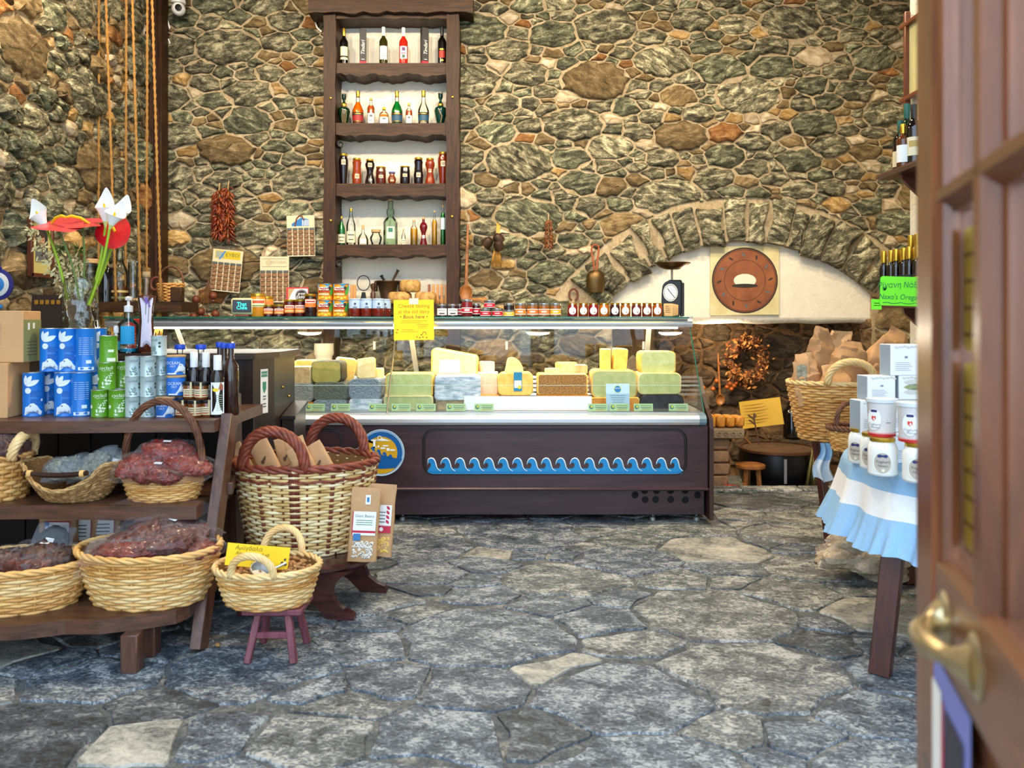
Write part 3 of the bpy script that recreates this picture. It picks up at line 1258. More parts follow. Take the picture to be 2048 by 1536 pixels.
# ------------------------------------------------------------------ tall bottle shelf in the niche
bs = thing('bottle_shelf', 'tall rustic dark timber shelf of bottles set in the stone wall', 'shelf', (-.96, 6.5, 0))
YS0, YS1 = 6.50, 6.79
def sx_(px, Y=6.52):
    return (px - 1024) * Y / F
for a, b in ((649, 673), (893, 919)):
    m = at(bs)
    x0, x1 = sx_(a), sx_(b)
    rr = random.Random(a)
    pts = []
    for i in range(26):
        z = .9 + 3.0 * i / 25
        pts.append((x0 + rr.uniform(-.006, .006), z))
    pts2 = [(x1 + rr.uniform(-.006, .006), .9 + 3.0 * i / 25) for i in range(25, -1, -1)]
    m.prism(pts + pts2, YS0 - .02, YS1 - .06, axis='y')
    part('upright', m, WD, bs, False)
def zpx(py, Y=6.5):
    return H - (py - 640) * Y / F
m = at(bs)
rr = random.Random(3)
xx = np.linspace(sx_(621), sx_(947), 22)
m.prism([(x, zpx(30) + rr.uniform(-.012, .012)) for x in xx] + [(x, zpx(-2) + rr.uniform(-.012, .012)) for x in xx[::-1]], YS0 - .06, YS0 + .14, axis='y')
part('top_beam', m, WDX, bs, False)
m = at(bs)
xx = np.linspace(sx_(660), sx_(908), 22)
m.prism([(x, zpx(37) + rr.uniform(-.006, .006)) for x in xx] + [(x, zpx(26)) for x in xx[::-1]], YS0, YS1 - .02, axis='y')
part('header', m, WDX, bs, False)
SHZ = []
for top, bot in ((126, 149), (246, 270), (367, 391), (489, 511), (608, 628)):
    m = at(bs)
    xx = np.linspace(sx_(672), sx_(894), 24)
    zt = zpx(top)
    SHZ.append(zt)
    lowers = [zpx(bot) + rr.uniform(-.012, .006) + .008 * math.sin(i * .9 + top) for i in range(24)]
    m.prism([(x, z) for x, z in zip(xx, lowers)] + [(x, zt) for x in xx[::-1]], YS0, YS1 + .02, axis='y')
    part('shelf_board', m, WDX, bs, False)
BRASS = mat('brass', rgb(206, 160, 70), .3, .9)
for px, py in ((661, 196), (905, 194), (661, 441), (904, 433)):
    m = at(bs)
    m.ball(W(px, py, 6.475), .011, 10, sc=(1, .5, 1))
    part('brass_knob', m, BRASS, bs)
for px, py in ((679, 289), (676, 527)):
    m = at(bs)
    m.xf = m.xf @ Matrix.Translation(W(px, py, 6.52)) @ Matrix.Rotation(PI / 2, 4, 'X') @ Matrix.Rotation(.5, 4, 'Y')
    m.lathe([(0, -.02), (.03, -.02), (.034, .0), (.026, .03), (.02, .03), (.016, .02), (0, .016)], 12)
    part('spot_lamp', m, BLACK, bs)
# ------------------------------------------------------------------ furniture
RW = wood('rack_wood', rgb(58, 34, 24), rgb(108, 72, 52), .38, 0, 4.0, .55, .12)
RWZ = wood('rack_wood_upright', rgb(58, 34, 26), rgb(110, 74, 58), .38, 2, 4.0, .55, .12)
rk = thing('display_rack', 'stepped dark wooden rack with two shelves of tins and wicker baskets', 'rack', (-1.9, 3.5, 0))
ZT1, ZT2, ZB = .862, .538, .19
rr = random.Random(12)
def wavy_shelf(name, z, th, yf, yb, x0, x1):
    m = at(rk)
    n = 16
    fr = [(x0 + (x1 - x0) * i / n, yf - .02 * math.sin(i * .7 + z * 9) * .5 + (-.05 * (1 - i / n) if z > .7 else 0)) for i in range(n + 1)]
    top = fr + [(x1, yb), (x0, yb)]
    m.prism(top, z - th, z - .004)
    m.prism([(a, b + .004) for a, b in fr] + [(x1, yb), (x0, yb)], z - .004, z)
    part(name, m, RW, rk, False)
wavy_shelf('upper_shelf', ZT1, .05, 3.33, 3.98, -2.75, -1.24)
wavy_shelf('middle_shelf', ZT2, .055, 3.19, 3.75, -2.75, -1.26)
m = at(rk)
m.bar((-1.217, 3.105, 0), (-1.217, 3.45, .868), .045, .085, up=(0, 1, 0))
part('leaning_post', m, RWZ, rk)
m = at(rk)
m.bar((-1.315, 3.80, 0), (-1.315, 3.74, .93), .06, .115, up=(0, 1, 0))
part('rear_post', m, RWZ, rk)
m = at(rk)
m.bar((-1.2, 3.36, .57), (-1.3, 3.74, .57), .05, .05)
part('side_brace', m, RWZ, rk)
m = at(rk)
m.bar((-2.7, 3.105, 0), (-2.7, 3.45, .868), .045, .085, up=(0, 1, 0))
part('leaning_post', m, RWZ, rk)
m = at(rk)
m.bar((-1.25, 3.45, .835), (-1.30, 3.75, .835), .05, .06)
part('shelf_bearer', m, RWZ, rk)
for i in range(9):
    m = at(rk)
    m.box((-2.67 + i * .163, 3.995, .42), (.158, .016, .80), b=.003)
    part('back_board', m, mat('rack_back', rgb(30, 20, 18), .6, var=.2, scale=8), rk)

bn = thing('low_bench', 'low dark wooden bench with a bowed front edge holding two oval wicker baskets', 'bench', (-1.9, 3.1, 0))
m = at(bn)
fr = [(-2.75, 2.86), (-2.3, 2.83), (-1.9, 2.835), (-1.75, 2.85), (-1.62, 2.90), (-1.5, 2.90), (-1.38, 2.94), (-1.26, 3.0), (-1.235, 3.06), (-1.25, 3.55), (-2.75, 3.55)]
m.prism(fr, ZB - .05, ZB - .006)
m.prism([(-1.9 + (a + 1.9) * .995, b + .006) for a, b in fr], ZB - .006, ZB)
part('seat', m, RW, bn, False)
for x, y in ((-1.386, 2.92), (-1.385, 3.06), (-2.5, 2.92), (-2.5, 3.4)):
    m = at(bn)
    m.box((x, y, (ZB - .05) / 2), (.062, .06, ZB - .05), b=.004)
    part('leg', m, RWZ, bn)

# till desk behind the rack
DK = wood('till_wood', rgb(26, 18, 16), rgb(54, 40, 34), .3, 2, 3.0, .6, .08)
td = thing('till_desk', 'dark varnished till desk with a chamfered corner behind the tins', 'desk', (-1.8, 4.3, 0))
ZD = 1.115
m = at(td)
out = [(-2.5, 4.0), (-1.295, 4.0), (-1.236, 4.16), (-1.236, 4.55), (-2.5, 4.55)]
m.prism(out, 0, ZD - .03)
part('carcass', m, DK, td, False)
m = at(td)
m.prism([(-2.52, 3.97), (-1.275, 3.97), (-1.205, 4.15), (-1.205, 4.57), (-2.52, 4.57)], ZD - .03, ZD)
part('top', m, wood('till_top_wood', rgb(38, 26, 20), rgb(78, 58, 44), .3, 0, 3.0, .6, .08), td, False)
m = at(td)
for x, y, z in ((-1.232, 4.3, .92), (-1.232, 4.42, .86)):
    m.ball((x, y, z), .008, 8)
part('screw_heads', m, BRASS, td)
nb = thing('wall_notice', 'narrow white notice with a green shield on the chamfered desk corner', 'notice', (-1.25, 4.09, .93))
m = MB()
d = Vector((.059, .16, 0)).normalized()
f0 = flat((-.0165, -.008, 0), d, (0, 0, 1), .003)
m.shape(rect(-.03, -.125, .03, .1), f0, 0)
f1 = flat((-.0165, -.008, 0), d, (0, 0, 1), .0045)
m.shape(rect(-.024, .06, .024, .088), f1, 1)
m.shape([(-.014, .035), (.014, .035), (.014, 0), (0, -.025), (-.014, 0)], f1, 1)
f2 = flat((-.0165, -.008, 0), d, (0, 0, 1), .0055)
write(m, 'NOTICE', .014, (0, .074), f2, 2)
for i, z in enumerate((-.042, -.056, -.08, -.094)):
    m.shape(rect(-.012, z, .012, z + .006), f1, 3)
ob = link('card', m.make('card', [PAPER, mat('notice_green', rgb(60, 140, 110), .6), PAPER, mat('grey_ink', rgb(96, 104, 104), .7)], False), nb)
bx = thing('side_box', 'small dark wooden box with a sloping lid beside the till desk', 'box', (-1.18, 4.4, 0))
m = at(bx)
m.prism([(4.28, 0), (4.28, .745), (4.52, .80), (4.52, 0)], -1.23, -1.165, axis='x')
part('body', m, DK, bx, False)
m = at(bx)
m.prism([(4.265, .75), (4.265, .768), (4.53, .825), (4.53, .807)], -1.232, -1.155, axis='x')
part('lid', m, DK, bx, False)

# round-topped low table under the great basket
lt = thing('low_round_table', 'low round dark wooden table with curved slab legs under the largest basket', 'table', (-.95, 3.73, 0))
m = at(lt)
m.lathe([(0, .205), (.37, .205), (.388, .212), (.39, .228), (.38, .238), (0, .238)], 44, (-.95, 3.73, 0))
LW = wood('round_table_wood', rgb(44, 22, 18), rgb(88, 46, 38), .25, 0, 4.0, .6, .05)
part('top', m, LW, lt, True, 30)
def slab(cx, cy, hw):
    m = at(lt)
    right = [(hw * .95, .205), (hw * .80, .185), (hw * .66, .15), (hw * .62, .115), (hw * .68, .075), (hw * .82, .045), (hw * .97, .03), (hw, .018), (hw, 0)]
    foot = [(hw * .55, 0), (hw * .34, .055), (hw * .16, .085), (0, .095)]
    half = right + foot
    pts = half + [(-a, b) for a, b in half[-2::-1]]
    m.xf = m.xf @ Matrix.Translation((cx, cy, 0)) @ Matrix.Rotation(-.12, 4, 'Z')
    m.prism(pts[::-1], -.017, .017, axis='y')
    part('leg', m, LW, lt, False)
slab(-.93, 3.45, .262)
slab(-.86, 3.80, .275)

# little stool with splayed legs
PK = wood('stool_wood', rgb(92, 44, 52), rgb(138, 78, 88), .5, 2, 4.0, .4, .1)
st = thing('small_stool', 'small maroon wooden stool under the basket of almonds', 'stool', (-.90, 3.08, 0))
m = at(st)
m.box((-.90, 3.08, .185), (.225, .185, .022), b=.004)
part('seat', m, PK, st)
for sx, sy in ((-1, -1), (1, -1), (-1, 1), (1, 1)):
    m = at(st)
    m.bar((-.90 + sx * .087, 3.08 + sy * .098, 0), (-.90 + sx * .055, 3.08 + sy * .06, .178), .026, .026, up=(0, 1, 0))
    part('leg', m, PK, st)
for sy, z in ((-1, .098), (1, .125)):
    m = at(st)
    m.box((-.90, 3.08 + sy * (.098 - .038 * z / .178), z), (.125, .016, .024), b=.003)
    part('stretcher', m, PK, st)

# half-round table against the white wall, with a gathered cloth
HT = wood('cloth_table_wood', rgb(52, 22, 16), rgb(96, 48, 34), .35, 2, 3.0, .55, .05)
TX, TY, TR, TZ = 1.99, 3.1, .645, .715
ht = thing('half_round_table', 'half-round table with a square tapering dark red leg under the blue and white cloth', 'table', (TX, TY, 0))
m = at(ht)
arc = [(TX + TR * math.cos(t), TY + TR * math.sin(t)) for t in np.linspace(PI / 2, 3 * PI / 2, 28)]
m.prism(arc, TZ - .03, TZ)
part('tabletop', m, HT, ht, False)
for x, y, dx in ((1.335, 2.9, .085), (1.92, 2.56, .01), (1.93, 3.6, .01)):
    m = at(ht)
    m.bar((x, y, 0), (x + dx, y + .02, TZ - .03), .072, .072, up=(math.sin(.6), math.cos(.6), 0))
    part('leg', m, HT, ht)
CB = mat('pale_blue_linen', rgb(150, 190, 226), .85, var=.06, scale=160, bump=.25, bscale=240, spec=.2)
CWH = mat('white_linen', rgb(238, 238, 238), .85, var=.03, scale=160, bump=.25, bscale=240, spec=.2)
cl = thing('tablecloth', 'pale blue and white striped cloth with a gathered hem on the half-round table', 'tablecloth', (TX, TY, 0))
cr = random.Random(2)
ph = [cr.uniform(0, 6) for _ in range(6)]
def cloth_r(a, t):
    fold = math.sin(a * 17 + ph[0]) * .6 + math.sin(a * 29 + ph[1]) * .4
    gath = math.sin(a * 62 + ph[2]) * .5 + math.sin(a * 87 + ph[3]) * .5
    ruff = max(0, (t - .56) / .44)
    return TR + .012 + .065 * t ** 1.3 + .022 * min(1, t * 1.5) * fold + .014 * ruff * gath + .018 * ruff
ZH = .435
def cloth(name, t0, t1, m_, nv, lift=0.0):
    m = at(cl)
    def fn(u, v):
        a = PI / 2 + PI * u
        t = t0 + (t1 - t0) * v
        r = cloth_r(a, t) + lift
        z = TZ + .012 - (TZ - ZH) * t - (.006 * math.sin(a * 17 + ph[0] + 1) * t)
        if t < .1:
            r = TR + .012 * (t / .1)
            z = TZ + .012 - .012 * (t / .1) ** 2
        return (min(TX + r * math.cos(a), 1.994), TY + r * math.sin(a), z)
    m.grid(fn, 300, nv)
    part(name, m, m_, cl)
m = at(cl)
m.prism([(TX + TR * math.cos(t), TY + TR * math.sin(t)) for t in np.linspace(PI / 2, 3 * PI / 2, 60)], TZ + .004, TZ + .012)
part('cloth_top', m, CB, cl, False)
cloth('blue_edge', 0, .24, CB, 8)
cloth('white_band', .24, .57, CWH, 8)
cloth('gathered_hem', .57, 1.0, CB, 12)

# ------------------------------------------------------------------ the open door in the foreground
DW = wood('door_wood', rgb(84, 46, 28), rgb(150, 88, 54), .26, 2, 2.5, .6, .05)
DWX = wood('door_rail_wood', rgb(80, 46, 30), rgb(138, 86, 56), .26, 0, 2.5, .6, .05)
dr = bpy.data.objects.new('door_1', None)
COL.objects.link(dr)
dr['kind'] = 'structure'
dr.location = (.553, 1.05, 0)
dr.rotation_euler = (0, 0, math.atan2(-.958, -.288))     # +x runs from the closing edge to the hinge
# local: x along the leaf, -y towards the side the photograph sees, z up
def lp(s, p, z):
    return (s, -p, z)
def dpart(name, fn, mt_, smooth=False, auto=35):
    m = MB()
    fn(m)
    return part(name, m, mt_, dr, smooth, auto)
def vbar(m, s0, s1, z0, z1, p, bev, back=-.02):
    m.prism([(s0, -back), (s0, -p + bev), (s0 + bev, -p), (s1 - bev, -p), (s1, -p + bev), (s1, -back)], z0, z1)
dpart('stile', lambda m: (vbar(m, 0, .115, .02, 2.3, .022, .012), m.tube([lp(.128, .008, .95), lp(.128, .008, 2.25)], .012, 8)), DW)
dpart('stile', lambda m: vbar(m, .80, .92, .02, 2.3, .022, .012), DW)
for z0, z1 in ((.88, 1.005), (2.2, 2.3), (.02, .2)):
    dpart('rail', lambda m: m.box((.46, .0, (z0 + z1) / 2), (.70, .042, z1 - z0), b=.01), DWX)
for z in (1.425, 1.85):
    dpart('glazing_bar', lambda m: m.prism([(.014, z - .018), (-.004, z - .02), (-.02, z - .006), (-.02, z + .006), (-.004, z + .02), (.014, z + .018)], .115, .80, axis='x'), DWX)
for s in (.295, .52, .7):
    dpart('glazing_bar', lambda m: (m.prism([(s - .034, .014), (s - .034, -.002), (s - .022, -.004), (s - .012, -.02), (s + .012, -.02), (s + .022, -.004), (s + .034, -.002), (s + .034, .014)], 1.0, 2.2)), DW)
dpart('panel', lambda m: (m.box((.46, 0.004, .54), (.70, .02, .70), b=.004), m.box((.46, -.006, .54), (.58, .02, .58), b=.009)), DWX)
for a, b in ((.115, .27), (.32, .50), (.54, .68), (.72, .80)):
    for z0, z1 in ((1.005, 1.408), (1.442, 1.832), (1.868, 2.2)):
        m = MB()
        k = m.addv([lp(a, -.002, z0), lp(b, -.002, z0), lp(b, -.002, z1), lp(a, -.002, z1)])
        m.face([k, k + 1, k + 2, k + 3])
        part('pane', m, GL, dr, False)
PEW = mat('worn_pewter', rgb(176, 160, 126), .28, .85, var=.3, scale=22, col2=rgb(216, 196, 150))
hd = MB()
hz = .945
path, rad = [], []
for i in range(25):
    t = i / 24
    s = .168 + .128 * t - .012 * math.sin(PI * t)
    p = .018 + .036 * math.sin(PI * t) ** .62
    path.append(lp(s, p, hz - .004 * math.sin(PI * t)))
    rad.append(.0085 + .004 * math.sin(PI * t) + .017 * (max(0, 1 - t / .16) ** 2 + max(0, 1 - (1 - t) / .16) ** 2))
hd.tube(path, rad, 14)
for s in (.168, .296):
    hd.xf = Matrix.Translation(lp(s, .02, hz)) @ Matrix.Rotation(PI / 2, 4, 'X')
    hd.lathe([(.03, -.004), (.032, .002), (.024, .006), (0, .008)], 20)
    hd.xf = None
part('handle', hd, PEW, dr)
ps = MB()
pf = lambda o: (lambda a, b: lp(a, .018 + o, b))
ps.shape(rect(.015, .55, .275, .885), pf(.0022), 0)
ps.shape(rect(.022, .55, .15, .855, 4), pf(.0034), 1)
ps.shape(rect(.17, .55, .25, .845), pf(.0034), 2)
ps.shape([(.145, .55), (.158, .85), (.164, .85), (.178, .55)], pf(.0042), 3)
for i in range(5):
    ps.shape(rect(.05, .61 + i * .03, .12 - i * .006, .618 + i * .03), pf(.0042), 4)
ps.tube([pf(.0044)(.205 + .02 * math.cos(t), .64 + .03 * math.sin(t)) for t in np.linspace(0, 5, 14)], .004, 4, m=1)
ps.tube([pf(.0044)(.225, .69), pf(.0044)(.20, .60), pf(.0044)(.235, .57)], .004, 4, m=1)
ps.shape(oval(.05, .66, .006, .03), pf(.0044), 3)
part('poster', ps, [mat('lavender_card', rgb(126, 132, 204), .5), PAPER, mat('charcoal_card', rgb(48, 48, 62), .5), mat('red_card', rgb(206, 44, 64), .5), mat('grey_ink', rgb(96, 104, 104), .7)], dr, False)
YP = mat('yellow_paper', rgb(255, 232, 112), .7, var=.04, scale=30)
INK = mat('dark_ink', rgb(40, 34, 30), .7)
for z0, z1 in ((1.245, 1.385), (1.02, 1.232)):
    m = MB()
    m.shape(squircle(.20, (z0 + z1) / 2, .15, z1 - z0, .02), lambda a, b: lp(a, -.006, b), 0)
    for i in range(int((z1 - z0) / .03)):
        m.shape(rect(.14, z1 - .03 - i * .03, .26, z1 - .033 - i * .03), lambda a, b: lp(a, -.0045, b), 1)
    part('yellow_note', m, [YP, INK], dr, False)
# ------------------------------------------------------------------ wicker
WK = [mat('wicker_honey', rgb(212, 158, 86), .5, var=.22, scale=14, col2=rgb(236, 192, 122), spec=.4),
      mat('wicker_gold', rgb(190, 130, 62), .5, var=.2, scale=14, col2=rgb(222, 170, 98), spec=.4),
      mat('wicker_pale', rgb(222, 180, 116), .5, var=.2, scale=14, col2=rgb(244, 214, 156), spec=.4)]
WKB = [mat('peeled_cane', rgb(206, 172, 104), .5, var=.2, scale=12, col2=rgb(248, 228, 172), spec=.4),
       mat('peeled_cane_dark', rgb(180, 142, 78), .5, var=.2, scale=12, col2=rgb(232, 200, 136), spec=.4),
       mat('peeled_cane_pale', rgb(226, 198, 138), .5, var=.2, scale=12, col2=rgb(252, 240, 198), spec=.4)]
WKR = mat('red_willow', rgb(96, 38, 26), .45, var=.3, scale=30, col2=rgb(150, 74, 52), spec=.45)
WKD = mat('brown_willow', rgb(74, 42, 26), .5, var=.3, scale=30, col2=rgb(122, 78, 52), spec=.4)
WKS = [mat('seagrass', rgb(140, 102, 58), .7, var=.3, scale=60, col2=rgb(206, 168, 112), spec=.3),
       mat('seagrass_dark', rgb(112, 78, 42), .7, var=.3, scale=60, col2=rgb(178, 138, 88), spec=.3)]
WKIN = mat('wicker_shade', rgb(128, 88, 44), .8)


def bprof(t, p=.75):
    return t ** p


def weave(t, rx, ry, bx, by, h, rows, stakes, mats, seed, dip=None, p=.75, thick=.58):
    """over-and-under weave of whole strands; dip(angle) lowers the rim"""
    R = random.Random(seed)
    m = MB()
    sr = h / rows * thick
    amp = sr * .85
    n = stakes * 2
    for k in range(rows):
        t0 = (k + .5) / rows
        mi = R.randrange(len(mats))
        pts = []
        jit = R.uniform(-.15, .15) * sr
        for i in range(n):
            a = 2 * PI * i / n
            hh = h * (dip(a) if dip else 1)
            q = bprof(t0, p)
            off = amp * math.cos(PI * i / 2 + PI * (k % 2)) if i % 2 == 0 else 0
            z = hh * t0 + jit + R.uniform(-.12, .12) * sr
            pts.append(((bx + (rx - bx) * q + off) * math.cos(a), (by + (ry - by) * q + off) * math.sin(a), z))
        m.tube(pts, sr, 5, True, mi)
    part('weave', m, mats, t, True, None, stuff=True)
    m = MB()
    for i in range(stakes):
        a = 2 * PI * (i) / stakes
        hh = h * (dip(a) if dip else 1)
        pts = []
        for j in range(7):
            q = bprof(j / 6, p)
            pts.append(((bx + (rx - bx) * q) * math.cos(a), (by + (ry - by) * q) * math.sin(a), hh * j / 6))
        m.tube(pts, sr * .62, 5)
    return m, sr


def ring_pts(rx, ry, z, n, dip=None, h=0):
    return [(rx * math.cos(2 * PI * i / n), ry * math.sin(2 * PI * i / n), (z if not dip else z - h + h * dip(2 * PI * i / n))) for i in range(n)]


def twist(m, path, r, strands, turns, sr, closed=False, mi=0):
    """rope of strands wound round a path"""
    P = [Vector(p) for p in path]
    n = len(P)
    frames = []
    up = Vector((0, 0, 1))
    ref = None
    for i in range(n):
        tg = (P[(i + 1) % n] - P[i - 1]) if closed else (P[min(i + 1, n - 1)] - P[max(i - 1, 0)])
        tg.normalize()
        if ref is None:
            ref = up if abs(tg.z) < .8 else Vector((0, 1, 0))
        x = (ref - tg * ref.dot(tg)).normalized()
        ref = x
        frames.append((x, tg.cross(x)))
    for s in range(strands):
        pts = []
        for i in range(n):
            a = 2 * PI * (s / strands + turns * i / (n if closed else n - 1))
            x, y = frames[i]
            pts.append(P[i] + x * r * math.cos(a) + y * r * math.sin(a))
        m.tube(pts, sr, 5, closed, mi)


def basket(name, label, loc, rot, rx, ry, bx, by, h, rows, stakes, mats, seed, rim=None, rim_r=.011, handles=(), bands=False, dip=None, p=.75, floor_z=None, group=None, cat='basket'):
    t = thing(name, label, cat, loc, rot, group)
    m, sr = weave(t, rx, ry, bx, by, h, rows, stakes, mats, seed, dip, p)
    part('stakes', m, [WKR if bands else mats[0]], t, True, None, stuff=True)
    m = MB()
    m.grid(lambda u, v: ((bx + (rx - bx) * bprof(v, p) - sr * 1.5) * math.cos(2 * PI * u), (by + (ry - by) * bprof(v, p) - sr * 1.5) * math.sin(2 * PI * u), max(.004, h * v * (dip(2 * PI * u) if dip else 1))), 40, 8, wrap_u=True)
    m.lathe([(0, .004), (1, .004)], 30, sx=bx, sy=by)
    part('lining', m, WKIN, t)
    m = MB()
    twist(m, ring_pts(rx, ry, h, 84, dip, h), rim_r * .62, 3, 10, rim_r * .62, True)
    part('rim', m, rim or mats[0], t, True, None)
    for (p0, p1, hh, hr, hm, lean) in handles:
        m = MB()
        p0, p1 = Vector(p0), Vector(p1)
        mid = (p0 + p1) / 2
        pth = []
        for i in range(31):
            a = PI * i / 30
            q = mid + (p0 - mid) * math.cos(a) + Vector((lean[0] * math.sin(a), lean[1] * math.sin(a), hh * math.sin(a) ** .8))
            pth.append(q)
        twist(m, pth, hr * .6, 6, 2.2, hr * .48)
        part('handle', m, hm, t, True, None)
    if bands:
        # thick red ribs that show through the cane, and a red waling row under the rim
        m = MB()
        for k in range(stakes):
            if k % 3:
                continue
            a0 = 2 * PI * k / stakes
            for j in range(rows):
                if (j + k) % 2 == 0:
                    continue
                q = bprof((j + .5) / rows, p)
                z = h * (j + .5) / rows
                for da in ((-.06, -.035, -.01, .015, .04, .065) if k % 9 == 0 else (-.018, .0, .018)):
                    a = a0 + da
                    q2 = bx + (rx - bx) * q + sr * .95
                    q3 = by + (ry - by) * q + sr * .95
                    m.tube([(q2 * math.cos(a), q3 * math.sin(a), z - sr), (q2 * math.cos(a), q3 * math.sin(a), z + sr)], sr * .5, 4)
        zz = h * .86
        q = bprof(.86, p)
        twist(m, ring_pts(bx + (rx - bx) * q + sr * .7, by + (ry - by) * q + sr * .7, zz, 84), .004, 3, 14, .0045, True)
        part('red_ribs', m, WKR, t, True, None, stuff=True)
    return t


# ------------------------------------------------------------------ bags
def pillow(L, Wd, th, seed, nu=22, nv=16, amp=.15, fr=9.0, lump=0.0, pw=2.6):
    """lumpy closed cushion, long in x, lying flat"""
    m = MB()
    off = Vector((seed * 3.7, seed * 1.3, seed * .7))
    def pt(u, v):
        a = 2 * PI * u
        b = PI * (v - .5)
        cb = abs(math.cos(b)) ** (2 / pw) * (1 if math.cos(b) >= 0 else -1)
        x = cb * math.copysign(abs(math.cos(a)) ** (2 / pw), math.cos(a))
        y = cb * math.copysign(abs(math.sin(a)) ** (2 / pw), math.sin(a))
        z = math.sin(b)
        q = Vector((x * L / 2, y * Wd / 2, z * th / 2))
        nn = noise.noise(q * fr + off) * amp
        if lump:
            d = noise.voronoi(q * (fr * 4) + off)[0][0]
            nn += (.5 - d) * lump
        return q * (1 + nn * .5) + Vector((0, 0, nn * th * .5 * (1 if z > 0 else -.4)))
    m.grid(pt, nu, nv, wrap_u=True)
    return m


def sheet(L, Wd, th, seed, nu=26, nv=16, crk=.012, fr=14.0, over=1.0):
    """two crinkled skins sealed along their edges"""
    m = MB()
    off = Vector((seed * 2.1, seed * 5.3, 0))
    for sg in (1, -1):
        def pt(u, v):
            x, y = (u - .5) * L, (v - .5) * Wd
            e = (max(0, 1 - (2 * abs(u - .5) / over) ** 4)) * (max(0, 1 - (2 * abs(v - .5)) ** 4))
            ed = min(u, 1 - u, v, 1 - v) * 8
            w = crk * min(1, ed + .35)
            base = noise.noise(Vector((x, y, 0)) * 5 + off) * .03
            return Vector((x + noise.noise(Vector((x, y, 3)) * fr + off) * crk * .8, y + noise.noise(Vector((x, y, 7)) * fr + off) * crk * .8,
                           sg * th / 2 * max(e, 0) ** .5 + (noise.noise(Vector((x, y, sg * 2)) * fr + off)) * w + base * (1 - e)))
        m.grid(pt, nu, nv)
    return m


TOM = mat('dried_tomato', rgb(64, 14, 9), .3, var=.5, scale=60, col2=rgb(140, 46, 28), bump=.8, bscale=90, coat=.3)
TOM2 = mat('dried_tomato_dark', rgb(44, 12, 9), .3, var=.5, scale=50, col2=rgb(112, 44, 30), bump=.8, bscale=80, coat=.3)
CHI = mat('dried_chilli', rgb(70, 8, 8), .3, var=.5, scale=90, col2=rgb(164, 56, 40), bump=.8, bscale=90, coat=.3)
FIG = mat('dried_fig', rgb(36, 14, 11), .4, var=.4, scale=40, col2=rgb(96, 52, 36), bump=.8, bscale=60)
HERB = mat('dry_sage', rgb(92, 92, 74), .8, var=.4, scale=60, col2=rgb(184, 180, 156), bump=.9, bscale=60)
FILM = film('clear_film', (.98, .98, .99), .015, (.86, .84, .9), .9, 22)
FILMD = film('blue_grey_film', (.86, .88, .91), .10, (.74, .79, .86), .9, 22)


def pouch(label, loc, rot, L, Wd, th, seed, cmat, lump=.25, fmat=None, over=.86, cat='bag', name='clear_food_bag', group=None):
    t = thing(name, label, cat, loc, rot, group)
    m = pillow(L * over * .93, Wd * .88, th * .92, seed, 60, 30, .3, 22, lump)
    part('contents', m, cmat, t, True, None)
    m = sheet(L, Wd, th * 1.12, seed, 30, 18)
    o = part('film', m, fmat or FILM, t, True, None)
    if seed % 3 == 0:
        s = MB()
        s.shape(rect(-.016, -.008, .016, .008), flat((0, 0, th * .62), (1, 0, 0), (0, 1, .05)))
        part('price_tag', s, PAPER, t)
    return t


KR = mat('kraft_paper', rgb(176, 136, 94), .75, var=.1, scale=18, bump=.3, bscale=30)
KR2 = mat('kraft_paper_warm', rgb(196, 152, 106), .7, var=.1, scale=14, bump=.3, bscale=26)


def kraft(label, loc, rot, w, h, d, seed, mt_=None, crk=.006, prints=None, pm=None, name='kraft_bag', cat='bag', group=None, pinch=False, extra=None):
    """stand-up paper bag: wide foot, flat sealed top; front is -y"""
    t = thing(name, label, cat, loc, rot, group)
    m = MB()
    off = Vector((seed * 1.9, seed * 4.1, 2))
    def th(v):
        return d / 2 * (1 - v) ** .55 * min(1, .75 + v * 3)
    def body(u, v):
        a = 2 * PI * u
        ca, sa = math.cos(a), math.sin(a)
        k = 4.0
        x = math.copysign(abs(ca) ** (2 / k), ca) * w / 2
        y = math.copysign(abs(sa) ** (2 / k), sa) * max(th(v), .0015)
        z = h * v
        if pinch:
            q = max(0, v - .55) / .45
            x *= 1 - .45 * q ** 1.5
            y = math.copysign(abs(sa) ** .5, sa) * (d / 2) * (1 - .88 * q)
        q = Vector((x, y, z))
        if pinch:
            f = lambda w_: abs(noise.noise(q * 9 + w_)) * 1.9 + abs(noise.noise(q * 24 - w_)) * .4 - .6
            return q + Vector((f(off), f(off * 2.3), f(off * 3.1) * .6)) * crk * 1.25
        return q + Vector((noise.noise(q * 22 + off), noise.noise(q * 22 - off), noise.noise(q * 15 + off * 2))) * crk
    m.grid(body, 32, 18 if crk < .008 else 30, wrap_u=True)
    k = m.addv([body(i / 32, 0) for i in range(32)])
    m.face([k + i for i in range(32)][::-1])
    part('paper', m, mt_ or KR, t, True, 50 if crk < .008 else 18)
    if prints:
        pm_ = MB()
        fn = lambda a, b: (a, -max(th(b / h), .002) - .0035 - crk * .8, b)
        prints(pm_, fn)
        part('printed_label', pm_, pm, t, False)
    if extra:
        extra(t, th)
    return t


# ------------------------------------------------------------------ baskets on the rack and the bench
def bx_(px, Y):
    return (px - 1024) * Y / F


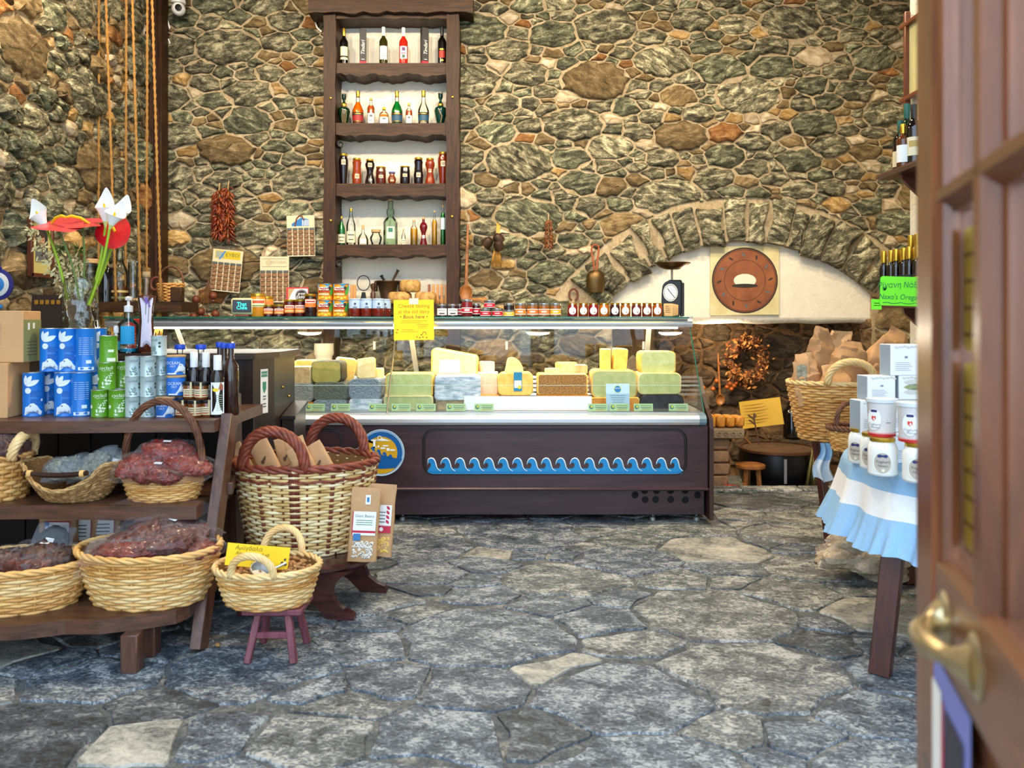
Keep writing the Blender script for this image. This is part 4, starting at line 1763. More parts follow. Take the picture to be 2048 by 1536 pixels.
Yc = 3.14
basket('oval_basket', 'wide oval honey-coloured basket of dried tomato bags at the near end of the low bench', (bx_(300, Yc), Yc, ZB), -.08, .272, .205, .205, .15, .205, 17, 26, WK, 1, rim_r=.012)
Yl = 3.08
basket('oval_basket', 'oval honey-coloured basket of dark dried figs on the low bench beside the rack edge', (bx_(38, Yl), Yl, ZB), .06, .262, .19, .205, .145, .165, 14, 26, WK, 2, rim_r=.012)
Yr = 3.34
basket('hooped_basket', 'round basket with a tall brown hoop handle holding bags of dried chilli', (bx_(328, Yr), Yr, ZT2), -.1, .172, .125, .135, .10, .125, 13, 24, [WK[1], WK[0]], 3, rim=WKD, rim_r=.011,
       handles=[((-.168, 0, .12), (.168, 0, .12), .285, .015, WKD, (0, -.02))])
Ys = 3.33
sg = basket('seagrass_basket', 'boat-shaped plaited seagrass basket with a dark wooden bar handle', (bx_(152, Ys), Ys, ZT2), 0, .205, .15, .10, .075, .155, 20, 40, WKS, 4, rim=WKS[0], rim_r=.008,
            dip=lambda a: 1 - .62 * max(0, abs(math.sin(a)) ** 3) * (1 if abs(math.cos(a)) < .62 else max(0, 1 - (abs(math.cos(a)) - .62) * 5)), p=.6)
for s in (-1, 1):
    m = MB()
    m.tube([(x, s * .145, .135 - .012 * math.cos(x * 11)) for x in np.linspace(-.125, .125, 10)], .0105, 8)
    hb_ = part('bar_handle', m, mat('dark_cane', rgb(42, 18, 14), .25, spec=.7), sg)
    for x in (-.105, .105):
        m = MB()
        m.tube([(x - .008, s * .145, .13), (x + .008, s * .145, .13)], .0145, 10)
        part('binding', m, WK[0], hb_)
Ye = 3.34
basket('thick_handled_basket', 'honey-coloured basket with a thick plaited handle at the far end of the middle shelf', (bx_(-36, Ye), Ye, ZT2), 0, .19, .15, .165, .125, .18, 11, 28, [WK[1], WK[0]], 5, rim_r=.012,
       handles=[((.165, -.075, .17), (.165, .075, .17), .10, .021, WK[2], (.03, 0))])

# great basket on the round table
gbk = basket('great_basket', 'largest basket, pale cane with red willow ribs and rim, on the round table', (bx_(613, 3.70), 3.70, .238), .05, .322, .265, .245, .20, .395, 30, 36, WKB, 6, rim=WKR, rim_r=.017, bands=True, p=.8,
             handles=[((-.24, -.175, .385), (.045, -.255, .385), .175, .025, WKR, (.0, -.02)), ((-.04, .262, .385), (.24, .185, .385), .175, .025, WKR, (.0, .02))])
packs = [((-.235, -.02, .26), .18, -.55, 'brown paper coffee packet at the left side of the great basket'), ((-.12, -.03, .28), .2, -.5, 'brown paper packet second from the left in the great basket'), ((.0, .03, .27), .16, -.35, 'short brown paper packet in the middle of the great basket'),
         ((.075, -.1, .265), .17, -.5, 'brown paper packet with a white sticker between the basket handles'), ((.15, -.075, .275), .21, -.55, 'tallest leaning brown paper packet in the great basket'), ((-.08, .1, .26), .19, -.3, 'brown paper packet at the back of the great basket')]
for i, (q, hh, ly, lb) in enumerate(packs):
    def pr(m, fn, i=i):
        m.shape(oval(-.012, .13, .008, .01, 8), fn, 1)
        m.shape(leafp(-.012, .13, .03, .006, .7), fn, 1)
        for k in range(4):
            m.shape(rect(-.028, .095 - k * .012, .02, .0975 - k * .012), fn, 1)
        if i == 3:
            m.shape(rect(-.02, .045, .012, .075), fn, 0)
    c = Vector(gbk.location) + Vector(q)
    kraft(lb, c, (-.25, ly, .1), .095, .235, .05, 20 + i, KR2, .003, pr, [PAPER, mat('brown_ink', rgb(92, 66, 44), .7)], group=None)
m = MB()
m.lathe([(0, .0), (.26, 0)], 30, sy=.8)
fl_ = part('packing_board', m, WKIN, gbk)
fl_.location = (0, 0, .24)

# standing packets of beans and corn on the round table
REDI = mat('label_red', rgb(190, 30, 62), .6)
LBLUE = mat('label_blue', rgb(52, 120, 176), .6)
GINK = mat('grey_ink', rgb(96, 104, 104), .7)
LGRN = mat('label_green_line', rgb(70, 132, 82), .6)


def window(kind):
    def ex(t, th):
        m = MB()
        R = random.Random(5)
        for i in range(70 if kind == 'beans' else 110):
            x, z = R.uniform(-.04, .04), R.uniform(.02, .085)
            if kind == 'beans':
                m.ball((x, -th(z / .3) + .001, z), .0065, 7, sc=(1.2, .7, 1))
                if R.random() < .6:
                    m.ball((x, -th(z / .3) - .0035, z), .0022, 5, 1)
            else:
                m.ball((x, -th(z / .3) + .001, z), .0048, 6, sc=(1, .7, 1.2))
        mm = [mat('white_beans', rgb(228, 220, 204), .4), mat('bean_eye', rgb(60, 40, 34), .5)] if kind == 'beans' else [mat('corn_yellow', rgb(238, 196, 96), .4, var=.2, scale=80)]
        part('window', m, mm, t, True, None, stuff=True)
    return ex


def bl1(m, fn):
    m.shape(rect(-.048, .115, .05, .215), fn, 0)
    m.shape(rect(-.048, .125, .05, .135), fn, 1)
    m.shape(rect(-.05, .115, -.046, .215), fn, 1)
    write(m, 'Giant Beans', .017, (0, .196), lambda a, b: Vector(fn(a, b)) + Vector((0, -.001, 0)), 4)
    for k in range(3):
        m.shape(rect(-.034, .158 + k * .009, .036, .161 + k * .009), fn, 3)
    m.shape(rect(-.042, .093, -.012, .122), lambda a, b: Vector(fn(a, b)) + Vector((0, -.001, 0)), 2)
    m.shape(rect(.0, .245, .022, .285), fn, 0)
    m.shape(rect(.006, .255, .016, .275), lambda a, b: Vector(fn(a, b)) + Vector((0, -.001, 0)), 2)


def bl2(m, fn):
    m.shape(rect(-.045, .135, .045, .225), fn, 0)
    m.shape(rect(-.045, .105, .045, .137), fn, 1)
    for s in (-1, 1):
        for k in range(4):
            m.shape(leafp(s * .036, .145 + k * .02, .022, .006, PI / 2 + s * .7), lambda a, b: Vector(fn(a, b)) + Vector((0, -.001, 0)), 1)
    for k in range(4):
        m.shape(rect(-.018, .15 + k * .014, .018, .154 + k * .014), lambda a, b: Vector(fn(a, b)) + Vector((0, -.001, 0)), 4)
    for x in (-.02, .004):
        m.shape(oval(x, .121, .009, n=12), lambda a, b: Vector(fn(a, b)) + Vector((0, -.001, 0)), 0)


LP = [PAPER, REDI, LBLUE, LGRN, GINK]
p = W(722, 1104, 3.44)
kraft('brown bag of white beans with an orange-edged label leaning on the great basket', (bx_(724, 3.46), 3.46, .238), (-.06, .06, .1), .125, .315, .06, 41, KR2, .004, bl1, LP, extra=window('beans'))
kraft('brown bag of yellow corn with a crimson label leaning on the great basket', (bx_(757, 3.54), 3.54, .238), (-.06, .07, .1), .115, .315, .06, 42, KR2, .004, bl2, LP, extra=window('corn'))
# paper bags behind the low bench baskets
for i, (px, Y, lb) in enumerate(((118, 3.42, 'brown bag with a red-bordered label standing behind the fig basket'), (160, 3.46, 'brown bag half hidden between two red-labelled bags on the bench'), (205, 3.48, 'brown bag with a red label nearest the tomato basket on the bench'))):
    kraft(lb, (bx_(px, Y), Y, ZB), (0, 0, .05 * i), .16, .30, .07, 50 + i, KR2, .004, lambda m, fn: (m.shape(rect(-.05, .14, .06, .235), fn, 0), m.tube([fn(a, b) for a, b in rect(-.048, .142, .058, .233)], .003, 4, True, 1), [m.shape(rect(-.03, .16 + k * .015, .04, .165 + k * .015), lambda a, b: Vector(fn(a, b)) + Vector((0, -.001, 0)), 4) for k in range(4)], m.shape(rect(-.048, .215, -.028, .235), lambda a, b: Vector(fn(a, b)) + Vector((0, -.0015, 0)), 2)), LP)

# bags in the bench and rack baskets
z0 = ZB + .205
for lb, px, Y, z, rot, L, Wd, th, sd, cm in (
        ('clear bag of dried tomatoes tilted up at the left of the tomato basket', 250, 3.10, .415, (.25, -.42, .25), .36, .2, .07, 61, TOM2),
        ('clear bag of dried tomatoes lying across the front of the tomato basket', 262, 3.03, .405, (.1, -.05, .15), .33, .17, .06, 62, TOM),
        ('clear bag of dried tomatoes heaped at the back of the tomato basket', 345, 3.20, .44, (.2, .25, -.3), .34, .22, .08, 63, TOM2),
        ('clear bag of dried tomatoes in the middle of the tomato basket', 330, 3.07, .425, (.15, -.12, .1), .30, .18, .07, 64, TOM2),
        ('clear bag with an empty flap on the right of the tomato basket', 378, 3.10, .40, (.1, .15, -.4), .26, .2, .05, 65, TOM)):
    pouch(lb, (bx_(px, Y), Y, z), rot, L, Wd, th, sd, cm, .5)
t = thing('empty_clear_bag', 'empty clear plastic bag flap standing up behind the dried tomato bags', 'bag', (bx_(268, 3.2), 3.2, .49), (1.1, -.25, .2))
part('film', sheet(.28, .17, .02, 71), FILM, t, True, None)
t = thing('empty_clear_bag', 'clear plastic flap at the back right above the tomato basket rim', 'bag', (bx_(368, 3.24), 3.24, .48), (1.2, .15, -.2))
part('film', sheet(.2, .15, .02, 72), FILM, t, True, None)
for lb, px, Y, z, rot, L, Wd, th, sd, cm in (
        ('large clear bag of dried figs rising over the fig basket', 88, 3.10, .345, (.1, .08, .1), .27, .20, .12, 66, FIG),
        ('clear bag of dried figs at the far side of the fig basket', 10, 3.12, .33, (.1, -.1, .1), .24, .2, .10, 67, FIG),
        ('purple-tinted bag of figs at the front of the fig basket', 50, 3.04, .345, (.05, .03, .0), .28, .14, .07, 68, TOM2)):
    pouch(lb, (bx_(px, Y), Y, z), rot, L, Wd, th, sd, cm, .35)
pouch('small dark bag standing up at the back of the fig basket', (bx_(102, 3.22), 3.22, .385), (.9, .2, .1), .15, .15, .04, 69, mat('black_olive_leaf', rgb(28, 34, 34), .6, var=.4, scale=40), .3, FILMD)
for lb, px, Y, z, rot, L, Wd, th, sd, cm in (
        ('topmost clear bag of dried chilli in the hooped basket', 335, 3.33, .735, (.2, .05, .05), .25, .15, .07, 81, CHI),
        ('clear bag of chilli flakes poking out right of the hooped basket', 375, 3.29, .69, (.25, .32, -.15), .25, .17, .06, 82, CHI),
        ('clear bag of dried chilli at the left of the hooped basket', 282, 3.27, .685, (.35, -.1, .2), .22, .17, .08, 83, CHI),
        ('lowest clear bag of dried chilli on the hooped basket rim', 318, 3.25, .66, (.3, .05, 0), .26, .15, .07, 84, TOM)):
    pouch(lb, (bx_(px, Y), Y, z), rot, L, Wd, th, sd, cm, .45)
for lb, px, Y, z, rot, L, Wd, th, sd in (
        ('cellophane bag of pale sage lying left in the seagrass basket', 130, 3.33, .665, (.5, -.2, .3), .17, .14, .06, 91),
        ('cellophane bag of sage with a pointed corner in the seagrass basket', 185, 3.34, .675, (.7, -.35, -.2), .19, .15, .06, 92),
        ('cellophane bag of sage beside the hooped basket handle', 232, 3.38, .67, (.8, .3, .2), .16, .14, .05, 93),
        ('cellophane bag of herbs low in the middle of the seagrass basket', 158, 3.31, .65, (.3, .1, 0), .17, .10, .05, 94)):
    pouch(lb, (bx_(px, Y), Y, z), rot, L, Wd, th, sd, HERB, .5, FILMD)
pouch('dark bag of dried fruit in the thick-handled basket', (bx_(8, 3.32), 3.32, .745), (.3, .1, .1), .22, .2, .13, 95, FIG, .35)

# almonds on the stool
ab = basket('almond_basket', 'small oval basket of almonds with two little handles on the maroon stool', (bx_(536, 3.08), 3.08, .197), -.05, .198, .158, .15, .115, .142, 14, 24, WK, 7, rim=WK[2], rim_r=.011,
            handles=[((-.085, -.146, .138), (.075, -.148, .138), .085, .014, WK[2], (0, -.02)), ((-.075, .148, .138), (.085, .146, .138), .10, .014, WK[2], (0, .03))])
ALM = mat('almond_shell', rgb(150, 102, 58), .6, var=.3, scale=50, col2=rgb(192, 146, 92), bump=.5, bscale=200)
m = MB()
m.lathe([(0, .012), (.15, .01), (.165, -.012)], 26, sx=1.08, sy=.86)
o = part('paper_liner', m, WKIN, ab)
o.location = (0, 0, .112)
am = MB()
am.lathe([(0, -.0145), (.006, -.0125), (.0098, -.005), (.0102, .002), (.007, .010), (.003, .0145), (0, .0165)], 9, sy=.72)
ame = am.make('almond', ALM)
R = random.Random(9)
for i in range(120):
    a, r = R.uniform(0, 2 * PI), math.sqrt(R.random()) * .94
    x, y = .168 * r * math.cos(a), .130 * r * math.sin(a)
    o = link('almond', ame, None, Vector(ab.location) + Vector((x, y, .128 + .014 * (1 - r) + R.uniform(-.006, .008))), (R.uniform(.9, 2.1), R.uniform(-.5, .5), R.uniform(0, 6)))
    tag(o, 'brown almond in its shell heaped in the small basket', 'almond', 'almonds in the small basket')
YS_ = mat('yellow_card', rgb(255, 210, 20), .65)
sg_ = thing('handwritten_card', 'yellow handwritten price card tucked behind the almond basket handle', 'sign', (bx_(515, 3.03), 3.03, .385), (-.2, .1, .05))
m = MB()
q = lambda a, b: (a, -.006 * math.cos(a * 16) - .0, b)
m.grid(lambda u, v: q((u - .5) * .235, (v - .5) * .082), 12, 3)
m.grid(lambda u, v: Vector(q((.5 - u) * .235, (v - .5) * .082)) + Vector((0, .002, 0)), 12, 3)
qq = lambda a, b: Vector(q(a, b)) + Vector((0, -.0012, 0))
write(m, 'Αμύγδαλα', .021, (-.035, .026), qq, 1, shear=.2)
write(m, 'Almonds in shell', .019, (-.02, .006), qq, 1, shear=.2)
write(m, 'village', .018, (.0, -.014), qq, 1, shear=.2)
write(m, '5.00€/kg', .018, (.01, -.031), qq, 1, shear=.2)
for a, b in ((.09, -.02), (.1, -.008), (.104, -.026)):
    m.shape(leafp(a, b, .012, .004, .8), qq, 2)
part('card', m, [YS_, mat('olive_ink', rgb(120, 112, 20), .7), mat('brown_ink', rgb(92, 66, 44), .7)], sg_, True, 30)
sc_ = MB()
sc_.lathe([(0, .0), (.036, 0), (.04, .012), (.04, .03), (.037, .03), (.036, .006), (0, .005)], 20)
sc_.tube([(.038, 0, .02), (.09, .02, .035)], .005, 6)
solo('metal_scoop', sc_, STEEL, 'small grey metal scoop lying in the almonds', 'scoop', Vector(ab.location) + Vector((.0, -.095, .135)), (.5, .1, .4))
al = link('almond', ame, None, (bx_(430, 3.1), 3.13, .009), (PI / 2, .2, .6))
tag(al, 'single almond fallen on the floor beside the leaning rack post', 'almond')
# ------------------------------------------------------------------ bottles, jars and tins
def face_cam(p):
    return math.atan2(-p[0], p[1])


PROF = {   # (radius, height) as shares of the greatest radius and of the whole height
    'wine': [(0, 0), (.9, 0), (1, .015), (1, .60), (.96, .65), (.72, .70), (.42, .75), (.36, .79), (.34, .97), (.38, .975), (.38, 1), (0, 1)],
    'oil': [(0, 0), (.92, 0), (1, .02), (1, .62), (.9, .69), (.55, .76), (.38, .80), (.36, 1), (0, 1)],
    'liqueur': [(0, 0), (.84, 0), (.9, .02), (1, .34), (.98, .44), (.7, .56), (.4, .66), (.36, .72), (.34, 1), (0, 1)],
    'ouzo': [(0, 0), (.92, 0), (1, .02), (1, .52), (.9, .60), (.5, .74), (.34, .84), (.32, 1), (0, 1)],
    'urn': [(0, 0), (.42, 0), (.5, .02), (.86, .32), (1, .44), (.86, .54), (.44, .60), (.34, .64), (.34, .70), (.2, .74), (.2, .8), (.34, .84), (.34, .97), (0, 1)],
    'flask': [(0, 0), (.9, 0), (1, .06), (1, .30), (.8, .46), (.34, .6), (.26, .7), (.26, 1), (0, 1)],
    'square': [(0, 0), (.94, 0), (1, .02), (1, .50), (.86, .56), (.54, .61), (.44, .64), (.54, .68), (.56, .76), (.42, .80), (.36, .84), (.36, 1), (0, 1)],
    'slim': [(0, 0), (.92, 0), (1, .02), (1, .60), (.8, .70), (.42, .76), (.36, .80), (.36, 1), (0, 1)],
    'hour': [(0, 0), (.86, 0), (1, .05), (.9, .2), (.62, .46), (.66, .58), (.92, .74), (.94, .82), (.7, .92), (.66, .95), (.7, 1), (0, 1)],
    'hour2': [(0, 0), (.9, 0), (.94, .06), (.5, .34), (.55, .44), (1, .62), (1, .68), (.7, .78), (.36, .82), (.32, 1), (0, 1)],
    'tall': [(0, 0), (.62, 0), (.66, .03), (.9, .5), (1, .72), (.94, .82), (.74, .9), (.78, .93), (.78, 1), (0, 1)],
    'bell': [(0, 0), (.84, 0), (.9, .03), (1, .36), (.86, .52), (.82, .72), (.92, .86), (.74, .92), (.78, .95), (.78, 1), (0, 1)],
    'jar': [(0, 0), (.93, 0), (1, .04), (1, .80), (.92, .86), (.92, 1), (0, 1)],
    'pot': [(0, 0), (.6, 0), (.72, .06), (1, .42), (.96, .55), (.66, .72), (.6, .82), (.74, .94), (.74, 1), (0, 1)],
    'hex': [(0, 0), (.94, 0), (1, .05), (1, .74), (.86, .83), (.86, 1), (0, 1)],
    'can': [(0, 0), (.98, 0), (1, .006), (1, .012), (.985, .02), (.985, .98), (1, .988), (1, .996), (.97, 1), (.94, .992), (0, .988)],
    'tub': [(0, 0), (.84, 0), (.86, .02), (.98, .97), (1, .98), (1, 1), (0, 1)],
}
CLEAR = glass('bottle_glass', (.95, .97, .96), .03, 1.5)
CLEARG = glass('green_tint_glass', (.72, .88, .78), .03, 1.5)
DKG = mat('black_glass', rgb(12, 10, 12), .08, spec=.8)
GOLD = mat('gold_foil', rgb(214, 172, 60), .28, .85)
SILV = mat('silver_lid', rgb(200, 200, 200), .25, .9)
CORK = mat('cork', rgb(196, 158, 110), .8, var=.2, scale=90)
CREAM = mat('cream_label', rgb(232, 220, 184), .6)
_LM = {}


def glossy(r, g, b, n=None):
    n = n or 'liquid_%d_%d_%d' % (r, g, b)
    return mat(n, rgb(r, g, b), .08, spec=.7)


def flatc(r, g, b):
    return mat('print_%d_%d_%d' % (r, g, b), rgb(r, g, b), .55)


def shell(m, r, z0, z1, half, mi, n=10, turn=0.0):
    m.lathe([(r, z0), (r, z1)], max(n, int(half * 12)), m=mi, a0=turn - half, a1=turn + half)


def vessel(name, label, cat, loc, kind, r, h, body, cap=None, cap_from=.8, liquid=None, level=.7, labels=(), rot=None, group=None, n=18, cap_r=None, sy=1.0, prints=None, pm=(), capname=None):
    """lathe-turned bottle, jar or tin; labels: (z0, z1, half angle, colours ..) as shares of the height"""
    loc = Vector(loc)
    t = thing(name, label, cat, loc, face_cam(loc) if rot is None else rot, group)
    P = PROF[kind]
    if kind in ('hex',):
        n = 6 if n == 18 else n
    m = MB()
    pr = [(a * r, b * h) for a, b in P]
    m.lathe(pr, n, sy=sy)
    part('body', m, body, t, True, 35)
    if liquid:
        m = MB()
        q = [(a * r * .92, max(.003, b * h)) for a, b in P if b <= level]
        last = q[-1][0]
        # radius at the level
        for (a0, b0), (a1, b1) in zip(P, P[1:]):
            if b0 <= level <= b1 and b1 > b0:
                last = (a0 + (a1 - a0) * (level - b0) / (b1 - b0)) * r * .92
        m.lathe(q + [(last, level * h), (0, level * h)], n, sy=sy)
        part('contents', m, liquid, t, True, 35)
    if cap:
        m = MB()
        rr = 0
        for a, b in P:
            if b >= cap_from:
                rr = max(rr, a)
        rr = (cap_r or rr) * r * 1.06
        z0 = cap_from * h
        m.lathe([(rr * .97, z0), (rr, z0 + .002), (rr, h * .992), (rr * .93, h * 1.004), (0, h * 1.004)], n)
        part(capname or ('lid' if kind in ('jar', 'pot', 'hex', 'tub', 'tall', 'hour', 'bell') else 'cap'), m, cap, t, True, 35)
    if labels or prints:
        m = MB()
        mats = []
        for lb in labels:
            z0, z1, half, mt_ = lb[:4]
            zz = (z0 + z1) / 2
            ra = 0
            for (a0, b0), (a1, b1) in zip(P, P[1:]):
                if b0 <= zz <= b1 and b1 > b0:
                    ra = a0 + (a1 - a0) * (zz - b0) / (b1 - b0)
            off = .0012 + .0006 * len(mats)
            if mt_ not in mats:
                mats.append(mt_)
            shell(m, ra * r + off, z0 * h, z1 * h, half, mats.index(mt_))
        base = len(mats)
        mats += list(pm)
        if prints:
            prints(m, lambda off=.003, turn=0.0: wrapc(r + off, 0, turn), base)
        if sy != 1:
            m.v = [(x, y * sy - .001, z) for x, y, z in m.v]
        part('printed_label', m, mats, t, True, 35)
    return t


def on(px, Y, z):
    return Vector((bx_(px, Y), Y, z))


# ---- four rows of bottles in the tall shelf
YB = 6.60
s1, s2, s3, s4, s5 = SHZ
hp = lambda y0, y1: (y1 - y0) * YB / F
BB = 'bottles on the tall shelf'
vessel('wine_bottle', 'dark wine bottle with a cream label and gold capsule on the top shelf', 'bottle', on(688, YB, s1), 'wine', .036, .315, DKG, GOLD, .80, labels=[(.16, .50, .9, CREAM), (.22, .26, .92, flatc(30, 26, 24))])
vessel('wine_bottle', 'green wine bottle with a white capsule and white label on the top shelf', 'bottle', on(767, YB, s1), 'wine', .036, .325, glossy(44, 42, 10), WHITE, .78, labels=[(.16, .50, .9, PAPER), (.30, .31, .7, flatc(190, 150, 170)), (.36, .37, .7, flatc(190, 150, 170)), (.24, .25, .7, GINK)])
vessel('wine_bottle', 'red rose wine bottle with a white capsule on the top shelf', 'bottle', on(807, YB, s1), 'wine', .037, .32, glossy(176, 34, 20), WHITE, .78, labels=[(.18, .50, .8, PAPER), (.38, .47, .35, flatc(96, 44, 110)), (.2, .28, .3, flatc(60, 90, 70)), (.3, .34, .5, flatc(190, 120, 150))])
vessel('wine_bottle', 'black wine bottle with a red and gold label at the end of the top shelf', 'bottle', on(884, YB, s1), 'wine', .036, .325, DKG, BLACK, .78, labels=[(.2, .38, .7, flatc(170, 44, 30)), (.40, .43, .6, GOLD), (.12, .15, .4, GOLD)])
for px, lb, hh in ((726, 'tall black gift box with a red foot left of the white-capped wine', .305), (849, 'tall black gift box with a red foot right of the rose wine', .315)):
    p = on(px, YB, s1)
    t = thing('gift_box', lb, 'box', p, face_cam(p) + (.0 if px == 726 else .35))
    m = MB()
    m.box((0, 0, hh / 2 + .02), (.056, .056, hh - .04), 0, .002)
    m.box((0, 0, .02), (.0562, .0562, .04), 1, .002)
    part('carton', m, [flatc(44, 42, 46), flatc(216, 26, 50)], t, False)
    m = MB()
    write(m, 'Tindari', .042, (0, .14), lambda a, b: (-b + .14 + a * 0, -.0288, .15 + a), 0, shear=.25)
    m.shape(rect(-.014, .052, .012, .056), lambda a, b: (a, -.0288, b), 0)
    part('lettering', m, [PAPER], t, False)
# second shelf
def drop(px, kind, r, y0, body, cap, cf, lb, cat='bottle', sh=s2, bot=246, name='liqueur_bottle', Y=YB, **kw):
    return vessel(name, lb, cat, on(px, Y, sh), kind, r, (bot - y0) * Y / F, body, cap, cf, **kw)
t = drop(688, 'urn', .053, 182, glossy(6, 40, 22), CLEAR, .86, 'dark green urn decanter with a string and glass stopper at the left of the liqueurs', name='decanter')
for dx in (-.012, .012, .0):
    m = MB()
    m.tube([(dx * .4, -.02, .17), (dx, -.05, .12), (dx * 1.4, -.054, .07), (dx, -.035, .02)], .0022, 4)
    part('string', m, CORK, t)
m = MB(); m.lathe([(.02, .155), (.024, .16), (.024, .178), (.02, .184)], 12); part('collar', m, GOLD, t)
t = drop(881, 'urn', .053, 180, glossy(4, 48, 40), CLEAR, .86, 'dark green urn decanter with a string against the right upright', name='decanter')
m = MB(); m.tube([(.0, -.02, .17), (-.014, -.05, .12), (.012, -.054, .07), (.0, -.035, .02)], .0026, 4); part('string', m, CORK, t)
m = MB(); m.lathe([(.02, .155), (.024, .16), (.024, .178), (.02, .184)], 12); part('collar', m, GOLD, t)
STRIPE = lambda c: [(.08, .36, 1.1, flatc(24, 22, 26)), (.12, .28, 1.12, c), (.31, .325, 1.1, GOLD), (.10, .108, 1.1, GOLD)]
drop(716, 'liqueur', .0475, 177, CLEAR, GOLD, .84, 'orange liqueur bottle with a red label and gold cap', liquid=glossy(220, 98, 6), level=.68, labels=STRIPE(flatc(150, 24, 30)))
drop(794, 'liqueur', .0475, 177, CLEAR, GOLD, .84, 'green liqueur bottle with a blue label and gold cap', liquid=glossy(6, 112, 40), level=.70, labels=STRIPE(flatc(22, 74, 104)))
drop(847, 'liqueur', .0475, 176, CLEAR, GOLD, .84, 'clear liqueur bottle with a blue label and gold cap', labels=STRIPE(flatc(22, 74, 104)))
LBW = [(.05, .44, .95, PAPER), (.3, .38, .35, GINK), (.16, .18, .6, GINK)]
drop(742, 'oil', .031, 191, CLEAR, GOLD, .93, 'tall narrow amber bottle with a white label and gold cap', liquid=glossy(170, 76, 24), level=.72, labels=LBW)
drop(768, 'oil', .040, 209, CLEAR, GOLD, .86, 'squat amber bottle with a white label and gold cap', liquid=glossy(196, 128, 30), level=.58, labels=LBW, n=8)
drop(818, 'oil', .028, 201, CLEAR, GOLD, .90, 'small amber bottle with a white label between green and clear liqueurs', liquid=glossy(166, 70, 22), level=.66, labels=LBW)
# third shelf: preserves
OV = lambda z, hh=.16: [(z - hh / 2, z + hh / 2, .42, CREAM), (z - hh / 3.2, z + hh / 3.2, .34, flatc(150, 140, 118))]
def jar3(px, kind, r, y0, c, lb, z=.5, cap=GOLD, cf=.93, name='preserve_jar', **kw):
    return vessel(name, lb, 'jar', on(px, YB, s3), kind, r, (367 - y0) * YB / F, glossy(*[int(x * .72) for x in c]), cap, cf, labels=OV(z), **kw)
jar3(687, 'tall', .040, 304, (30, 10, 20), 'tall tapering jar of black preserve at the left end of the third shelf', .72)
jar3(714, 'bell', .041, 313, (186, 74, 28), 'orange waisted jar of preserve, second on the third shelf', .32)
jar3(740, 'hour', .043, 315, (24, 8, 18), 'black hourglass jar of preserve, third on the third shelf', .76)
jar3(762, 'jar', .042, 330, (112, 34, 14), 'plain round jar of red-brown preserve on the third shelf', .45)
t = jar3(784, 'pot', .035, 340, (150, 62, 22), 'smallest pot-bellied preserve jar with a blue ribbon', .35, flatc(70, 80, 160), .9)
jar3(810, 'jar', .042, 329, (26, 12, 18), 'plain round jar of black preserve on the third shelf', .5)
jar3(837, 'bell', .041, 312, (26, 10, 22), 'black waisted jar of preserve right of the black round jar', .36)
jar3(860, 'hour', .043, 313, (176, 62, 24), 'orange-red hourglass jar of preserve on the third shelf', .55)
jar3(886, 'tall', .044, 301, (150, 44, 14), 'tall red-amber jar against the right upright of the third shelf', .64)
# fourth shelf
LB4 = [(.08, .38, 1.0, CREAM), (.26, .30, .7, GINK), (.14, .17, .5, flatc(90, 70, 50))]
drop(683, 'ouzo', .032, 431, CLEARG, GOLD, .92, 'green bottle with a cream label at the left of the fourth shelf', sh=s4, bot=489, liquid=glossy(4, 120, 40), level=.82, labels=LB4, name='spirit_bottle')
drop(702, 'ouzo', .038, 415, CLEAR, GOLD, .92, 'tall clear bottle with a cream label on the fourth shelf', sh=s4, bot=489, labels=LB4, name='spirit_bottle')
drop(726, 'flask', .044, 448, CLEAR, CORK, .80, 'squat clear flask with a cork on the fourth shelf', sh=s4, bot=489, labels=[(.1, .32, .5, flatc(206, 214, 214))], name='glass_flask')
drop(752, 'pot', .050, 457, CLEAR, CORK, .82, 'round heart-like clear flask with a cork on the fourth shelf', sh=s4, bot=489, name='glass_flask')
t = drop(781, 'square', .058, 397, CLEARG, CORK, .97, 'largest pale green glass bottle in the middle of the fourth shelf', sh=s4, bot=489, labels=[(.14, .4, .55, flatc(190, 214, 196)), (.28, .37, .3, flatc(40, 110, 90))], n=8, name='glass_bottle')
drop(807, 'ouzo', .018, 456, CLEAR, GOLD, .9, 'miniature clear bottle right of the largest green bottle', sh=s4, bot=489, labels=LB4, name='miniature_bottle')
drop(828, 'oil', .030, 438, CLEAR, CORK, .93, 'yellow bottle with a long neck on the fourth shelf', sh=s4, bot=489, liquid=glossy(206, 148, 12), level=.66, name='liqueur_bottle')
drop(847, 'hour2', .033, 432, glossy(96, 14, 20), CORK, .92, 'dark red hourglass bottle with a cork on the fourth shelf', sh=s4, bot=489, labels=[(.2, .36, .5, PAPER)], name='liqueur_bottle')
drop(869, 'slim', .022, 419, CLEAR, CORK, .95, 'tall slim yellow bottle on the fourth shelf', sh=s4, bot=489, liquid=glossy(206, 146, 8), level=.72, name='liqueur_bottle')
drop(886, 'slim', .021, 400, CLEAR, CORK, .86, 'tallest slim green bottle against the right upright of the fourth shelf', sh=s4, bot=489, liquid=glossy(4, 118, 40), level=.74, labels=[(.36, .62, .9, flatc(214, 232, 240))], name='liqueur_bottle')

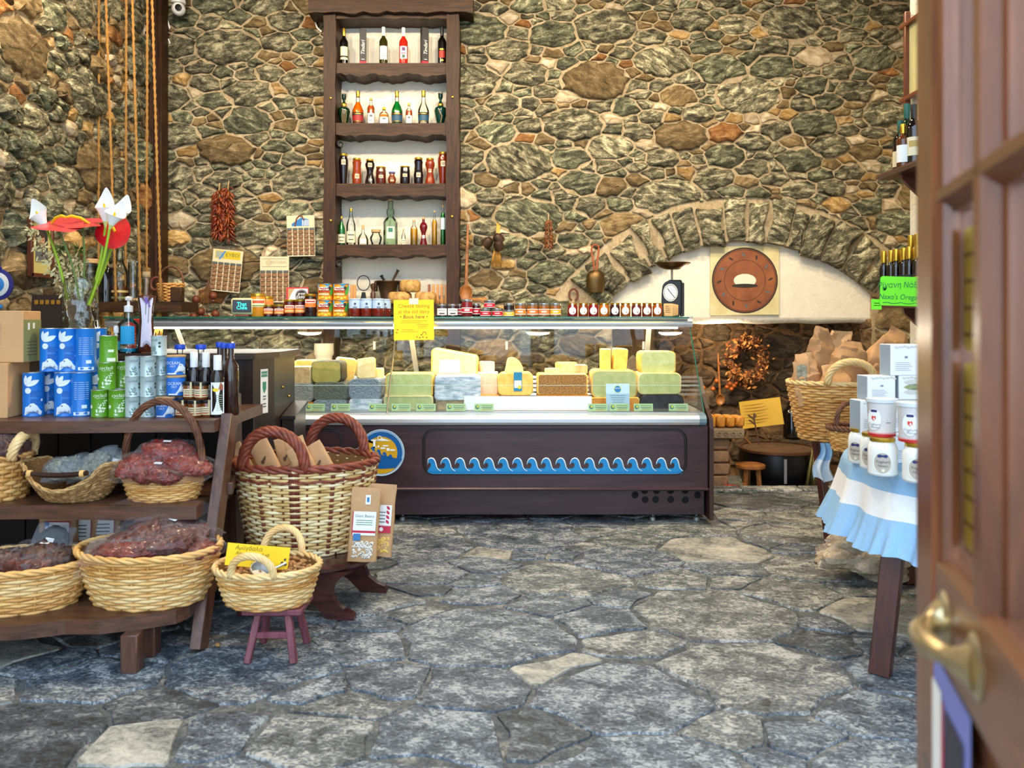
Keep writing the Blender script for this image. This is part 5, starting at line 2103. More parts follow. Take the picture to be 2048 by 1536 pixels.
# ---- jars on the counter top
YJ, ZJ = 5.53, 1.303
def top(px, kind, r, y0, body, cap, cf, lb, z=0.0, y=YJ, bot=631, name='jam_jar', cat='jar', **kw):
    return vessel(name, lb, cat, on(px, y, ZJ + z), kind, r, (bot - y0) * y / F, body, cap, cf, **kw)
SUN = lambda: [(.22, .68, 1.0, flatc(222, 120, 50)), (.5, .66, .9, flatc(236, 226, 220)), (.54, .60, .7, flatc(176, 44, 36)), (.30, .36, .8, flatc(250, 214, 150))]
top(516, 'jar', .052, 585, glossy(196, 128, 26), GOLD, .88, 'largest jar of golden honey beside the till display', labels=[(.42, .76, 1.0, CREAM), (.58, .7, .9, flatc(200, 90, 60)), (.45, .5, .9, flatc(120, 140, 60))], name='honey_jar')
top(533, 'jar', .05, 590, glossy(200, 136, 20), GOLD, .88, 'golden honey jar half hidden behind the largest honey jar', y=5.66, labels=[(.42, .76, 1.0, flatc(220, 130, 60))], name='honey_jar')
ja = top(537, 'jar', .036, 607, glossy(60, 14, 20), GOLD, .84, 'small dark red jam jar beside the largest honey jar', labels=SUN())
dup(ja, 'small dark red jam jar, second right of the largest honey jar', on(558, YJ, ZJ))
jb = top(579, 'jar', .039, 597, glossy(70, 10, 18), GOLD, .88, 'medium dark red jam jar left of the tall jam jar', labels=SUN(), y=5.55)
dup(jb, 'medium dark red jam jar touching the tall jam jar', on(600, 5.55, ZJ))
top(621, 'jar', .042, 586, glossy(36, 10, 14), GOLD, .90, 'tall dark jam jar beside the stacked orange tins', labels=[(.42, .78, 1.0, flatc(222, 120, 50)), (.6, .75, .9, flatc(236, 226, 220)), (.64, .70, .7, flatc(176, 44, 36))])
def tinprint(m, fn, b):
    f1, f2, f3 = fn(.0028), fn(.0034), fn(.004)
    m.shape(rect(-.06, .082, .09, .112, 8), f1, b)                       # sky
    m.shape(squircle(-.012, .078, .07, .022, .01), f2, b + 1)             # white name plate
    for i in range(5):
        m.shape(rect(-.04 + i * .012, .074, -.031 + i * .012, .084), f3, b + 2)
    m.shape(rect(-.06, .054, .03, .066, 6), f2, b + 2)                     # dark roofs
    m.shape(rect(-.05, .036, .02, .046, 5), f2, b + 1)
    for i in range(4):
        m.shape(rect(-.046 + i * .016, .038, -.036 + i * .016, .044), f3, b + 4)
    m.shape(leafp(.035, .03, .075, .016, 1.2), f2, b + 3)
    m.shape(oval(.03, .083, .012, n=12), f3, b + 5)
    for x, z in ((-.045, .014), (-.02, .02), (.005, .013), (.028, .018)):
        m.shape(oval(x, z, .011, .009, 10), f2, b + 4)
OT = mat('tin_orange', rgb(226, 146, 30), .35, spec=.5)
tn = vessel('preserve_tin', 'bottom left orange preserve tin of the stack of four', 'tin', on(650, 5.53, ZJ), 'can', .053, .113, OT, GOLD, .985, prints=tinprint, pm=[flatc(64, 150, 196), PAPER, flatc(176, 60, 34), flatc(70, 150, 60), flatc(236, 190, 60), flatc(40, 40, 48)], cap_r=.98, capname='rim')
dup(tn, 'bottom right orange preserve tin of the stack of four', on(681, 5.53, ZJ))
dup(tn, 'top left orange preserve tin of the stack of four', on(651, 5.53, ZJ + .1135))
dup(tn, 'top right orange preserve tin of the stack of four', on(681.5, 5.53, ZJ + .1135))
PB = flatc(178, 200, 226)
def honeyp(m, fn, b):
    f = fn(.004)
    m.shape(oval(0, .088, .008, n=12), f, b)
    for k in range(2):
        m.shape(rect(-.014, .066 - k * .008, .014, .069 - k * .008), f, b)
hn = top(710, 'jar', .040, 595, glossy(112, 26, 14), PB, .9, 'honey jar with a pale blue wrapper next to the orange tins', labels=[(.46, .9, PI, PB)], prints=honeyp, pm=[flatc(60, 72, 96)], name='honey_jar', y=5.5)
dup(hn, 'honey jar with a pale blue wrapper, middle of the front three', on(733, 5.5, ZJ))
dup(hn, 'honey jar with a pale blue wrapper nearest the yellow notice', on(757, 5.5, ZJ))
dup(hn, 'honey jar with a pale blue wrapper half hidden behind the yellow notice side', on(770, 5.62, ZJ))
WL = [(.12, .66, 1.1, PAPER), (.2, .3, .5, flatc(70, 20, 40)), (.48, .52, .7, GINK)]
jw = top(884, 'jar', .036, 606, glossy(40, 14, 26), SILV, .82, 'dark jam jar with a white label right of the yellow notice', labels=WL)
dup(jw, 'dark jam jar with a white label, second right of the yellow notice', on(905.5, YJ, ZJ))
RL = lambda lo, hi, c=(200, 24, 50): [(lo, hi, 1.2, flatc(*c)), (lo - .05, lo, 1.2, PAPER), (hi, hi + .05, 1.2, PAPER), ((lo + hi) / 2 - .04, (lo + hi) / 2 + .05, .45, PAPER)]
top(920, 'jar', .034, 606, glossy(60, 10, 24), SILV, .82, 'dark jam jar half hidden behind the tallest red jar', y=5.6, labels=RL(.2, .6))
top(934, 'jar', .038, 597, glossy(110, 14, 22), SILV, .87, 'tallest red jam jar with a silver lid', labels=RL(.28, .48), y=5.5)
top(952, 'jar', .034, 605, glossy(60, 10, 24), SILV, .84, 'red-labelled jam jar behind the tallest red jar', y=5.58, labels=RL(.24, .6))
js = vessel('jam_jar', 'red-labelled low jam jar, left foot of the little pyramid', 'jar', on(971, 5.5, ZJ), 'jar', .038, .056, glossy(60, 8, 22), SILV, .76, labels=RL(.16, .62))
dup(js, 'red-labelled low jam jar, right foot of the little pyramid', on(994.5, 5.5, ZJ))
dup(js, 'red-labelled low jam jar on top of the little pyramid', on(979, 5.5, ZJ + .0565))
jo = vessel('jam_jar', 'yellow-labelled low jam jar under a dark jar', 'jar', on(1018, 5.5, ZJ), 'jar', .038, .046, glossy(90, 50, 14), SILV, .76, labels=RL(.16, .66, (226, 178, 30)))
vessel('jam_jar', 'low dark jam jar on top of the yellow-labelled one', 'jar', on(1018, 5.5, ZJ + .0465), 'jar', .036, .044, glossy(30, 14, 14), SILV, .66)
for i, (px, c, lb) in enumerate(((1041, (226, 130, 40), 'apricot jam jar with an orange label next to the dark jar'), (1065, (226, 118, 50), 'apricot jam jar with an orange label, second of four'), (1088, (230, 120, 60), 'peach jam jar with a salmon label, third of four'), (1111, (230, 170, 40), 'peach jam jar with a yellow label, last of the four silver lids'))):
    vessel('jam_jar', lb, 'jar', on(px, 5.5, ZJ), 'jar', .0385, .092, glossy(126, 72, 16), SILV, .82, labels=RL(.2, .52, c))
cols = [(120, 16, 20), (124, 50, 18), (126, 12, 24), (168, 88, 14), (52, 16, 24), (140, 74, 20), (96, 26, 30), (110, 40, 20), (142, 64, 18)]
wd_ = ['dark red jam, leftmost of nine with round labels', 'brown jam, second of nine with round labels', 'crimson jam, third of nine with round labels', 'amber jam, fourth of nine with round labels', 'near-black jam, middle of nine with round labels', 'light brown jam, sixth of nine with round labels', 'dull purple jam, seventh of nine with round labels', 'red-brown jam, eighth of nine with round labels', 'orange-brown jam nearest the wooden cards']
for i, (px, c, lb) in enumerate(zip((1145, 1167, 1187, 1208, 1230, 1251, 1273, 1294, 1315), cols, wd_)):
    def rl(m, fn, b, i=i):
        f, g = fn(.002), fn(.003)
        m.shape(oval(0, .040, .026, n=16), f, b, 2)
        m.shape(rect(-.007, .06, .007, .09), f, b)
        m.shape(rect(-.016, .044, .014, .047), g, b + 1)
        m.shape(oval(.008, .030, .006, .005, 8), g, b + 2)
    vessel('jam_jar', 'hexagonal-looking jar of ' + lb, 'jar', on(px, 5.5, ZJ), 'hex', .0345, .094, glossy(*c), GOLD, .87, n=10, prints=rl, pm=[PAPER, GINK, flatc(*[min(255, x + 60) for x in c])])
for i in range(4):
    m = MB()
    m.box((0, 0, .045), (.07 - .012 * i, .012, .09 - .004 * i), b=.006)
    o = solo('wooden_card', m, mat('thin_plywood', rgb(206, 164, 112), .6, var=.15, scale=30), ['thin wooden recipe card, front of the leaning stack', 'thin wooden recipe card, second of the leaning stack', 'thin wooden recipe card, third of the leaning stack', 'thin wooden recipe card at the back of the stack'][i], 'card', on(1337 + i * 5, 5.5 + i * .016, ZJ), .15, 'wooden cards on the counter')
    if i == 0:
        l = MB()
        for k in range(4):
            l.shape(rect(-.025, .03 + k * .013, .012 - k * .004, .033 + k * .013), flat((0, -.0066, 0)), 0)
        part('burnt_lettering', l, mat('brown_ink', rgb(92, 66, 44), .7), o, False)

# ---- tins, boxes and bottles on the upper shelf of the rack
ZR = ZT1
TB = mat('tin_blue', rgb(24, 118, 206), .3, spec=.5)
TBD = flatc(14, 96, 178)
TW = flatc(224, 232, 238)
def blueprint(m, fn, b, front=True):
    f1, f2, f3 = fn(.0012), fn(.0018), fn(.0026)
    if front:
        m.shape(leafp(-.034, .135, .05, .010, 1.0), f1, b)
        m.shape(leafp(-.03, .132, .058, .011, .45), f1, b)
        m.shape(leafp(-.036, .138, .042, .008, 1.45), f1, b)
        m.shape(oval(-.022, .112, .013, .013, 14), f1, b)
        for z in (.05, .085):
            m.shape(rect(-.012, z, .034, z + .026, 4), f1, b + 1)
        m.shape([(-.038, .006), (.03, .006), (.036, .02), (.026, .028), (.014, .046), (.0, .058), (-.012, .056), (-.02, .046), (-.034, .04)], f2, b, 3)
        m.shape(oval(-.012, .046, .003, n=8), f3, b + 2)
        write(m, 'cycladi', .017, (-.004, .02), f3, b + 2, shear=.1)
        m.shape(oval(.034, .07, .005, .006, 8), f2, b)
    else:
        for k in range(9):
            m.shape(rect(-.03, .075 + k * .009, .03, .0765 + k * .009, 4), f1, b)
        m.shape(rect(-.034, .006, .034, .02, 4), f1, b)
        m.shape(rect(.0, .035, .022, .05, 3), f1, b)
bt = vessel('tall_blue_tin', 'tall blue olive-oil tin, first of the front row beside the carton', 'tin', on(67, 3.50, ZR), 'can', .0435, .190, TB, SILV, .992, prints=blueprint, pm=[TW, TBD, flatc(30, 60, 110)], cap_r=.97, capname='rim')
bk = vessel('tall_blue_tin', 'tall blue tin turned to show its ruled back, right end of the front row', 'tin', on(163, 3.50, ZR), 'can', .0435, .190, TB, SILV, .992, prints=lambda m, fn, b: blueprint(m, fn, b, False), pm=[TW, TBD, flatc(30, 60, 110)], cap_r=.97, capname='rim')
ZR2 = ZR + .191
def bl(px, Y, z, lb, src=bt, tw=0.0):
    p = on(px, Y, z)
    return dup(src, lb, p, face_cam(p) + tw)
bl(130, 3.50, ZR, 'tall blue olive-branch tin in the middle of the front row')
bl(97, 3.60, ZR, 'tall blue tin behind the first front tin, lower row', tw=.3)
bl(116, 3.68, ZR, 'tall blue tin at the back between the lower front tins', tw=.2)
bl(188, 3.60, ZR, 'tall blue tin behind the ruled one, next to the green tins', tw=.5)
bl(101, 3.55, ZR2, 'tall blue tin on the upper layer nearest the cartons')
bl(137, 3.56, ZR2, 'tall blue tin with an olive branch, second on the upper layer', tw=-.1)
bl(172, 3.56, ZR2, 'ruled back of a tall blue tin on the upper layer', bk)
bl(193, 3.66, ZR2, 'tall blue tin at the far end of the upper layer by the vase', tw=.5)
TG = mat('tin_green', rgb(92, 152, 28), .3, spec=.5)
def sprig(m, f, mi, x, z, s=1.0, a=1.2):
    for k in range(5):
        m.shape(leafp(x + math.cos(a) * .008 * k * s, z + math.sin(a) * .008 * k * s, .014 * s, .003 * s, a + (.9 if k % 2 else -.9)), f, mi)
    m.shape([(x, z), (x + .001, z), (x + math.cos(a) * .05 * s, z + math.sin(a) * .05 * s), (x + math.cos(a) * .05 * s - .001, z + math.sin(a) * .05 * s)], f, mi)
def greenprint(m, fn, b):
    f1 = fn(.0014)
    write(m, 'cycladi', .022, (0, .093), f1, b, shear=.1)
    m.shape(rect(-.014, .08, .02, .082), f1, b)
    sprig(m, f1, b, -.02, .012, 1.2, .75)
    sprig(m, f1, b, .012, .02, .9, 2.0)
    sprig(m, f1, b, .01, .05, .7, 1.0)
    m.shape(oval(-.04, .045, .008, n=10), f1, b)
def greenback(m, fn, b):
    f1 = fn(.0014)
    m.shape(rect(-.002, .045, .022, .056), f1, b)
    m.shape(rect(-.006, .004, .03, .02, 3), f1, b)
    for k in range(4):
        m.shape(rect(-.02, .07 + k * .007, .012, .0715 + k * .007), f1, b + 1)
gt = vessel('green_tin', 'green herb tin, left of the bottom pair', 'tin', on(200, 3.47, ZR), 'can', .0365, .116, TG, SILV, .99, prints=greenprint, pm=[flatc(226, 236, 210), flatc(160, 196, 110)], cap_r=.97, capname='rim')
def gl_(px, Y, z, lb, src=gt, tw=0.0, group=None):
    p = on(px, Y, z)
    return dup(src, lb, p, face_cam(p) + tw)
gl_(235, 3.47, ZR, 'green herb tin, right of the bottom pair', tw=.15)
gl_(214, 3.50, ZR + .1165, 'green herb tin in the middle layer above the bottom pair', tw=-.1)
gl_(243, 3.58, ZR + .1165, 'green herb tin standing back beside the silver tins', tw=.3)
gl_(240, 3.58, ZR, 'green herb tin at the back of the lowest layer', tw=.6)
gbk_ = vessel('green_tin', 'topmost green tin showing its back label', 'tin', on(217, 3.51, ZR + .233), 'can', .0375, .116, TG, SILV, .99, prints=greenback, pm=[flatc(226, 236, 210), flatc(160, 196, 110)], cap_r=.97, capname='rim')
TS = mat('tin_silver_green', rgb(186, 204, 204), .3, .25, spec=.5)
def silverprint(m, fn, b):
    f1 = fn(.0014)
    write(m, 'cycladi', .015, (.0, .068), f1, b, shear=.1)
    sprig(m, f1, b, -.014, .01, .9, 1.0)
    sprig(m, f1, b, .012, .012, .7, 1.9)
    for z in (.04, .055):
        m.shape(oval(.029, z, .0055, n=10), f1, b + 1)
    m.shape(rect(.004, .008, .018, .012), f1, b)
stt = vessel('silver_tin', 'silver tin at the foot of the left column', 'tin', on(266, 3.47, ZR), 'can', .0322, .0865, TS, SILV, .985, prints=silverprint, pm=[flatc(110, 136, 134), flatc(60, 66, 40)], cap_r=.97, capname='rim')
for c, (px, Y) in enumerate(((266, 3.47), (296, 3.47), (322, 3.55))):
    for k in range(3):
        if c == 0 and k == 0:
            continue
        gl_(px, Y, ZR + k * .087, 'silver tin, %s of the %s column' % (('foot', 'middle', 'top')[k], ('left', 'right front', 'set-back')[c]), stt, (-.1, .1, .25)[c] + .07 * k)
gl_(318, 3.53, ZR + .262, 'single silver tin with dark olives printed, crowning the silver columns', stt, -.8)
TBS = mat('carton_blue', rgb(28, 108, 200), .45)
def saltprint(m, fn, b):
    f1, f2, f3 = fn(.0014), fn(.002), fn(.003)
    write(m, 'OCEAN', .018, (-.014, .052), f1, b)
    write(m, 'SALT', .011, (-.014, .038), f1, b)
    m.shape([(-.012, .004), (.045, .004), (.045, .03), (.03, .046), (.02, .05), (.012, .044), (.004, .026)], f2, b, 3)
    m.shape(oval(.02, .042, .0025, n=8), f3, b + 1)
    write(m, 'cycladi', .013, (.02, .015), f3, b + 1, shear=.1)
    m.shape(rect(-.04, .003, .0, .009, 3), f1, b)
sl = vessel('salt_drum', 'topmost blue salt drum with a cork lid', 'tin', on(352, 3.52, ZR + .178), 'can', .0395, .086, TBS, CORK, .90, prints=saltprint, pm=[TW, flatc(30, 60, 110)], cap_r=.99, capname='cork_lid')
gl_(352, 3.50, ZR + .09, 'blue salt drum in the middle of the stack', sl, .15)
gl_(331, 3.46, ZR, 'blue salt drum at the front foot of the stack', sl, -.05)
gl_(362, 3.54, ZR, 'blue salt drum hidden behind the honey jars', sl, .3)
HJ = [(.14, .60, 1.2, flatc(226, 214, 176)), (.2, .28, 1.0, flatc(190, 90, 40)), (.36, .40, .9, flatc(120, 90, 60)), (.48, .52, .9, flatc(120, 90, 60)), (.12, 1.0, .12, flatc(216, 200, 150))]
hj = vessel('small_honey_jar', 'small honey jar at the front left of the five', 'jar', on(365, 3.46, ZR), 'jar', .029, .074, glossy(120, 60, 16), BLACK, .80, labels=HJ)
gl_(390, 3.44, ZR, 'small honey jar in the middle of the front row', hj)
gl_(415, 3.47, ZR, 'small honey jar at the right of the front row', hj, .2)
gl_(380, 3.49, ZR + .075, 'small honey jar, left of the upper pair', hj, .1)
gl_(403, 3.47, ZR + .075, 'small honey jar, right of the upper pair', hj, -.1)
MOL = glossy(24, 14, 16)
ml = vessel('syrup_bottle', 'dark syrup bottle with a white cap, left of the three', 'bottle', on(388, 3.55, ZR + .0), 'oil', .030, .275, MOL, WHITE, .74, labels=[(.22, .48, 1.2, TW), (.36, .39, .7, flatc(120, 130, 150))], cap_r=.52)
gl_(412, 3.55, ZR, 'dark syrup bottle with a white cap, middle of the three', ml)
def figlab(m, fn, b):
    f1, f2 = fn(.0016), fn(.0022)
    m.shape(rect(-.031, .012, .031, .15, 6), f1, b)
    m.shape(oval(-.008, .118, .014, .008, 10), f2, b + 1)
    m.shape([(.004, .122), (.018, .115), (.026, .126), (.018, .146), (.012, .152)], f2, b + 2)
    for k in range(8):
        m.shape(rect(-.004, .03 + k * .009, .02, .033 + k * .009), f2, b + 3)
vessel('syrup_bottle', 'dark syrup bottle with a fig on its tall white label', 'bottle', on(435, 3.46, ZR), 'oil', .031, .265, MOL, WHITE, .76, prints=figlab, pm=[PAPER, flatc(240, 206, 40), flatc(160, 92, 60), flatc(150, 170, 150)], cap_r=.52)
BC = mat('blue_cap', rgb(20, 70, 190), .35)
AMB = glossy(48, 24, 14)
bb = vessel('vinegar_bottle', 'tall amber bottle with a blue cap behind the fig-label bottle', 'bottle', on(449, 3.56, ZR), 'oil', .034, .315, AMB, BC, .93, cap_r=.52)
gl_(462, 3.52, ZR, 'tall amber bottle with a blue cap at the end of the shelf', bb)
gl_(440, 3.68, ZR, 'amber bottle with a blue cap half hidden at the back of the shelf', bb)
cb_ = vessel('clear_bottle', 'clear bottle with a blue cap behind the salt drums', 'bottle', on(360, 3.66, ZR), 'oil', .038, .305, CLEAR, BC, .93, cap_r=.6)
gl_(402, 3.66, ZR, 'clear bottle with a blue cap behind the white-capped syrups', cb_)

# cartons at the far left
CT = mat('carton_brown', rgb(206, 158, 108), .75, var=.05, scale=12)
CTG = mat('carton_green', rgb(132, 136, 84), .75)
def carton(lb, loc, w, d, h, rot, prints, sidegreen=False):
    t = thing('cardboard_box', lb, 'box', loc, rot)
    m = MB()
    m.box((0, 0, h / 2), (w, d, h), 0, .003)
    if sidegreen:
        m.box((w / 2 + .0005, 0, h * .42), (.002, d * .98, h * .82), 1)
    part('carton', m, [CT, CTG], t, False)
    m = MB()
    prints(m, flat((0, -d / 2 - .0012, 0)), flat((w / 2 + .002, 0, 0), (0, 1, 0), (0, 0, 1)))
    part('print', m, [mat('brown_ink', rgb(92, 66, 44), .7), PAPER, flatc(60, 34, 20), flatc(120, 140, 170)], t, False)
    return t
def cp1(m, f, g):
    write(m, 'reichi', .035, (.05, .16), f, 0, shear=.3)
    write(m, 'farm', .03, (.05, .13), f, 0, shear=.3)
    m.shape(oval(.075, .125, .011, n=14), f, 3)
    m.tube([f(a, b) for a, b in ((.0, .055), (.05, .065), (.1, .06))], .0012, 4)
    for a in (.03, .05, .075):
        m.tube([f(a, .06), f(a - .008, .075), f(a + .004, .085)], .001, 4)
    for k in range(3):
        m.shape(rect(-.06, .02 + k * .008, .04, .022 + k * .008), f, 0)
carton('lower brown carton with a pencil-drawn twig at the left end of the upper shelf', (bx_(-25, 3.5), 3.48, ZR), .28, .2, .235, .12, cp1)
def cp2(m, f, g):
    for k in range(11):
        m.shape(rect(-.005, .075 + k * .009, .045, .0765 + k * .009), f, 0)
    m.shape(rect(-.115, .0, -.07, .12), f, 1)
    m.shape([(-.108, .12), (-.078, .12), (-.08, .155), (-.093, .165), (-.106, .155)], f, 2)
    m.tube([f(a, b) for a, b in ((-.065, .06), (-.05, .066), (-.03, .064))], .0014, 4)
    m.shape(rect(-.05, .14, -.03, .17), g, 1)
    m.shape(rect(.0, .145, .02, .17), g, 1)
    for k in range(5):
        m.shape(rect(-.06, .03 + k * .014, .04, .033 + k * .014), g, 0)
carton('upper brown carton with a green side and a bottle picture', (bx_(5, 3.52), 3.50, ZR + .2355), .265, .18, .222, .16, cp2, True)
# ------------------------------------------------------------------ cheeses in the case
def ch(n, c, c2=None, **kw):
    return mat('cheese_' + n, rgb(*c), kw.pop('rough', .45), var=.06 if c2 is None else 0, scale=kw.pop('scale', 24), col2=rgb(*c2) if c2 else None, bump=.12, bscale=60, sub=.0, **kw)


YEL = ch('yellow', (232, 184, 72), (246, 214, 118))
PALE = ch('pale', (236, 210, 140), (246, 228, 176))
OLIV = ch('olive', (158, 150, 72), (176, 166, 92))
GREENP = ch('pale_green', (176, 190, 122), (198, 206, 146))
TAN = ch('tan', (168, 138, 92), (206, 180, 136))
PINKS = ch('speckled', (226, 190, 160), (240, 216, 192), scale=90)
PEPPER = ch('pepper_crust', (86, 56, 24), (196, 140, 60), scale=110)
AMBER = ch('amber', (190, 118, 34), (214, 150, 60))
RINDD = ch('dark_rind', (52, 50, 40), (86, 82, 66))
RINDB = ch('black_rind', (26, 28, 32), (52, 54, 58), rough=.35)
WRAPG = film('wrap_grey', (.6, .6, .6), .75, (.34, .37, .37), .9, 40)
WRAPB = film('wrap_blue', (.6, .6, .6), .8, (.30, .38, .46), .9, 36)
WRAPW = mat('wrap_white_blue', rgb(120, 146, 170), .3, scale=14, col2=rgb(236, 244, 250), stretch=(1, 1, 3), detail=8, bump=.5)
WRAPD = film('wrap_dark', (.6, .6, .6), .8, (.16, .19, .16), .9, 44)
WRAPL = film('wrap_clear', (.96, .96, .95), .06, (.8, .82, .8), .7, 36)
ZK = .703


def cheese(label, px0, px1, py0, py1, Y, d, paste, rind=None, r=.03, rot=0.0, wrap=None, tilt=0.0, cat='cheese', wedge=0.0, name='cheese_piece', front_label=None, z=None):
    """a cut cheese: rounded face towards the glass, rind round its sides"""
    a, b = W(px0, py1, Y), W(px1, py0, Y)
    w, h = b.x - a.x, b.z - a.z
    t = thing(name, label, cat, ((a.x + b.x) / 2, Y + d / 2, a.z if z is None else z), (0, tilt, rot))
    sq = squircle(0, h / 2, w, h, min(r, w * .45, h * .45), 5)
    R = random.Random(int(px0))
    sq = [(x + R.uniform(-1, 1) * .0015, zz + R.uniform(-1, 1) * .0015 + wedge * (x / w) * zz) for x, zz in sq]
    m = MB()
    L = []
    for y, k in ((-d / 2, .94), (-d / 2 + .006, 1.0), (d / 2 - .012, 1.0), (d / 2, .94)):
        L.append(m.addv([(x * k, y, h / 2 + (zz - h / 2) * k) for x, zz in sq]))
    n = len(sq)
    for i in range(n):
        j = (i + 1) % n
        for q in range(3):
            m.face([L[q] + i, L[q] + j, L[q + 1] + j, L[q + 1] + i], 1 if rind else 0)
    m.face([L[0] + i for i in range(n)], 0)
    m.face([L[3] + i for i in range(n)][::-1], 0)
    part('paste', m, [paste, rind or paste], t, True, 40)
    if wrap:
        m = MB()
        sf = squircle(0, h / 2, w + .006, h + .004, min(r, w * .45, h * .45), 5)
        LL = []
        for y, k in ((-d / 2 - .002, .95), (-d / 2 + .004, 1.0), (d / 2 - .01, 1.0)):
            LL.append(m.addv([(x * k, y + R.uniform(-1, 1) * .0006, max(.0015, h / 2 + (zz - h / 2) * k)) for x, zz in sf]))
        for i in range(n):
            j = (i + 1) % n
            for q in range(2):
                m.face([LL[q] + i, LL[q] + j, LL[q + 1] + j, LL[q + 1] + i])
        m.face([LL[0] + i for i in range(n)])
        part('wrapping', m, wrap, t, True, 40)
    if front_label:
        m = MB()
        front_label(m, lambda u, v: (u, -d / 2 - .005, v))
        part('printed_label', m, [PAPER, flatc(26, 132, 180), flatc(226, 206, 60), GINK], t, False)
    return t


cheese('amber cheese block on the case floor at the till end', 562, 626, 805, 829, 5.20, .2, AMBER, AMBER, .01)
cheese('grey-wrapped wheel piece on the amber block at the till end', 560, 626, 767, 806, 5.22, .18, WRAPG and RINDD, RINDD, .04, wrap=WRAPG)
cheese('blue-grey cheese block on the case floor under the dark wrapped wheel', 628, 692, 801, 829, 5.20, .2, RINDD, RINDD, .02, wrap=WRAPB)
cheese('dark green-grey wrapped wheel piece under the olive cheese', 627, 694, 765, 803, 5.22, .2, RINDD, RINDD, .04, wrap=WRAPD)
cheese('cut olive-coloured cheese with a thin dark rind on the wrapped wheels', 623, 684, 722, 766, 5.24, .16, OLIV, RINDD, .035, rot=-.05)
cheese('yellow cheese block at the far till end of the case', 551, 586, 724, 768, 5.30, .14, YEL, YEL, .01, rot=.2)
cheese('tan cheese cube with a pale top beside the olive cheese', 584, 623, 733, 768, 5.24, .12, TAN, PALE, .006, rot=-.12)
cheese('yellow wrapped cheese behind the tan cube', 590, 628, 720, 765, 5.46, .12, YEL, YEL, .02, wrap=WRAPL)
cheese('yellow cheese wedge leaning behind the olive cheese', 664, 702, 716, 765, 5.42, .12, YEL, PALE, .02, rot=.3, tilt=.12, wrap=WRAPL)
cheese('blue-white wrapped block on the case floor left of the pane post', 698, 764, 798, 829, 5.20, .2, WRAPW, WRAPW, .02)
cheese('dark blue-grey wrapped wheel piece left of the pane post', 698, 762, 758, 800, 5.22, .2, RINDD, RINDD, .04, wrap=WRAPB)
cheese('pale yellow cheese wedge on the dark blue wrapped wheel', 708, 746, 718, 757, 5.26, .16, PALE, YEL, .02, rot=.25, wedge=.15)
cheese('small white cheese offcut behind the pane post', 742, 764, 737, 760, 5.36, .1, PALE, PALE, .008)
cheese('lower pale green cheese on the case floor', 767, 866, 792, 829, 5.20, .22, GREENP, PALE, .015, wrap=WRAPL)
cheese('upper pale green cut cheese with a yellow rind', 771, 866, 747, 793, 5.22, .2, GREENP, YEL, .02)
cheese('largest yellow cheese rising above the others', 862, 955, 704, 752, 5.40, .24, PALE, YEL, .03, wedge=-.35, front_label=lambda m, f: m.shape(rect(-.10, .02, .04, .11), f, 0))
cheese('speckled cheese on the case floor under the white-wrapped block', 874, 930, 800, 829, 5.22, .2, TAN, TAN, .015, wrap=WRAPL)
cheese('white-blue wrapped cheese block in the middle of the case', 868, 960, 752, 801, 5.20, .2, WRAPW, WRAPW, .025, rot=.04)
cheese('pink speckled cheese block right of the white-wrapped one', 948, 996, 745, 792, 5.42, .14, PINKS, PINKS, .008)
cheese('small crumbly white cheese chunk on the speckled block', 960, 986, 723, 745, 5.46, .08, PINKS, PINKS, .006, rot=.4)
for a, b, lb in ((958, 1000, 'orange cheese slice pack under the speckled block'), (1000, 1060, 'flat orange cheese pack under the labelled yellow cheese')):
    cheese(lb, a, b, 790, 829, 5.36, .16, AMBER, AMBER, .01)
def yl(m, f):
    m.shape(rect(-.01, .03, .045, .155), f, 1)
    m.shape(rect(-.006, .05, .041, .1), lambda a, b: Vector(f(a, b)) + Vector((0, -.001, 0)), 0)
    m.shape(oval(.028, .055, .012, n=10), lambda a, b: Vector(f(a, b)) + Vector((0, -.002, 0)), 2)
cheese('yellow peppered cheese with a blue label', 995, 1066, 746, 791, 5.30, .18, YEL, YEL, .035, front_label=yl)
# pointed half wheel standing on it
m = MB()
pts = [(.075 * math.cos(t), .105 * math.sin(t)) for t in np.linspace(0, PI * .62, 12)] + [(-.05, 0)]
m.prism(pts, -.025, .025, axis='y')
solo('cheese_wedge', m, PALE, 'pointed yellow wedge standing on the labelled peppered cheese', 'cheese', W(1024, 746, 5.36), .1, smooth=False)
cheese('low cheese block under the pepper-crusted cheese', 1074, 1178, 790, 829, 5.30, .2, AMBER, AMBER, .01)
cheese('flat wide pepper-crusted cheese', 1074, 1176, 748, 790, 5.30, .2, PEPPER, YEL, .02)
cheese('round white cheese lying left on the pepper-crusted one', 1090, 1122, 737, 748, 5.38, .08, PALE, PALE, .012)
cheese('pale cheese chunk in the middle on the pepper-crusted one', 1114, 1152, 725, 748, 5.40, .09, PALE, YEL, .012, rot=.4)
cheese('tan cheese chunk right on the pepper-crusted one', 1150, 1175, 730, 748, 5.40, .1, TAN, PALE, .01)
cheese('orange cheese base under the big yellow-green cheese', 1180, 1280, 795, 829, 5.24, .22, AMBER, YEL, .015)
cheese('big yellow-green wrapped cheese behind the blue card', 1183, 1275, 741, 796, 5.26, .22, GREENP, YEL, .04, wrap=WRAPL)
cheese('narrow upright yellow wedge, left of the standing pair', 1203, 1222, 698, 742, 5.36, .14, YEL, YEL, .008)
cheese('tilted upright yellow wedge, right of the standing pair', 1226, 1253, 697, 741, 5.36, .14, YEL, YEL, .012, tilt=.08)
cheese('black-rinded cheese wheel on the case floor', 1280, 1368, 788, 829, 5.22, .24, RINDB, RINDB, .05)
cheese('wide pale green cheese on the black wheel', 1276, 1363, 746, 789, 5.22, .24, GREENP, PALE, .035)
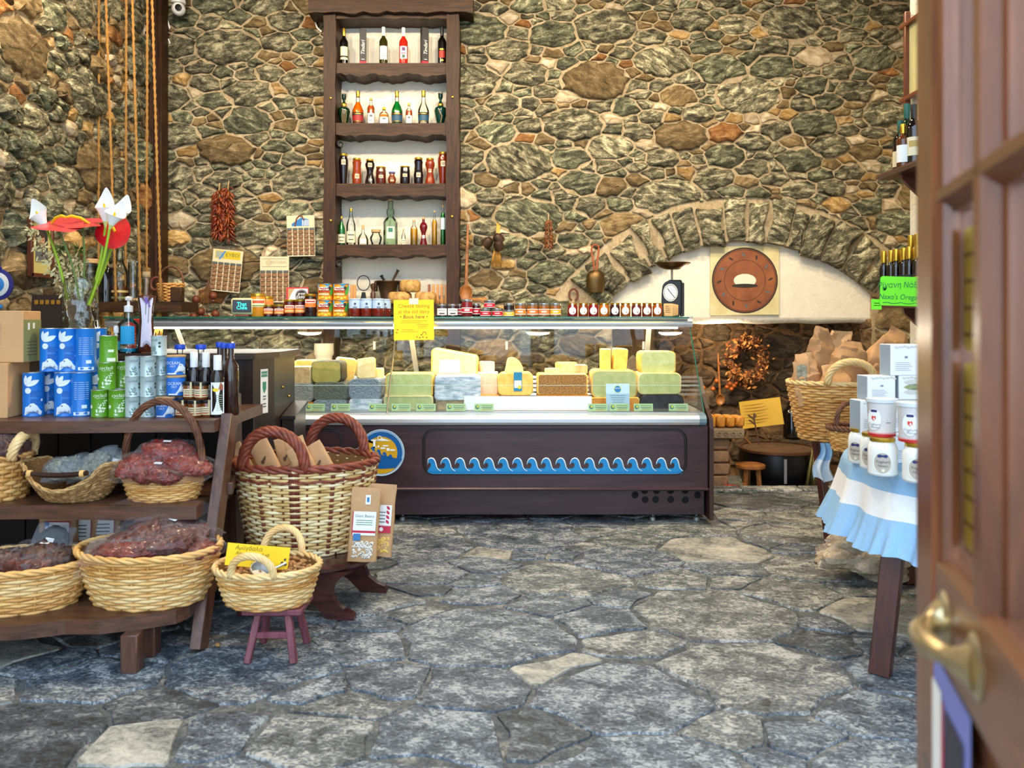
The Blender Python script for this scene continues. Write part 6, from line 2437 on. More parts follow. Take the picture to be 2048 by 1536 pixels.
cheese('pale yellow-green cheese crowning the stack at the hearth end', 1281, 1352, 703, 747, 5.26, .2, GREENP, YEL, .03)
t = thing('crumpled_film', 'crumpled ball of clear film beside the standing yellow wedges', 'film', W(1265, 728, 5.42))
part('film', pillow(.08, .06, .09, 5, 18, 12, .5, 30), WRAPL, t)
cheese('purple wrapped packet at the rear glass near the till', 546, 606, 680, 712, 5.78, .04, flatc(74, 50, 128), None, .004, cat='packet', name='wrapped_packet', z=.86)
m = MB()
m.lathe([(0, 0), (.052, 0), (.06, .02), (.058, .13), (.062, .16), (.07, .17), (.07, .25), (0, .25)], 20)
solo('plastic_tub', m, mat('cream_plastic', rgb(206, 192, 160), .4), 'cream plastic tub standing at the rear glass behind the olive cheese', 'tub', on(648, 5.8, .86))
t = thing('glare_sheet', 'white sheet added to stand in for glare on the case glass', 'paper', (bx_(1056, 5.12), 5.125, .703), (-.25, 0, 0))  # sheet added to imitate bright glare reflected low in the front glass
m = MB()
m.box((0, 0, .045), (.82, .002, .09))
part('sheet', m, mat('blue_white_glare', rgb(226, 234, 240), .5), t, False)

# green price cards along the glass foot
GC = flatc(182, 212, 158)
tag_m = MB()
f0, f1, f2 = (lambda a, b: (a, -.002, b)), (lambda a, b: (a, -.003, b)), (lambda a, b: (a, -.0038, b))
tag_m.box((0, 0, .0235), (.122, .003, .047), 0)
tag_m.shape(oval(-.042, .025, .0125, n=14), f1, 1)
tag_m.shape(oval(-.040, .027, .008, n=12), f2, 2)
tag_m.shape(rect(-.018, .034, .052, .036), f1, 3)
tag_m.shape(rect(-.018, .022, .052, .0245), f1, 3)
tag_m.shape(rect(-.01, .014, .05, .0158), f1, 3)
tag_m.shape(rect(-.018, .006, .04, .0085), f1, 4)
tag_me = tag_m.make('price_card', [GC, flatc(20, 100, 120), flatc(206, 214, 70), flatc(60, 90, 60), flatc(226, 160, 60)], False)
near = ['the amber block', 'the blue-grey block', 'the blue-white wrapped block', 'the left of the pale green cheese', 'the right of the pale green cheese', 'the speckled cheese', 'the left end of the white glare sheet', 'the orange cheese base', 'the blue information card', 'the black wheel, left side', 'the black wheel, right side']
for px, nm in zip((630, 681, 757, 802, 852, 912, 968, 1196, 1239, 1287, 1357), near):
    o = link('price_card', tag_me, None, (bx_(px, 5.075), 5.075, .7025), (-.22, 0, 0))
    tag(o, 'green price card in front of ' + nm, 'card', 'green price cards in the case')
t = thing('information_card', 'tall pale blue card with a round blue emblem inside the case', 'card', (bx_(1236, 5.11), 5.112, .703), (-.12, 0, 0))
m = MB()
m.box((0, 0, .085), (.15, .003, .17), 0)
m.shape(oval(0, .135, .025, n=20), lambda a, b: (a, -.0022, b), 1)
m.shape(oval(0, .135, .021, n=20), lambda a, b: (a, -.003, b), 2)
write(m, 'NAXOS', .011, (0, .14), lambda a, b: (a, -.0036, b), 4)
for k in range(5):
    m.shape(rect(-.05 + .005 * k, .093 - k * .014, .05 - .004 * k, .0955 - k * .014), lambda a, b: (a, -.0022, b), 3)
part('card', m, [flatc(176, 206, 226), flatc(190, 214, 120), flatc(22, 112, 176), GINK, PAPER], t, False)

# yellow notice taped on the front of the counter
t = thing('yellow_notice', 'large yellow handwritten notice about cheese tasting taped to the counter', 'sign', (bx_(828, 5.36), 5.362, H - (680 - 640) * 5.36 / F), (.0, -.01, 0))
nw_, nh_ = 80 * 5.38 / F, 80 * 5.38 / F
m = MB()
m.box((0, 0, nh_ / 2), (nw_, .002, nh_), 0)
q = lambda a, b: (a, -.002, b)
write(m, 'Cheese tasting', .036, (0, .228), q, 1, shear=.1)
write(m, 'at the old dairy', .034, (0, .19), q, 1, shear=.1)
write(m, '• Book here •', .034, (0, .155), q, 2, shear=.1)
for k, (a, b) in enumerate(((-.08, .09), (-.09, .05), (.02, .1), (.03, .09), (.03, .08), (-.08, .0), (-.085, .03))):
    m.shape(rect(a, .128 - k * .012, b, .130 - k * .012), q, 1)
for a, b, c_ in ((.02, .02, 3), (.04, .016, 4), (.06, .02, 4), (.085, .016, 3), (.05, .034, 2), (-.11, .07, 3), (-.115, .05, 3)):
    m.shape(oval(a, b, .006, .004, 8), q, c_)
m.tube([q(.07 + .012 * math.cos(u), .042 + .012 * math.sin(u)) for u in np.linspace(-.6, 3.6, 9)], .0015, 4, m=2)
part('paper', m, [mat('notice_yellow', rgb(250, 204, 20), .6), mat('olive_ink2', rgb(150, 128, 16), .7), mat('brown_ink', rgb(92, 66, 44), .7), flatc(170, 70, 30), flatc(60, 90, 60)], t, False)
m = MB()
m.shape(rect(-.03, nh_ - .03, .032, nh_ + .01), lambda a, b: (a, -.0028, b))
part('tape', m, mat('masking_tape', rgb(250, 232, 190), .4), t, False)

# till display, award card, scale
t = thing('till_display', 'small cream till display with turquoise letters on a black screen', 'display', on(486, 5.5, ZJ), .1)
m = MB()
m.box((0, 0, .07), (.15, .06, .115), b=.012)
part('housing', m, mat('cream_casing', rgb(196, 188, 150), .5), t)
m = MB()
m.box((0, -.032, .072), (.124, .006, .085), b=.003)
part('screen', m, mat('screen_black', rgb(8, 10, 14), .15), t)
m = MB()
for s_, z in (('That', .085), ('Chile', .06)):
    write(m, s_, .034, (.0, z), lambda a, b: (a, -.0358, b))
part('lettering', m, mat('screen_letters', rgb(40, 220, 210), .5, emit=rgb(40, 220, 210), estr=1.2), t, False)
m = MB()
m.box((0, .01, .007), (.09, .07, .014), b=.003)
part('foot', m, mat('rust_plastic', rgb(120, 60, 36), .5), t)
t = thing('award_card', 'white award card with a red edge and round black emblem behind the jam jars', 'card', on(594, 5.68, ZJ), (-.08, 0, 0))
m = MB()
m.box((0, 0, .105), (.155, .004, .21), 1)
m.shape(rect(-.066, .012, .073, .2), lambda a, b: (a, -.003, b), 0)
m.shape([(-.066, .1), (-.066, .2), (-.02, .2), (-.045, .16)], lambda a, b: (a, -.0036, b), 4)
m.shape(oval(.03, .15, .045, n=24), lambda a, b: (a, -.004, b), 2)
m.tube([(.03 + .040 * math.cos(u), -.0045, .15 + .040 * math.sin(u)) for u in np.linspace(0, 2 * PI, 24)[:-1]], .0008, 4, True, m=0)
write(m, 'great', .026, (.03, .165), lambda a, b: (a, -.0048, b), 0, shear=.1)
write(m, 'taste', .036, (.03, .142), lambda a, b: (a, -.0048, b), 0)
part('card', m, [PAPER, flatc(206, 40, 50), flatc(30, 28, 30), PAPER, flatc(170, 140, 96)], t, False)
IRON = mat('black_iron', rgb(24, 24, 26), .4, .3)
sc = thing('kitchen_scale', 'old black kitchen scale with a brass pan on the counter end', 'scale', on(1341, 5.66, ZJ), -.2)
m = MB()
m.prism([(-.06, 0), (.06, 0), (.066, .02), (.062, .16)] + [(.058 * math.cos(u), .2 + .056 * math.sin(u)) for u in np.linspace(0, PI, 12)] + [(-.062, .16), (-.066, .02)], -.03, .045, axis='y')
m.box((.03, .01, .14), (.1, .07, .24), b=.01)
m.box((.08, .01, .12), (.03, .05, .24), b=.006)
part('body', m, IRON, sc, True, 30)
m = MB()
f = lambda o: (lambda a, b: (a, -.031 - o, .2 + b))
m.shape(oval(0, -.03, .05, .062, 28), f(.001), 0)
m.tube([f(.002)(.044 * math.cos(u), -.03 + .055 * math.sin(u)) for u in np.linspace(0, 2 * PI, 28)[:-1]], .0012, 4, True, m=1)
for i in range(24):
    u = 2 * PI * i / 24
    m.tube([f(.002)(.036 * math.cos(u), -.03 + .046 * math.sin(u)), f(.002)(.041 * math.cos(u), -.03 + .052 * math.sin(u))], .0011, 3, m=1)
m.tube([f(.003)(-.022, .0), f(.003)(.03, -.066)], .0024, 4, m=1)
write(m, '20', .016, (0, -.07), f(.002), 1)
part('dial', m, [PAPER, flatc(30, 30, 34)], sc, False)
m = MB()
m.tube([(.01, .01, .25), (.01, .01, .34)], .008, 8)
part('stem', m, STEEL, sc)
m = MB()
m.lathe([(0, .335), (.05, .335), (.09, .35), (.13, .378), (.13, .382), (.086, .358), (.05, .345), (0, .345)], 32, (.01, .01, 0))
part('pan', m, mat('dark_brass', rgb(104, 74, 40), .35, .8), sc)
m = MB()
m.lathe([(0, 0), (.066, 0), (.07, .008), (.068, .022), (.05, .026), (0, .026)], 24)
solo('iron_weight', m, mat('rusty_iron', rgb(84, 62, 48), .6, .5), 'round flat weight lying in the brass pan of the scale', 'weight', Vector(sc.location) + Vector((.012, .008, .347)))

# on the lowest shelf of the niche
z5 = s5
m = MB()
m.lathe([(0, 0), (.07, 0), (.064, .02), (.058, .04), (.07, .10), (.085, .17), (.1, .185), (.1, .195), (.085, .195), (.078, .18), (.06, .06), (0, .05)], 22)
mo = thing('mortar', 'old bronze mortar with pestles behind the cheese wheels', 'mortar', on(776, 6.62, z5))
BRZ = mat('old_bronze', rgb(82, 64, 46), .45, .7, var=.2, scale=20)
part('bowl', m, BRZ, mo)
m = MB(); m.box((-.1, 0, .15), (.03, .03, .09), b=.01); m.box((.1, 0, .15), (.03, .03, .09), b=.01)
part('ear', m, BRZ, mo)
for q0, q1, lb in (((.0, 0, .12), (.085, .0, .285), 'long bronze pestle slanting out of the mortar'), ((.02, .02, .10), (-.06, .02, .24), 'short iron pestle leaning left in the mortar')):
    m = MB()
    m.tube([q0, (Vector(q0) + Vector(q1)) / 2, Vector(q0) * .08 + Vector(q1) * .92, q1], [.012, .009, .011, .016], 10)
    solo('pestle', m, IRON if 'short' in lb else BRZ, lb, 'pestle', mo.location)
RND = mat('aged_rind', rgb(136, 96, 48), .7, scale=26, col2=rgb(206, 164, 96), bump=.5, bscale=50)
for px, py, lb, r in ((818, 582, 'topmost aged cheese wheel of the three behind the notice', .086), (797, 604, 'lower left aged cheese wheel behind the notice', .098), (849, 604, 'lower right aged cheese wheel behind the notice', .09)):
    m = MB()
    h = .096
    m.lathe([(0, 0), (r * .8, 0), (r * .96, .015), (r, h * .5), (r * .96, h - .015), (r * .8, h), (0, h)], 28)
    solo('aged_cheese', m, RND, lb, 'cheese', (bx_(px, 6.42), 6.5 if py > 600 else 6.5, z5 + (0 if py > 600 else .097)), 0, 'aged wheels behind the notice')
CWD = mat('carved_wood', rgb(196, 136, 70), .5, var=.2, scale=20)
for i in range(5):
    m = MB()
    m.bar((0, 0, 0), (.0, .02, .165), .022, .012)
    m.box((0, .0, .02), (.034, .012, .04), b=.006)
    solo('carved_wooden_piece', m, CWD if i else mat('carved_wood_dark', rgb(120, 62, 32), .5), ['dark carved wooden stamp left of the carved slats', 'carved wooden slat next to the dark stamp', 'second carved wooden slat from the dark stamp', 'third carved wooden slat from the dark stamp', 'carved wooden slat against the right upright'][i], 'carving', on(858 + i * 8.5, 6.6, z5), 0, 'carved wooden slats on the lowest shelf')
for i, px in enumerate((703, 709)):
    m = MB()
    m.bar((0, 0, 0), (0, .02, .16), .022, .012)
    solo('carved_wooden_piece', m, CWD, ['carved slat just right of the stacked tins', 'second carved slat right of the stacked tins'][i], 'carving', on(px, 6.6, z5))
m = MB()
m.tube([(.0 + .052 * math.cos(u), 0, .175 + .062 * math.sin(u)) for u in np.linspace(0, 2 * PI, 24)[:-1]], .004, 6, True)
m.prism([(-.03, 0), (.03, 0), (.012, .1), (-.012, .1)], -.01, .02, axis='y')
solo('iron_ring_tool', m, IRON, 'iron tool with a large thin ring handle behind the blue-wrapped honey', 'tool', on(727, 6.6, z5))
m = MB()
m.lathe([(0, 0), (.02, 0), (.022, .09), (.015, .1), (.012, .12), (.022, .14), (.022, .165), (0, .175)], 14)
solo('wooden_pestle', m, mat('dark_turned_wood', rgb(70, 46, 30), .4), 'dark turned wooden pestle beside the iron ring tool', 'pestle', on(746, 6.6, z5))

# ------------------------------------------------------------------ things hung on the rear wall
YK = 6.62
def chillies(label, px, py0, py1, wpx, n, seed, mt_, big=1.0, name='chilli_string'):
    R = random.Random(seed)
    a, b = W(px, py0, YK), W(px, py1, YK)
    t = thing(name, label, 'garland', a)
    m = MB()
    m.tube([(0, .02, .06), (0, 0, 0), (0, 0, b.z - a.z)], .004, 5)
    part('cord', m, CORK, t)
    m = MB()
    for i in range(n):
        u = (i + .5) / n
        z = (b.z - a.z) * u * .93
        an = R.uniform(0, 2 * PI)
        rr_ = wpx * YK / F * .5 * R.uniform(.5, 1.0)
        L = R.uniform(.05, .085) * big
        d = Vector((math.cos(an), math.sin(an) * .5, -R.uniform(.3, 1.3))).normalized()
        p0_ = Vector((0, -.01, z)) + Vector((math.cos(an), math.sin(an) * .5, 0)) * rr_ * .25
        p1_ = p0_ + d * L
        m.tube([p0_, (p0_ + p1_) / 2 + Vector((0, 0, .01)), p1_], [.004 * big, .009 * big, .002], 5, m=R.randrange(2))
    part('chillies', m, mt_, t, True, None, stuff=True)
CH1 = [mat('hung_chilli', rgb(104, 32, 12), .4, var=.4, scale=30), mat('hung_chilli_light', rgb(144, 66, 24), .4, var=.4, scale=30)]
chillies('long hanging string of dried red chillies above the spice cards, left strand', 438, 380, 478, 26, 150, 1, CH1)
chillies('long hanging string of dried red chillies above the spice cards, right strand', 456, 376, 484, 26, 150, 2, CH1)
chillies('short narrow string of small dried chillies right of the bottle shelf', 1097, 440, 500, 17, 130, 3, [mat('hung_chilli_dark', rgb(92, 44, 18), .4, var=.4, scale=30), mat('hung_chilli_mid', rgb(150, 84, 36), .4, var=.4, scale=30)], .5)

def spicecard(label, px, py, w, h, rot, top_, tcol):
    c = W(px, py, 6.61)
    t = thing('spice_card', label, 'card', c, (0, rot, 0))
    w, h = w * 6.6 / F, h * 6.6 / F
    m = MB()
    m.box((0, 0, -h / 2), (w, .004, h), b=.001)
    part('card', m, mat('cream_card', rgb(214, 200, 168), .6), t, False)
    m = MB()
    f = lambda o: (lambda a, b: (a, -.0022 - o, b))
    top_(m, f, w, h)
    part('print', m, tcol, t, False)
    pk = mat('spice_sachet', rgb(92, 60, 38), .3, scale=70, col2=rgb(168, 128, 92), bump=.4)
    hd_ = mat('sachet_header', rgb(84, 96, 96), .4)
    for i in range(5):
        cx_ = -w / 2 + w * (i + .5) / 5
        m = MB()
        bw = w / 5 * .84
        for k in range(6):
            z0_, z1_ = -h * .36 - k * h * .102, -h * .36 - (k + 1) * h * .102 + .003
            mid = (z0_ + z1_) / 2
            m.box((cx_, -.006, mid), (bw, .012, z0_ - z1_), 0 if k else 0, .005)
        m.box((cx_, -.005, -h * .33), (bw, .008, h * .055), 1, .002)
        part('sachet_strip', m, [pk, hd_], t, True, 40)
def t1(m, f, w, h):
    m.shape(rect(-w * .42, -h * .22, w * .42, -h * .03), f(0), 0)
    m.shape(rect(-w * .4, -h * .2, -w * .12, -h * .05), f(.0006), 1)
    m.shape([(-w * .3, -h * .24), (-w * .24, -h * .24), (-w * .06, -h * .03), (-w * .12, -h * .03)], f(.0012), 2)
    write(m, 'ΕΥΒΟΙ', .04, (w * .16, -h * .12), f(.0012), 3)
spicecard('tilted spice card with a yellow heading nearest the corner post', 457, 500, 60, 84, .1, t1, [flatc(206, 178, 30), flatc(150, 160, 150), flatc(60, 130, 190), flatc(90, 110, 40)])
def t2(m, f, w, h):
    m.tube([f(.001)(a, b) for a, b in rect(-w * .42, -h * .22, w * .42, -h * .05)], .0015, 4, True, m=0)
    m.shape(oval(-w * .2, -h * .135, w * .11, n=14), f(0), 1)
    write(m, 'ΒΟΤΑΝΑ', .03, (w * .14, -h * .13), f(.0006), 0)
spicecard('plain cream spice card partly behind the award card', 549, 513, 58, 92, .0, t2, [flatc(140, 130, 100), flatc(190, 178, 144)])
def t3(m, f, w, h):
    m.shape([(-w * .32, -h * .26), (w * .3, -h * .26), (w * .3, -h * .1), (w * .02, -h * .05), (-w * .32, -h * .2)], f(0), 0)
    for i in range(5):
        m.shape(rect(w * .06 + i * w * .05, -h * .25, w * .085 + i * w * .05, -h * .11), f(.0008), 1)
    m.tube([f(.002)(a * w, b * h) for a, b in ((-.2, -.26), (-.14, -.08), (-.05, -.01), (.06, -.02), (.12, -.12))], .006, 6, m=2)
spicecard('spice card with a blue temple picture under the lone flat stone', 601, 431, 56, 82, -.02, t3, [flatc(30, 110, 180), PAPER, flatc(112, 60, 48)])
# dried pomegranates on twigs
t = thing('dried_pomegranate_branch', 'branch of small dried pomegranates hanging below the tilted spice card', 'branch', W(412, 570, 6.6))
TW_ = mat('dry_twig', rgb(96, 66, 42), .8, var=.2, scale=30)
m = MB()
R = random.Random(4)
fr = [(-.07, -.10), (-.03, -.20), (.09, -.22), (-.09, -.24), (.07, -.07), (.02, -.26)]
for a, b in fr:
    m.tube([(.02, .0, .04), (.02 + a * .3, -.02, b * .4), (a, -.02, b)], .0035, 5)
part('twigs', m, TW_, t)
for a, b in fr:
    m = MB()
    m.ball((a, -.03, b - .02), .034, 12)
    m.lathe([(.012, 0), (.016, -.014), (.009, -.012)], 8, (a, -.03, b - .05))
    part('pomegranate', m, mat('dry_pomegranate', rgb(104, 48, 26), .5, var=.3, scale=24), t)
# wooden spoon, bells with straw, cowbell
OW = mat('old_spoon_wood', rgb(104, 60, 26), .45, var=.25, scale=24, col2=rgb(168, 108, 52))
def spoon(label, px0, py0, px1, py1, Y, r, hr, mt_=OW):
    a, b = W(px0, py0, Y), W(px1, py1, Y)
    t = thing('wooden_spoon', label, 'spoon', b)
    m = MB()
    d = a - b
    m.tube([d, d * .6, d * .2, d * .02], [hr * .8, hr, hr * 1.1, hr * 1.3], 8, flat=.6)
    part('handle', m, mt_, t)
    m = MB()
    m.xf = Matrix.Rotation(PI / 2, 4, 'X')
    m.lathe([(0, -.03 * r / .05), (r * .6, -.02 * r / .05), (r * .95, 0), (r, .012), (r * .9, .012), (r * .6, -.004), (0, -.012)], 18, (0, -r, 0), sy=1.25)
    part('bowl', m, mt_, t)
    return t
spoon('long wooden ladle with carved handle beside the right upright', 936, 448, 932, 572, 6.55, .055, .012)
t = thing('bell_and_straw_bundle', 'bundle of straw with three small dark bells on the stone wall', 'ornament', W(994, 486, 6.6))
STR = mat('straw', rgb(196, 146, 62), .6, var=.25, scale=40)
m = MB()
R = random.Random(8)
for i in range(46):
    a = R.uniform(-1, 1)
    m.tube([(a * .012, -.02, 0), (a * .016 + .012, -.02, R.uniform(.10, .165))], .0022, 4)
    m.tube([(a * .014, -.02, 0), (a * .045 - .002, -.02 + R.uniform(-.01, .01), -R.uniform(.14, .20))], .0022, 4)
part('straw', m, STR, t, True, None, stuff=True)
BELL = mat('dark_bell_metal', rgb(72, 54, 42), .5, .6, var=.2, scale=24)
for x, z, rx_, rz_ in ((-.075, -.0, .5, .7), (.012, .03, .5, -.7), (.014, -.025, .6, -.35)):
    m = MB()
    m.xf = Matrix.Translation((x, -.05, z)) @ Matrix.Rotation(rz_, 4, 'Y') @ Matrix.Rotation(rx_, 4, 'X')
    m.lathe([(0, .045), (.025, .042), (.04, .02), (.044, -.03), (.041, -.03), (.036, .015), (0, .035)], 16)
    part('bell', m, BELL, t)
t = thing('cowbell', 'large bronze cowbell hanging on a rust-coloured strap by the arch', 'bell', W(1191, 545, 6.6))
m = MB()
m.lathe([(0, .02), (.04, .015), (.068, -.01), (.078, -.06), (.076, -.12), (.068, -.165), (.064, -.165), (.072, -.12), (.072, -.06), (0, .0)], 24, sy=.7)
part('body', m, mat('cowbell_bronze', rgb(92, 72, 40), .4, .75, var=.2, scale=14), t)
m = MB()
m.tube([(-.014 + .0 * u, -.01, .02) for u in (0,)] + [(-.016, -.01, .08), (-.034, 0, .17), (-.03, 0, .215), (0, 0, .232), (.026, 0, .215), (.026, 0, .17), (.012, -.01, .08), (.012, -.01, .02)], .008, 6)
part('strap', m, mat('rust_leather', rgb(150, 76, 36), .6), t)
m = MB()
m.tube([(0, 0, -.02), (0, 0, -.15)], .008, 6)
part('clapper', m, IRON, t)
t = thing('hanging_loop', 'rust-coloured leather loop hanging just above the round-label jars', 'loop', W(1147, 590, 6.665))
m = MB()
m.tube([(.036 * math.cos(u), 0, .05 * math.sin(u)) for u in np.linspace(-1.2, PI + 1.2, 16)], .009, 6)
part('strap', m, mat('dark_leather', rgb(96, 44, 30), .6), t)
# camera and cables
t = thing('security_camera', 'white dome security camera on the rear wall beside the corner post', 'camera', W(357, 0, 6.55))
m = MB()
m.lathe([(0, .12), (.055, .12), (.052, 0), (.056, -.005), (.056, -.03), (.05, -.03), (0, -.03)], 24)
part('housing', m, WHITE, t)
m = MB()
m.ball((0, 0, -.075), .054, 20)
part('dome', m, WHITE, t)
m = MB()
m.xf = Matrix.Translation((.02, -.045, -.08)) @ Matrix.Rotation(PI / 2, 4, 'X')
m.lathe([(.026, 0), (.026, .012), (.018, .014), (.015, .008), (0, .008)], 18)
part('lens', m, BLACK, t)
for i, (pts, lb) in enumerate((([(328, -5), (330, 22), (339, 55), (339, 58)], 'white cable dangling between the camera and the corner post'), ([(336, 78), (340, 85), (337, 96)], 'short white cable end lower on the corner post'), ([(628, 36), (634, 55), (643, 64)], 'white cable behind the top beam of the bottle shelf'), ([(283, 44), (288, 60), (287, 80), (291, 95)], 'white cable loops in the corner left of the post'))):
    m = MB()
    m.tube([W(a, b, 6.655 if i < 3 else 6.5) for a, b in pts], .006, 6)
    solo('white_cable', m, WHITE, lb, 'cable')
# square panel with round generic terracotta dish painting in the arch
t = thing('painted_panel', 'square cream panel with a round terracotta disc in the arched recess', 'picture', W(1489, 561, 6.755))
m = MB()
s_ = 138 * 6.75 / F
m.box((0, 0, 0), (s_, .02, s_), b=.003)
part('board', m, mat('aged_cream_panel', rgb(198, 184, 132), .7, scale=6, col2=rgb(218, 208, 164)), t, False)
m = MB()
R_ = 66 * 6.75 / F
f = lambda o: (lambda a, b: (a, -.0105 - o, b))
m.shape(oval(0, 0, R_, n=44), f(.0), 0)
m.shape(oval(0, 0, R_ * .955, n=44), f(.001), 1)
m.tube([f(.001)(a, b) for a, b in oval(0, 0, R_ * .93, n=44)], .002, 4, True, m=0)
m.tube([f(.001)(a, b) for a, b in oval(0, 0, R_ * .62, n=44)], .0018, 4, True, m=0)
for k in range(12):
    u = 2 * PI * k / 12
    m.shape(leafp(R_ * .7 * math.cos(u), R_ * .7 * math.sin(u), R_ * .17, R_ * .03, u + .5), f(.002), 2 if k % 2 else 0)
m.shape(oval(0, 0, R_ * .34, R_ * .2, 24), f(.002), 3)
m.shape(oval(0, -R_ * .16, R_ * .4, R_ * .06, 20), f(.003), 0)
part('painted_disc', m, [mat('dark_slip', rgb(40, 32, 28), .6), mat('terracotta', rgb(116, 60, 34), .6, scale=7, col2=rgb(150, 88, 46)), flatc(84, 96, 100), flatc(222, 216, 196)], t, False)
# ------------------------------------------------------------------ on the till desk
YD = 4.2
def dk(px, Y=YD):
    return on(px, Y, ZD + .001)
vs = thing('glass_vase', 'tall hammered clear glass vase of red and white flowers on the till desk', 'vase', dk(161, 4.2))
VG = glass('vase_glass', (.93, .96, .95), .03, 2.2, ior=1.5)
m = MB()
R = random.Random(3)
def vr(u, v, r):
    a = 2 * PI * u
    k = r * (1 + .035 * math.sin(5 * a + v * 9) * math.sin(v * 26) + .02 * math.sin(9 * a - v * 14))
    return (k * math.sin(a), -k * math.cos(a), .012 + .365 * v)
m.grid(lambda u, v: vr(u, v, .088 - .006 * v), 36, 26, wrap_u=True)
m.lathe([(0, 0), (.08, 0), (.088, .012), (0, .02)], 30)
m.tube([vr(i / 30, 1, .081) for i in range(30)], .003, 5, True)
part('glass', m, VG, vs)
m = MB()
m.lathe([(0, .022), (.077, .022), (.075, .16), (0, .16)], 28)
part('water', m, glass('water_clear', (.86, .93, .9), .02, 1.0, ior=1.33), vs)
STEM = mat('flower_stem', rgb(150, 190, 30), .45)
STEMD = mat('flower_stem_dark', rgb(96, 124, 56), .5)
CALW = mat('calla_white', rgb(240, 242, 238), .5, spec=.4)
CALG = mat('calla_throat', rgb(206, 216, 130), .5)
SPX = mat('spadix_yellow', rgb(244, 200, 10), .6, bump=.5, bscale=300)
ANT = mat('anthurium_red', rgb(190, 20, 32), .28, var=.2, scale=14, spec=.7)
ANT2 = mat('anthurium_pink_red', rgb(206, 64, 70), .3, var=.15, scale=18, spec=.6)


def curve(p0, p1, bend, n=10):
    p0, p1 = Vector(p0), Vector(p1)
    return [p0.lerp(p1, i / n) + Vector(bend) * math.sin(PI * i / n) for i in range(n + 1)]


def calla(label, base, top_, tip, Y, r=.04, bend=(0, 0, 0)):
    b, t_, e = W(*base, Y), W(*top_, Y), W(*tip, Y)
    t = thing('calla_lily', label, 'flower', b)
    m = MB()
    m.tube([q - b for q in curve(b, t_, bend)], .0065, 7)
    part('stem', m, STEM, t)
    ax = (e - t_)
    L = ax.length
    m = MB()
    z = ax.normalized()
    x = Vector((0, 1, 0)).cross(z).normalized()
    y = z.cross(x)
    def fn(u, v):
        a = 2 * PI * u
        back = .5 - .5 * math.cos(a)                 # the far lip rises to a point
        rr = r * .82 * (.14 + .86 * v ** 1.3) * (1 - .45 * back ** 4 * v ** 3)
        hh = L * v * (.50 + .56 * back ** 3 * v)
        c = 1 + .25 * v * v
        off = Vector((0, 0, 0))
        return (t_ - b) + x * rr * math.sin(a) * c + y * (-rr * math.cos(a)) * .8 + z * hh + off
    m.grid(fn, 26, 14, wrap_u=True)
    g = 14 * 26
    m.m = [1 if i < 26 * 4 else 0 for i in range(len(m.m))]
    part('spathe', m, [CALW, CALG], t, True, None)
    m = MB()
    m.tube([(t_ - b) + z * L * .12, (t_ - b) + z * L * .5 - y * r * .1, (t_ - b) + z * L * .62 - y * r * .2], [.006, .007, .004], 7)
    part('spadix', m, SPX, t)
    return t


calla('white calla lily leaning far left out of the vase', (135, 600), (95, 462), (62, 400), 4.15, .052, (.01, 0, .0))
calla('white calla lily standing tallest at the right of the vase', (176, 610), (211, 455), (209, 378), 4.2, .05, (.012, 0, 0))
calla('white calla lily in front of the tallest pair', (178, 610), (219, 458), (240, 405), 4.12, .055, (.012, 0, 0))
calla('white calla lily pointing right behind the other two', (180, 606), (234, 455), (251, 392), 4.28, .05, (.012, 0, 0))


def anthurium(label, base, ctr, Y, rx, tilt, yaw, mt_, size, spad):
    b, c = W(*base, Y), W(*ctr, Y)
    t = thing('anthurium', label, 'flower', b)
    m = MB()
    m.tube([q - b for q in curve(b, c, (rx, 0, 0))], .005, 7)
    part('stem', m, STEMD, t)
    rot = Matrix.Translation(c - b) @ Matrix.Rotation(tilt, 4, 'X') @ Matrix.Rotation(yaw, 4, 'Z')
    m = MB()
    m.xf = rot
    heart = []
    for i in range(36):
        a = 2 * PI * i / 36
        k = (1 - .42 * math.cos(a) ** 9 * (1 if math.cos(a) > 0 else 0)) * (1 + .2 * max(0, -math.cos(a)) ** 3) * (1 + .12 * abs(math.sin(a)))
        heart.append((math.sin(a) * k * size * .82, math.cos(a) * k * size))
    m.shape(heart, lambda u, v: (u, v, .012 * math.sin(u / size * 3) ** 2 - .25 * (v / size) ** 2 * size * .4 + .006 * math.cos(u * 60)), 0, 4)
    part('spathe', m, mt_, t, True, None)
    m = MB()
    m.xf = rot
    m.tube([(0, size * .3, .0), (spad * .5, .0, .035), (spad, -size * .35, .05), (spad * 1.1, -size * .55, .045)], [.006, .008, .0085, .006], 8)
    part('spadix', m, SPX, t)


